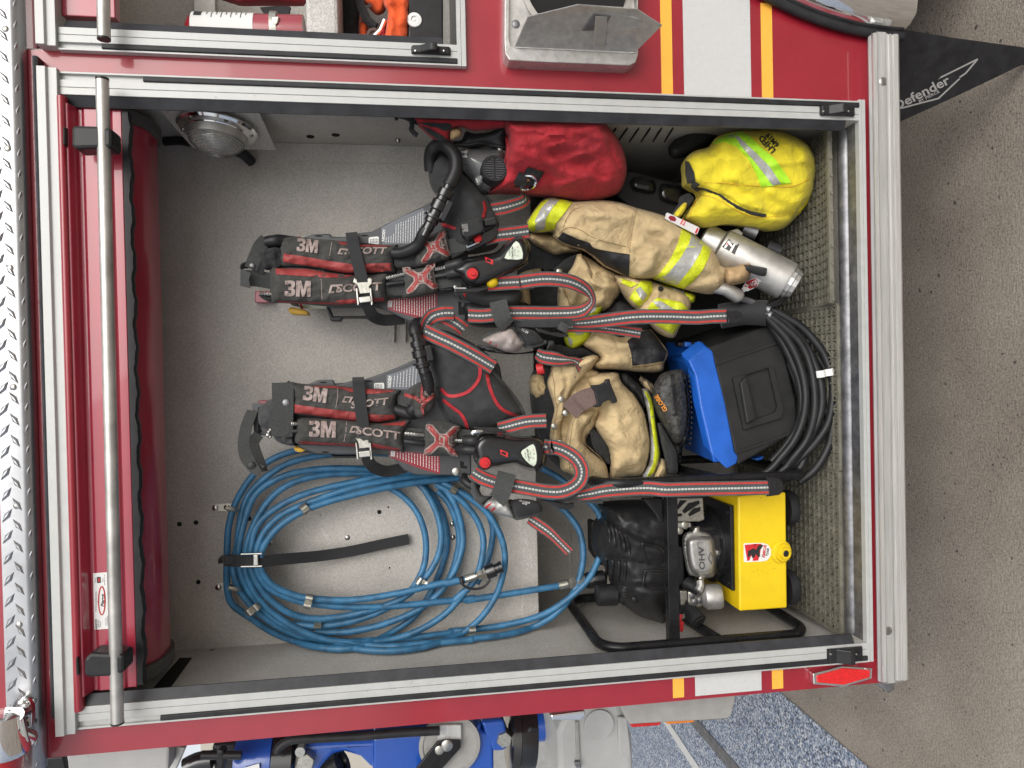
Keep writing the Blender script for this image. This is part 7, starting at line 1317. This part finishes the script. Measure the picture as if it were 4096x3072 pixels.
c = P(*V1('p', 425, 1070), .24); MB().lathe(c + Vector((0, 0, .03)), (0, 0, -1), [(0, .020), (.004, .026), (.05, .028), (.056, .022), (.056, 0)], 20).build('fuel_cap', 'black_plastic', PU, ang=40)
MB().px(V('p', (690, 365), (830, 360), (838, 540), (810, 545), (780, 480)), .16, .03).build('air_scoop', 'black_plastic', PU, smooth=False, bevel=.005)
MB().px(V('p', (930, 700), (985, 720), (1000, 1000), (935, 1010)), .20, .08).build('starter_cover', 'black_plastic', PU, smooth=False, bevel=.006)
# muffler guard
mg = MB().px(V('p', (930, 355), (1130, 352), (1142, 515), (1100, 530), (935, 530)), .19, .02).build('muffler_guard', 'zinc', PU, smooth=False, bevel=.003)
for q in (((960, 370), (1010, 372), (945, 440), (935, 420)), ((1020, 395), (1100, 372), (1105, 395), (990, 470), (978, 450)), ((1060, 430), (1112, 420), (1108, 450), (1030, 490), (1018, 475)), ((935, 470), (975, 468), (970, 490), (935, 492))): flatpoly('guard_slot', V('p', *q), .1885, 'dark_gap', mg)
MB().px(V('p', (935, 535), (1040, 535), (1045, 570), (960, 580), (955, 610), (935, 605)), .195, .02).build('cylinder_fin', 'cast_aluminium', PU, smooth=False, bevel=.003); screw(*V1('p', 995, 555), .1945, PU, .010, 'zinc', 'bolt'); screw(*V1('p', 957, 598), .1945, PU, .009, 'zinc', 'bolt')
# valve cover
vc0 = Soft(V('p', (975, 680), (990, 620), (1050, 590), (1065, 565), (1105, 565), (1115, 595), (1185, 620), (1225, 700), (1248, 760), (1240, 790), (1215, 920), (1150, 945), (1130, 970), (1100, 965), (1090, 940), (1030, 925), (1000, 850)), .20, .018, 12, step=9); vo = vc0.build('valve_cover_base', 'cast_aluminium', PU)
vc = Soft(V('p', (1000, 680), (1030, 640), (1100, 630), (1190, 640), (1215, 690), (1225, 800), (1218, 890), (1180, 925), (1100, 925), (1040, 900), (1010, 800)), .185, .048, 26, step=9, power=.4); o = vc.build('valve_cover', 'cast_aluminium', PU)
printed('lettering', 'OHV', V1('p', 1122, 800), -92, 22, vc.fn(.0022), 'grey_plastic', o, bold=.02, sx=1.35)
MB().tube([P(x, y, vc.h(x, y)-.001) for x, y in V('p', (1185, 755), (1203, 795), (1188, 838), (1168, 798))], .0012, 6, True).build('diamond_mark', 'grey_plastic', o)
MB().tube([P(x, y, vc.h(x, y)-.001) for x, y in V('p', (1088, 680), (1145, 685), (1150, 890), (1095, 895))], .0012, 6, True).build('panel_edge', 'cast_aluminium', o)
for q in ((1085, 590), (1235, 760), (1118, 950)): screw(*V1('p', *q), .185, vo, .007, 'zinc', 'bolt')
# carburettor and linkage
ca_ = P(*V1('p', 1120, 1085), .19); cb2 = P(*V1('p', 1222, 1080), .18)
MB().lathe(ca_, cb2-ca_, [(0, .022), (.01, .031), (.042, .031), (.050, .026), (.052, 0)], 28).build('float_bowl', 'cast_aluminium', PU, ang=35)
cbx = MB().px(V('p', (1015, 1050), (1060, 1010), (1130, 1040), (1140, 1130), (1120, 1165), (1040, 1170), (1015, 1130)), .185, .04).build('carburettor', 'zinc', PU, smooth=False, bevel=.006)
for q in ((1050, 1075), (1090, 1060), (1070, 1120), (1110, 1110)): screw(*V1('p', *q), .1845, cbx, .008, 'worn_steel')
MB().tube([P(*q) for q in crom(V('p', (1105, 965, .18), (1108, 1000, .175), (1090, 1040, .17)), 4)], .010, 10).build('fuel_fitting', 'cast_aluminium', PU)
hose('intake_elbow', V('p', (1000, 975, .20), (1040, 1000, .19), (1085, 1030, .19)), .016, 'black_rubber', PU)
MB().px(V('p', (960, 1040), (1010, 1040), (1012, 1100), (985, 1150), (1000, 1240), (960, 1260), (945, 1200), (965, 1150)), .16, .012).build('linkage_plate', 'zinc', PU, smooth=False, bevel=.002)
MB().px(V('p', (965, 1145), (1000, 1150), (990, 1210), (955, 1215)), .15, .012).build('linkage_plate', 'black_paint', PU, smooth=False, bevel=.002)
MB().tube([P(*q) for q in crom(V('p', (960, 1210, .15), (952, 1270, .148), (965, 1330, .148), (970, 1265, .148)), 5)], .006, 8).build('choke_lever', 'red_print', PU)
MB().tube([P(*V1('p', 1010, 1170), .20), P(*V1('p', 1100, 1265), .16)], .020, 18).build('grip_tube', 'black_rubber', PU); MB().tube([P(*V1('p', 1098, 1262), .161), P(*V1('p', 1106, 1272), .158)], .017, 18).build('tube_end', 'dark_gap', PU)
MB().px(V('p', (640, 1000), (840, 1010), (980, 1000), (980, 1140), (860, 1240), (700, 1200)), .22, .10).build('crankcase', 'black_paint', PU, smooth=False, bevel=.01)
# ================================================================== unseen black bin, added to darken the back of the recess
BN = top('added_bin', 'black bin added to darken the recess behind the coat and tray', 'bin', (0.84, 0.53, -0.016))
MB().loft([[(0.50, .45, .012), (1.20, .45, .012), (1.20, .62, .012), (0.50, .62, .012)], [(0.47, .43, .54), (1.24, .43, .54), (1.24, .64, .54), (0.47, .64, .54)]]).build('bin_body', 'case_black', BN, smooth=False, bevel=.01)
MB().box(0.46, 1.25, .425, .648, .54, .565).build('bin_rim', 'case_black', BN, smooth=False, bevel=.006)
# ================================================================== things in the neighbouring compartment
FE = top('fire_extinguisher', 'red fire extinguisher with white label lying in the neighbouring compartment', 'extinguisher', P(900, 110, 0.15))
e0, e1 = P(*V1('a', 1362, 245), .125), P(*V1('b', 405, 262), .125)
MB().lathe(e0, e1-e0, [(0, 0), (.004, .02), (.014, .035), (.03, .0415), ((e1-e0).length, .0415)], 40).build('cylinder', 'red_paint', FE, ang=50)
dE = (e1-e0).normalized(); la_ = P(*V1('a', 1440, 245), .125)
lab = MB()
n = 16; rings = []
for h_ in (0, .128):
    rings.append([la_ + dE*h_ + (Vector((1, 0, 0))*math.cos(t) + Vector((0, -1, 0))*math.sin(t))*.0421 for t in [math.radians(-30 + 150*i/n) for i in range(n+1)]])
lab.add(rings[0] + rings[1], [(i, i+1, n+2+i, n+1+i) for i in range(n)]); lb_ = lab.build('instruction_label', 'label_white', FE, ang=80)
def on_ext(t0, t1, h0, h1, m, name):
    r = [[la_ + dE*h_ + (Vector((1, 0, 0))*math.cos(t) + Vector((0, -1, 0))*math.sin(t))*.0426 for t in [math.radians(t0 + (t1-t0)*i/6) for i in range(7)]] for h_ in (h0, h1)]
    return MB().add(r[0] + r[1], [(i, i+1, 8+i, 7+i) for i in range(6)]).build(name, m, lb_, ang=80)
on_ext(20, 60, .006, .022, 'black_print', 'label_block')
for i in range(9): on_ext(20 + (i % 3)*4, 55 + (i % 2)*12, .032 + i*.010, .034 + i*.010, 'grey_plastic', 'label_line')
cl_ = P(*V1('b', 190, 245), .125); MB().lathe(cl_ - dE*.007, dE, [(0, .0426), (0, .0438), (.014, .0438), (.014, .0426)], 40).build('clamp_band', 'zinc', FE); MB().px(V('b', (160, 120), (215, 118), (205, 170), (190, 185), (165, 170)), .08, .02).build('clamp_latch', 'zinc', FE, smooth=False, bevel=.002)
dr = Soft(V('b', (-260, -100), (420, -120), (415, 20), (330, 42), (180, 38), (60, 38), (-60, 40), (-150, 20), (-240, -20)), .25, .06, 40, step=12, wr=.005); o = dr.build('red_sack', 'red_fabric', None); tag(o, 'dark red cloth sack at the top edge above the extinguisher', 'bag')
bs_ = MB().px(V('b', (70, 50), (200, 40), (300, 45), (275, 165), (240, 175), (150, 165)), .20, .01).build('black_strap', 'black_webbing', None, smooth=False, bevel=.002); tag(bs_, 'black webbing strap hanging behind the fire extinguisher clamp', 'strap')
OV = top('rescue_vest', 'bright orange cloth vest with black straps folded on the shelf', 'vest', P(1520, 60, .2))
soft('vest_cloth', 'b', ((1000, -150), (1170, -150), (1168, 290), (1160, 310), (1000, 310), (1005, 200), (1015, 90), (985, 20)), 'orange_fabric', OV, .10, .03, 40, wr=.006, folds=[(V('b', (1015, -50), (1040, 100), (1030, 300)), .01, 14)])
soft('vest_cloth', 'b', ((820, -150), (1000, -150), (1005, 60), (960, 110), (915, 100), (860, 40), (825, 0)), 'orange_fabric', OV, .17, .03, 30, wr=.006)
soft('vest_cloth', 'b', ((810, 90), (860, 120), (880, 250), (860, 320), (800, 320)), 'orange_fabric', OV, .19, .03, 24, wr=.006)
soft('vest_cloth', 'b', ((960, 180), (985, 130), (1010, 200), (1005, 320), (930, 320), (950, 270)), 'red_fabric', OV, .12, .02, 16, wr=.006)
printed('lettering', 'p', V1('b', 885, 35), 30, 22, .135, 'black_print', OV, bold=.03); printed('lettering', 'p', V1('b', 830, 150), 60, 18, .155, 'black_print', OV, bold=.03)
hose('strap', V('b', (800, -30, .15), (830, 70, .14), (870, 150, .13), (930, 200, .13)), .010, 'black_fabric', OV); hose('strap', V('b', (870, 280, .12), (880, 235, .12), (920, 220, .12), (940, 250, .12), (915, 285, .12)), .0045, 'brown_webbing', OV)
MB().tube([P(*V1('b', 905, 280), .10), P(*V1('b', 960, 225), .10), P(*V1('b', 990, 150), .10)], .007, 10).build('steel_clip', 'chrome', OV)
soft('black_pouch', 'b', ((640, -150), (800, -150), (830, 60), (815, 200), (830, 310), (650, 310)), 'black_fabric', OV, .22, .04, 40, wr=.006)
bk = MB().px(V('b', (1168, -150), (1425, -150), (1425, 330), (1168, 330)), .08, .20).build('equipment_box', 'black_plastic', None, smooth=False, bevel=.004); tag(bk, 'black plastic box with a white grommet beside the orange vest', 'box')
gq = P(*V1('b', 1212, 148), .0795); MB().lathe(gq, (0, -1, 0), [(0, .0165), (.003, .0155), (.004, .008), (.001, .0075), (.001, .003), (.003, .003), (.003, 0)], 24).build('grommet', 'label_white', bk, ang=25)

# ================================================================== rear of the engine and what stands behind it
hz_ = V('u', (150, 640), (215, 600), (1100, 540), (1085, 620), (1062, 722), (1030, 755), (240, 802))
hg = MB().px(hz_, .10, .16).build('lamp_housing', 'housing_grey', T, smooth=False, bevel=.004)
MB().px(V('u', (240, 796), (490, 780), (496, 800), (470, 812), (255, 828)), .11, .12).build('red_lamp', 'red_lens', hg, smooth=False, bevel=.003); MB().px(V('u', (512, 778), (765, 760), (760, 785), (550, 802)), .11, .12).build('amber_lamp', 'amber_lens', hg, smooth=False, bevel=.003); MB().px(V('u', (800, 760), (1040, 735), (1028, 758), (830, 775)), .11, .12).build('clear_lamp', 'clear_lens', hg, smooth=False, bevel=.003)
MB().px(V('t', (1410, 725), (1690, 690), (1700, 735), (1660, 770), (1420, 768)), .12, .05).build('rear_bracket', 'chrome', T, smooth=False, bevel=.004)
MB().px(V('r', (583, 1300), (1500, 1300), (1490, 1520), (600, 1520)), .25, .05).build('rear_panel', 'white_plastic', T, smooth=False, bevel=.006)
MB().px(V('r', (1505, 1290), (1640, 1310), (1560, 1500), (1500, 1500)), .30, .02).build('rear_fin', 'brushed_aluminium', T, smooth=False, bevel=.003)
MB().px(V('r', (380, 1400), (560, 1390), (590, 1560), (380, 1560)), .30, .02).build('rear_panel', 'black_plastic', T, smooth=False, bevel=.003)
# blue intake valve
BV = top('intake_valve', 'blue painted intake valve with black cap on the rear of the fire engine', 'valve', P(1400, 3050, .4))
ba, bb_ = P(*V1('s', 560, 985), .30), P(*V1('s', 880, 960), .30); MB().lathe(ba, bb_-ba, [(0, .0), (0, .062), (.01, .066), ((bb_-ba).length, .066)], 32).build('inlet_pipe', 'blue_paint', BV, ang=40)
bc_ = P(*V1('s', 1080, 950), .30); MB().lathe(bb_, bc_-bb_, [(0, .066), (.004, .078), ((bc_-bb_).length-.004, .078), ((bc_-bb_).length, .066)], 32).build('collar', 'gloss_black', BV, ang=30)
vb_ = V('s', (1075, 835), (1300, 815), (1810, 790), (1940, 780), (2212, 770), (2212, 1150), (1900, 1150), (1720, 1040), (1640, 960), (1500, 915), (1420, 925), (1350, 1000), (1300, 1080), (1200, 1150), (1080, 1150))
MB().px(vb_, .26, .09).build('valve_body', 'blue_paint', BV, smooth=False, bevel=.02, seg=4)
vb2 = V('t', (-20, 905), (150, 890), (740, 880), (800, 820), (860, 790), (850, 860), (950, 880), (955, 1010), (960, 1250), (-20, 1250))
MB().px(vb2, .24, .12).build('valve_body', 'blue_paint', BV, smooth=False, bevel=.014, seg=3)
MB().px(V('t', (850, 780), (1040, 765), (1060, 860), (1095, 920), (1080, 980), (1030, 1018), (945, 1020)), .24, .08).build('flange', 'blue_paint', BV, smooth=False, bevel=.008, seg=3)
ka, kb = P(*V1('t', 1070, 890), .29), P(*V1('t', 1270, 890), .29); cap_ = MB().lathe(ka, kb-ka, [(0, .075), (.003, .084), (.022, .086), (.024, .083), (.045, .084), ((kb-ka).length, .080), ((kb-ka).length, 0)], 40).build('storz_cap', 'gloss_black', BV, ang=25)
for k, q, r in (('s', (1108, 897), .013), ('s', (1152, 995), .023), ('t', (418, 940), .016), ('t', (738, 905), .016), ('t', (1040, 922), .021)):
    c = P(*V1(k, *q), .237); MB().lathe(c + Vector((0, .03, 0)), (0, -1, 0), [(0, r), (.03, r), (.034, r*.9), (.034, 0)], 6 if r > .02 else 20).build('bolt', 'zinc' if r > .02 else 'steel', BV, ang=25)
MB().px(V('t', (505, 808), (695, 805), (697, 928), (505, 930)), .215, .01).build('lever_plate', 'bright_aluminium', BV, smooth=False, bevel=.002)
lvr = MB().px(V('t', (330, 1160), (500, 945), (560, 932), (690, 932), (690, 990), (520, 1180), (330, 1250)), .205, .01).build('lever', 'black_paint', BV, smooth=False, bevel=.002)
screw(*V1('t', 580, 972), .2045, lvr, .014); screw(*V1('t', 518, 1008), .2045, lvr, .011, 'zinc')
gd = P(*V1('t', 600, 960), .232); MB().lathe(gd, (0, -1, 0), [(0, .075), (.006, .075), (.007, .066), (.004, .064), (.004, 0)], 40).build('indicator_disc', 'housing_grey', BV, ang=25)
hose('guard_bar', V('s', (900, 905, .20), (935, 850, .20), (1010, 805, .20), (1120, 788, .20), (1600, 765, .20)) + V('t', (200, 868, .20), (520, 850, .20)), .0105, 'black_rubber', BV)
MB().tube([P(*V1('s', 235, 930), .20), P(*V1('s', 590, 930), .20)], .010, 14).build('tee_handle', 'black_plastic', BV); MB().px(V('s', (370, 885), (430, 882), (445, 960), (430, 1080), (380, 1080), (350, 960)), .19, .03).build('handle_boss', 'black_plastic', BV, smooth=False, bevel=.006); MB().px(V('s', (320, 840), (560, 830), (590, 1080), (340, 1090)), .27, .06).build('handle_mount', 'black_rubber', BV, smooth=False, bevel=.01)
hose('drain_hose', V('s', (100, 1040, .26), (200, 990, .26), (330, 970, .26)), .022, 'gloss_black', BV); flatpoly('pipe_sticker', V('s', (600, 1046), (745, 1005), (748, 1080), (600, 1100)), .2285, 'label_white', BV)
ba2 = P(*V1('s', 1330, 1080), .28); bb2 = P(*V1('s', 1480, 990), .27); MB().lathe(ba2, bb2-ba2, [(0, .03), ((bb2-ba2).length, .034), ((bb2-ba2).length, .02), ((bb2-ba2).length-.006, .018), ((bb2-ba2).length-.006, 0)], 20).build('relief_port', 'black_paint', BV, ang=30)
# white case
WC = top('storage_case', 'pale grey moulded plastic case standing on the blue flake floor', 'case', PZ(2450, 3050, GZ))
wc = [P(*V1('t', *q), 1.0) for q in ((1465, 860), (1495, 790), (1580, 640), (1960, 600), (2072, 900), (2090, 1300), (1480, 1300))]
MB().ext(wc, (0, .35, 0)).build('case_shell', 'white_plastic', WC, smooth=False, bevel=.02, seg=3)
MB().ext([P(*V1('t', *q), .985) for q in ((1955, 740), (2030, 745), (2065, 1060), (1990, 1062), (1960, 1020))], (0, .02, 0)).build('case_rib', 'white_plastic', WC, smooth=False, bevel=.006)
MB().lathe(P(*V1('t', 1800, 800), .995), (0, -1, 0), [(0, .055), (.0055, .055), (.006, .052), (.0055, .049), (.0055, 0)], 32).build('case_boss', 'white_plastic', WC, ang=25)
MB().ext([P(*V1('t', *q), .99) for q in ((1610, 780), (1640, 775), (1660, 1300), (1630, 1300))], (0, .012, 0)).build('case_seam', 'housing_grey', WC, smooth=False, bevel=.003)
MB().px(V('t', (1610, 1110), (1650, 1098), (1660, 1150), (1615, 1150)), .975, .02).build('case_latch', 'worn_steel', WC, smooth=False, bevel=.003)
bt_ = MB().lathe(P(*V1('t', 1395, 800), 1.3), (0, 0, 1), [(-.06, .03), (-.055, .06), (.05, .06), (.06, .03), (.06, 0)], 20).build('blue_can', 'blue_paint', None, ang=40); tag(bt_, 'small blue can seen between the black cap and the grey case', 'can')
# wall of the bay far behind
wb = MB().box(-14, -0.3, 6.0, 6.2, GZ, 3.2).build('bay_wall', 'bay_wall_paint', None, smooth=False); wb['kind'] = 'structure'
wd = MB().box(-3.6, -0.95, 3.95, 4.6, GZ, .55).build('equipment_cabinet', 'housing_grey', None, smooth=False, bevel=.01); tag(wd, 'grey cabinet in shadow behind the blue intake valve', 'cabinet')
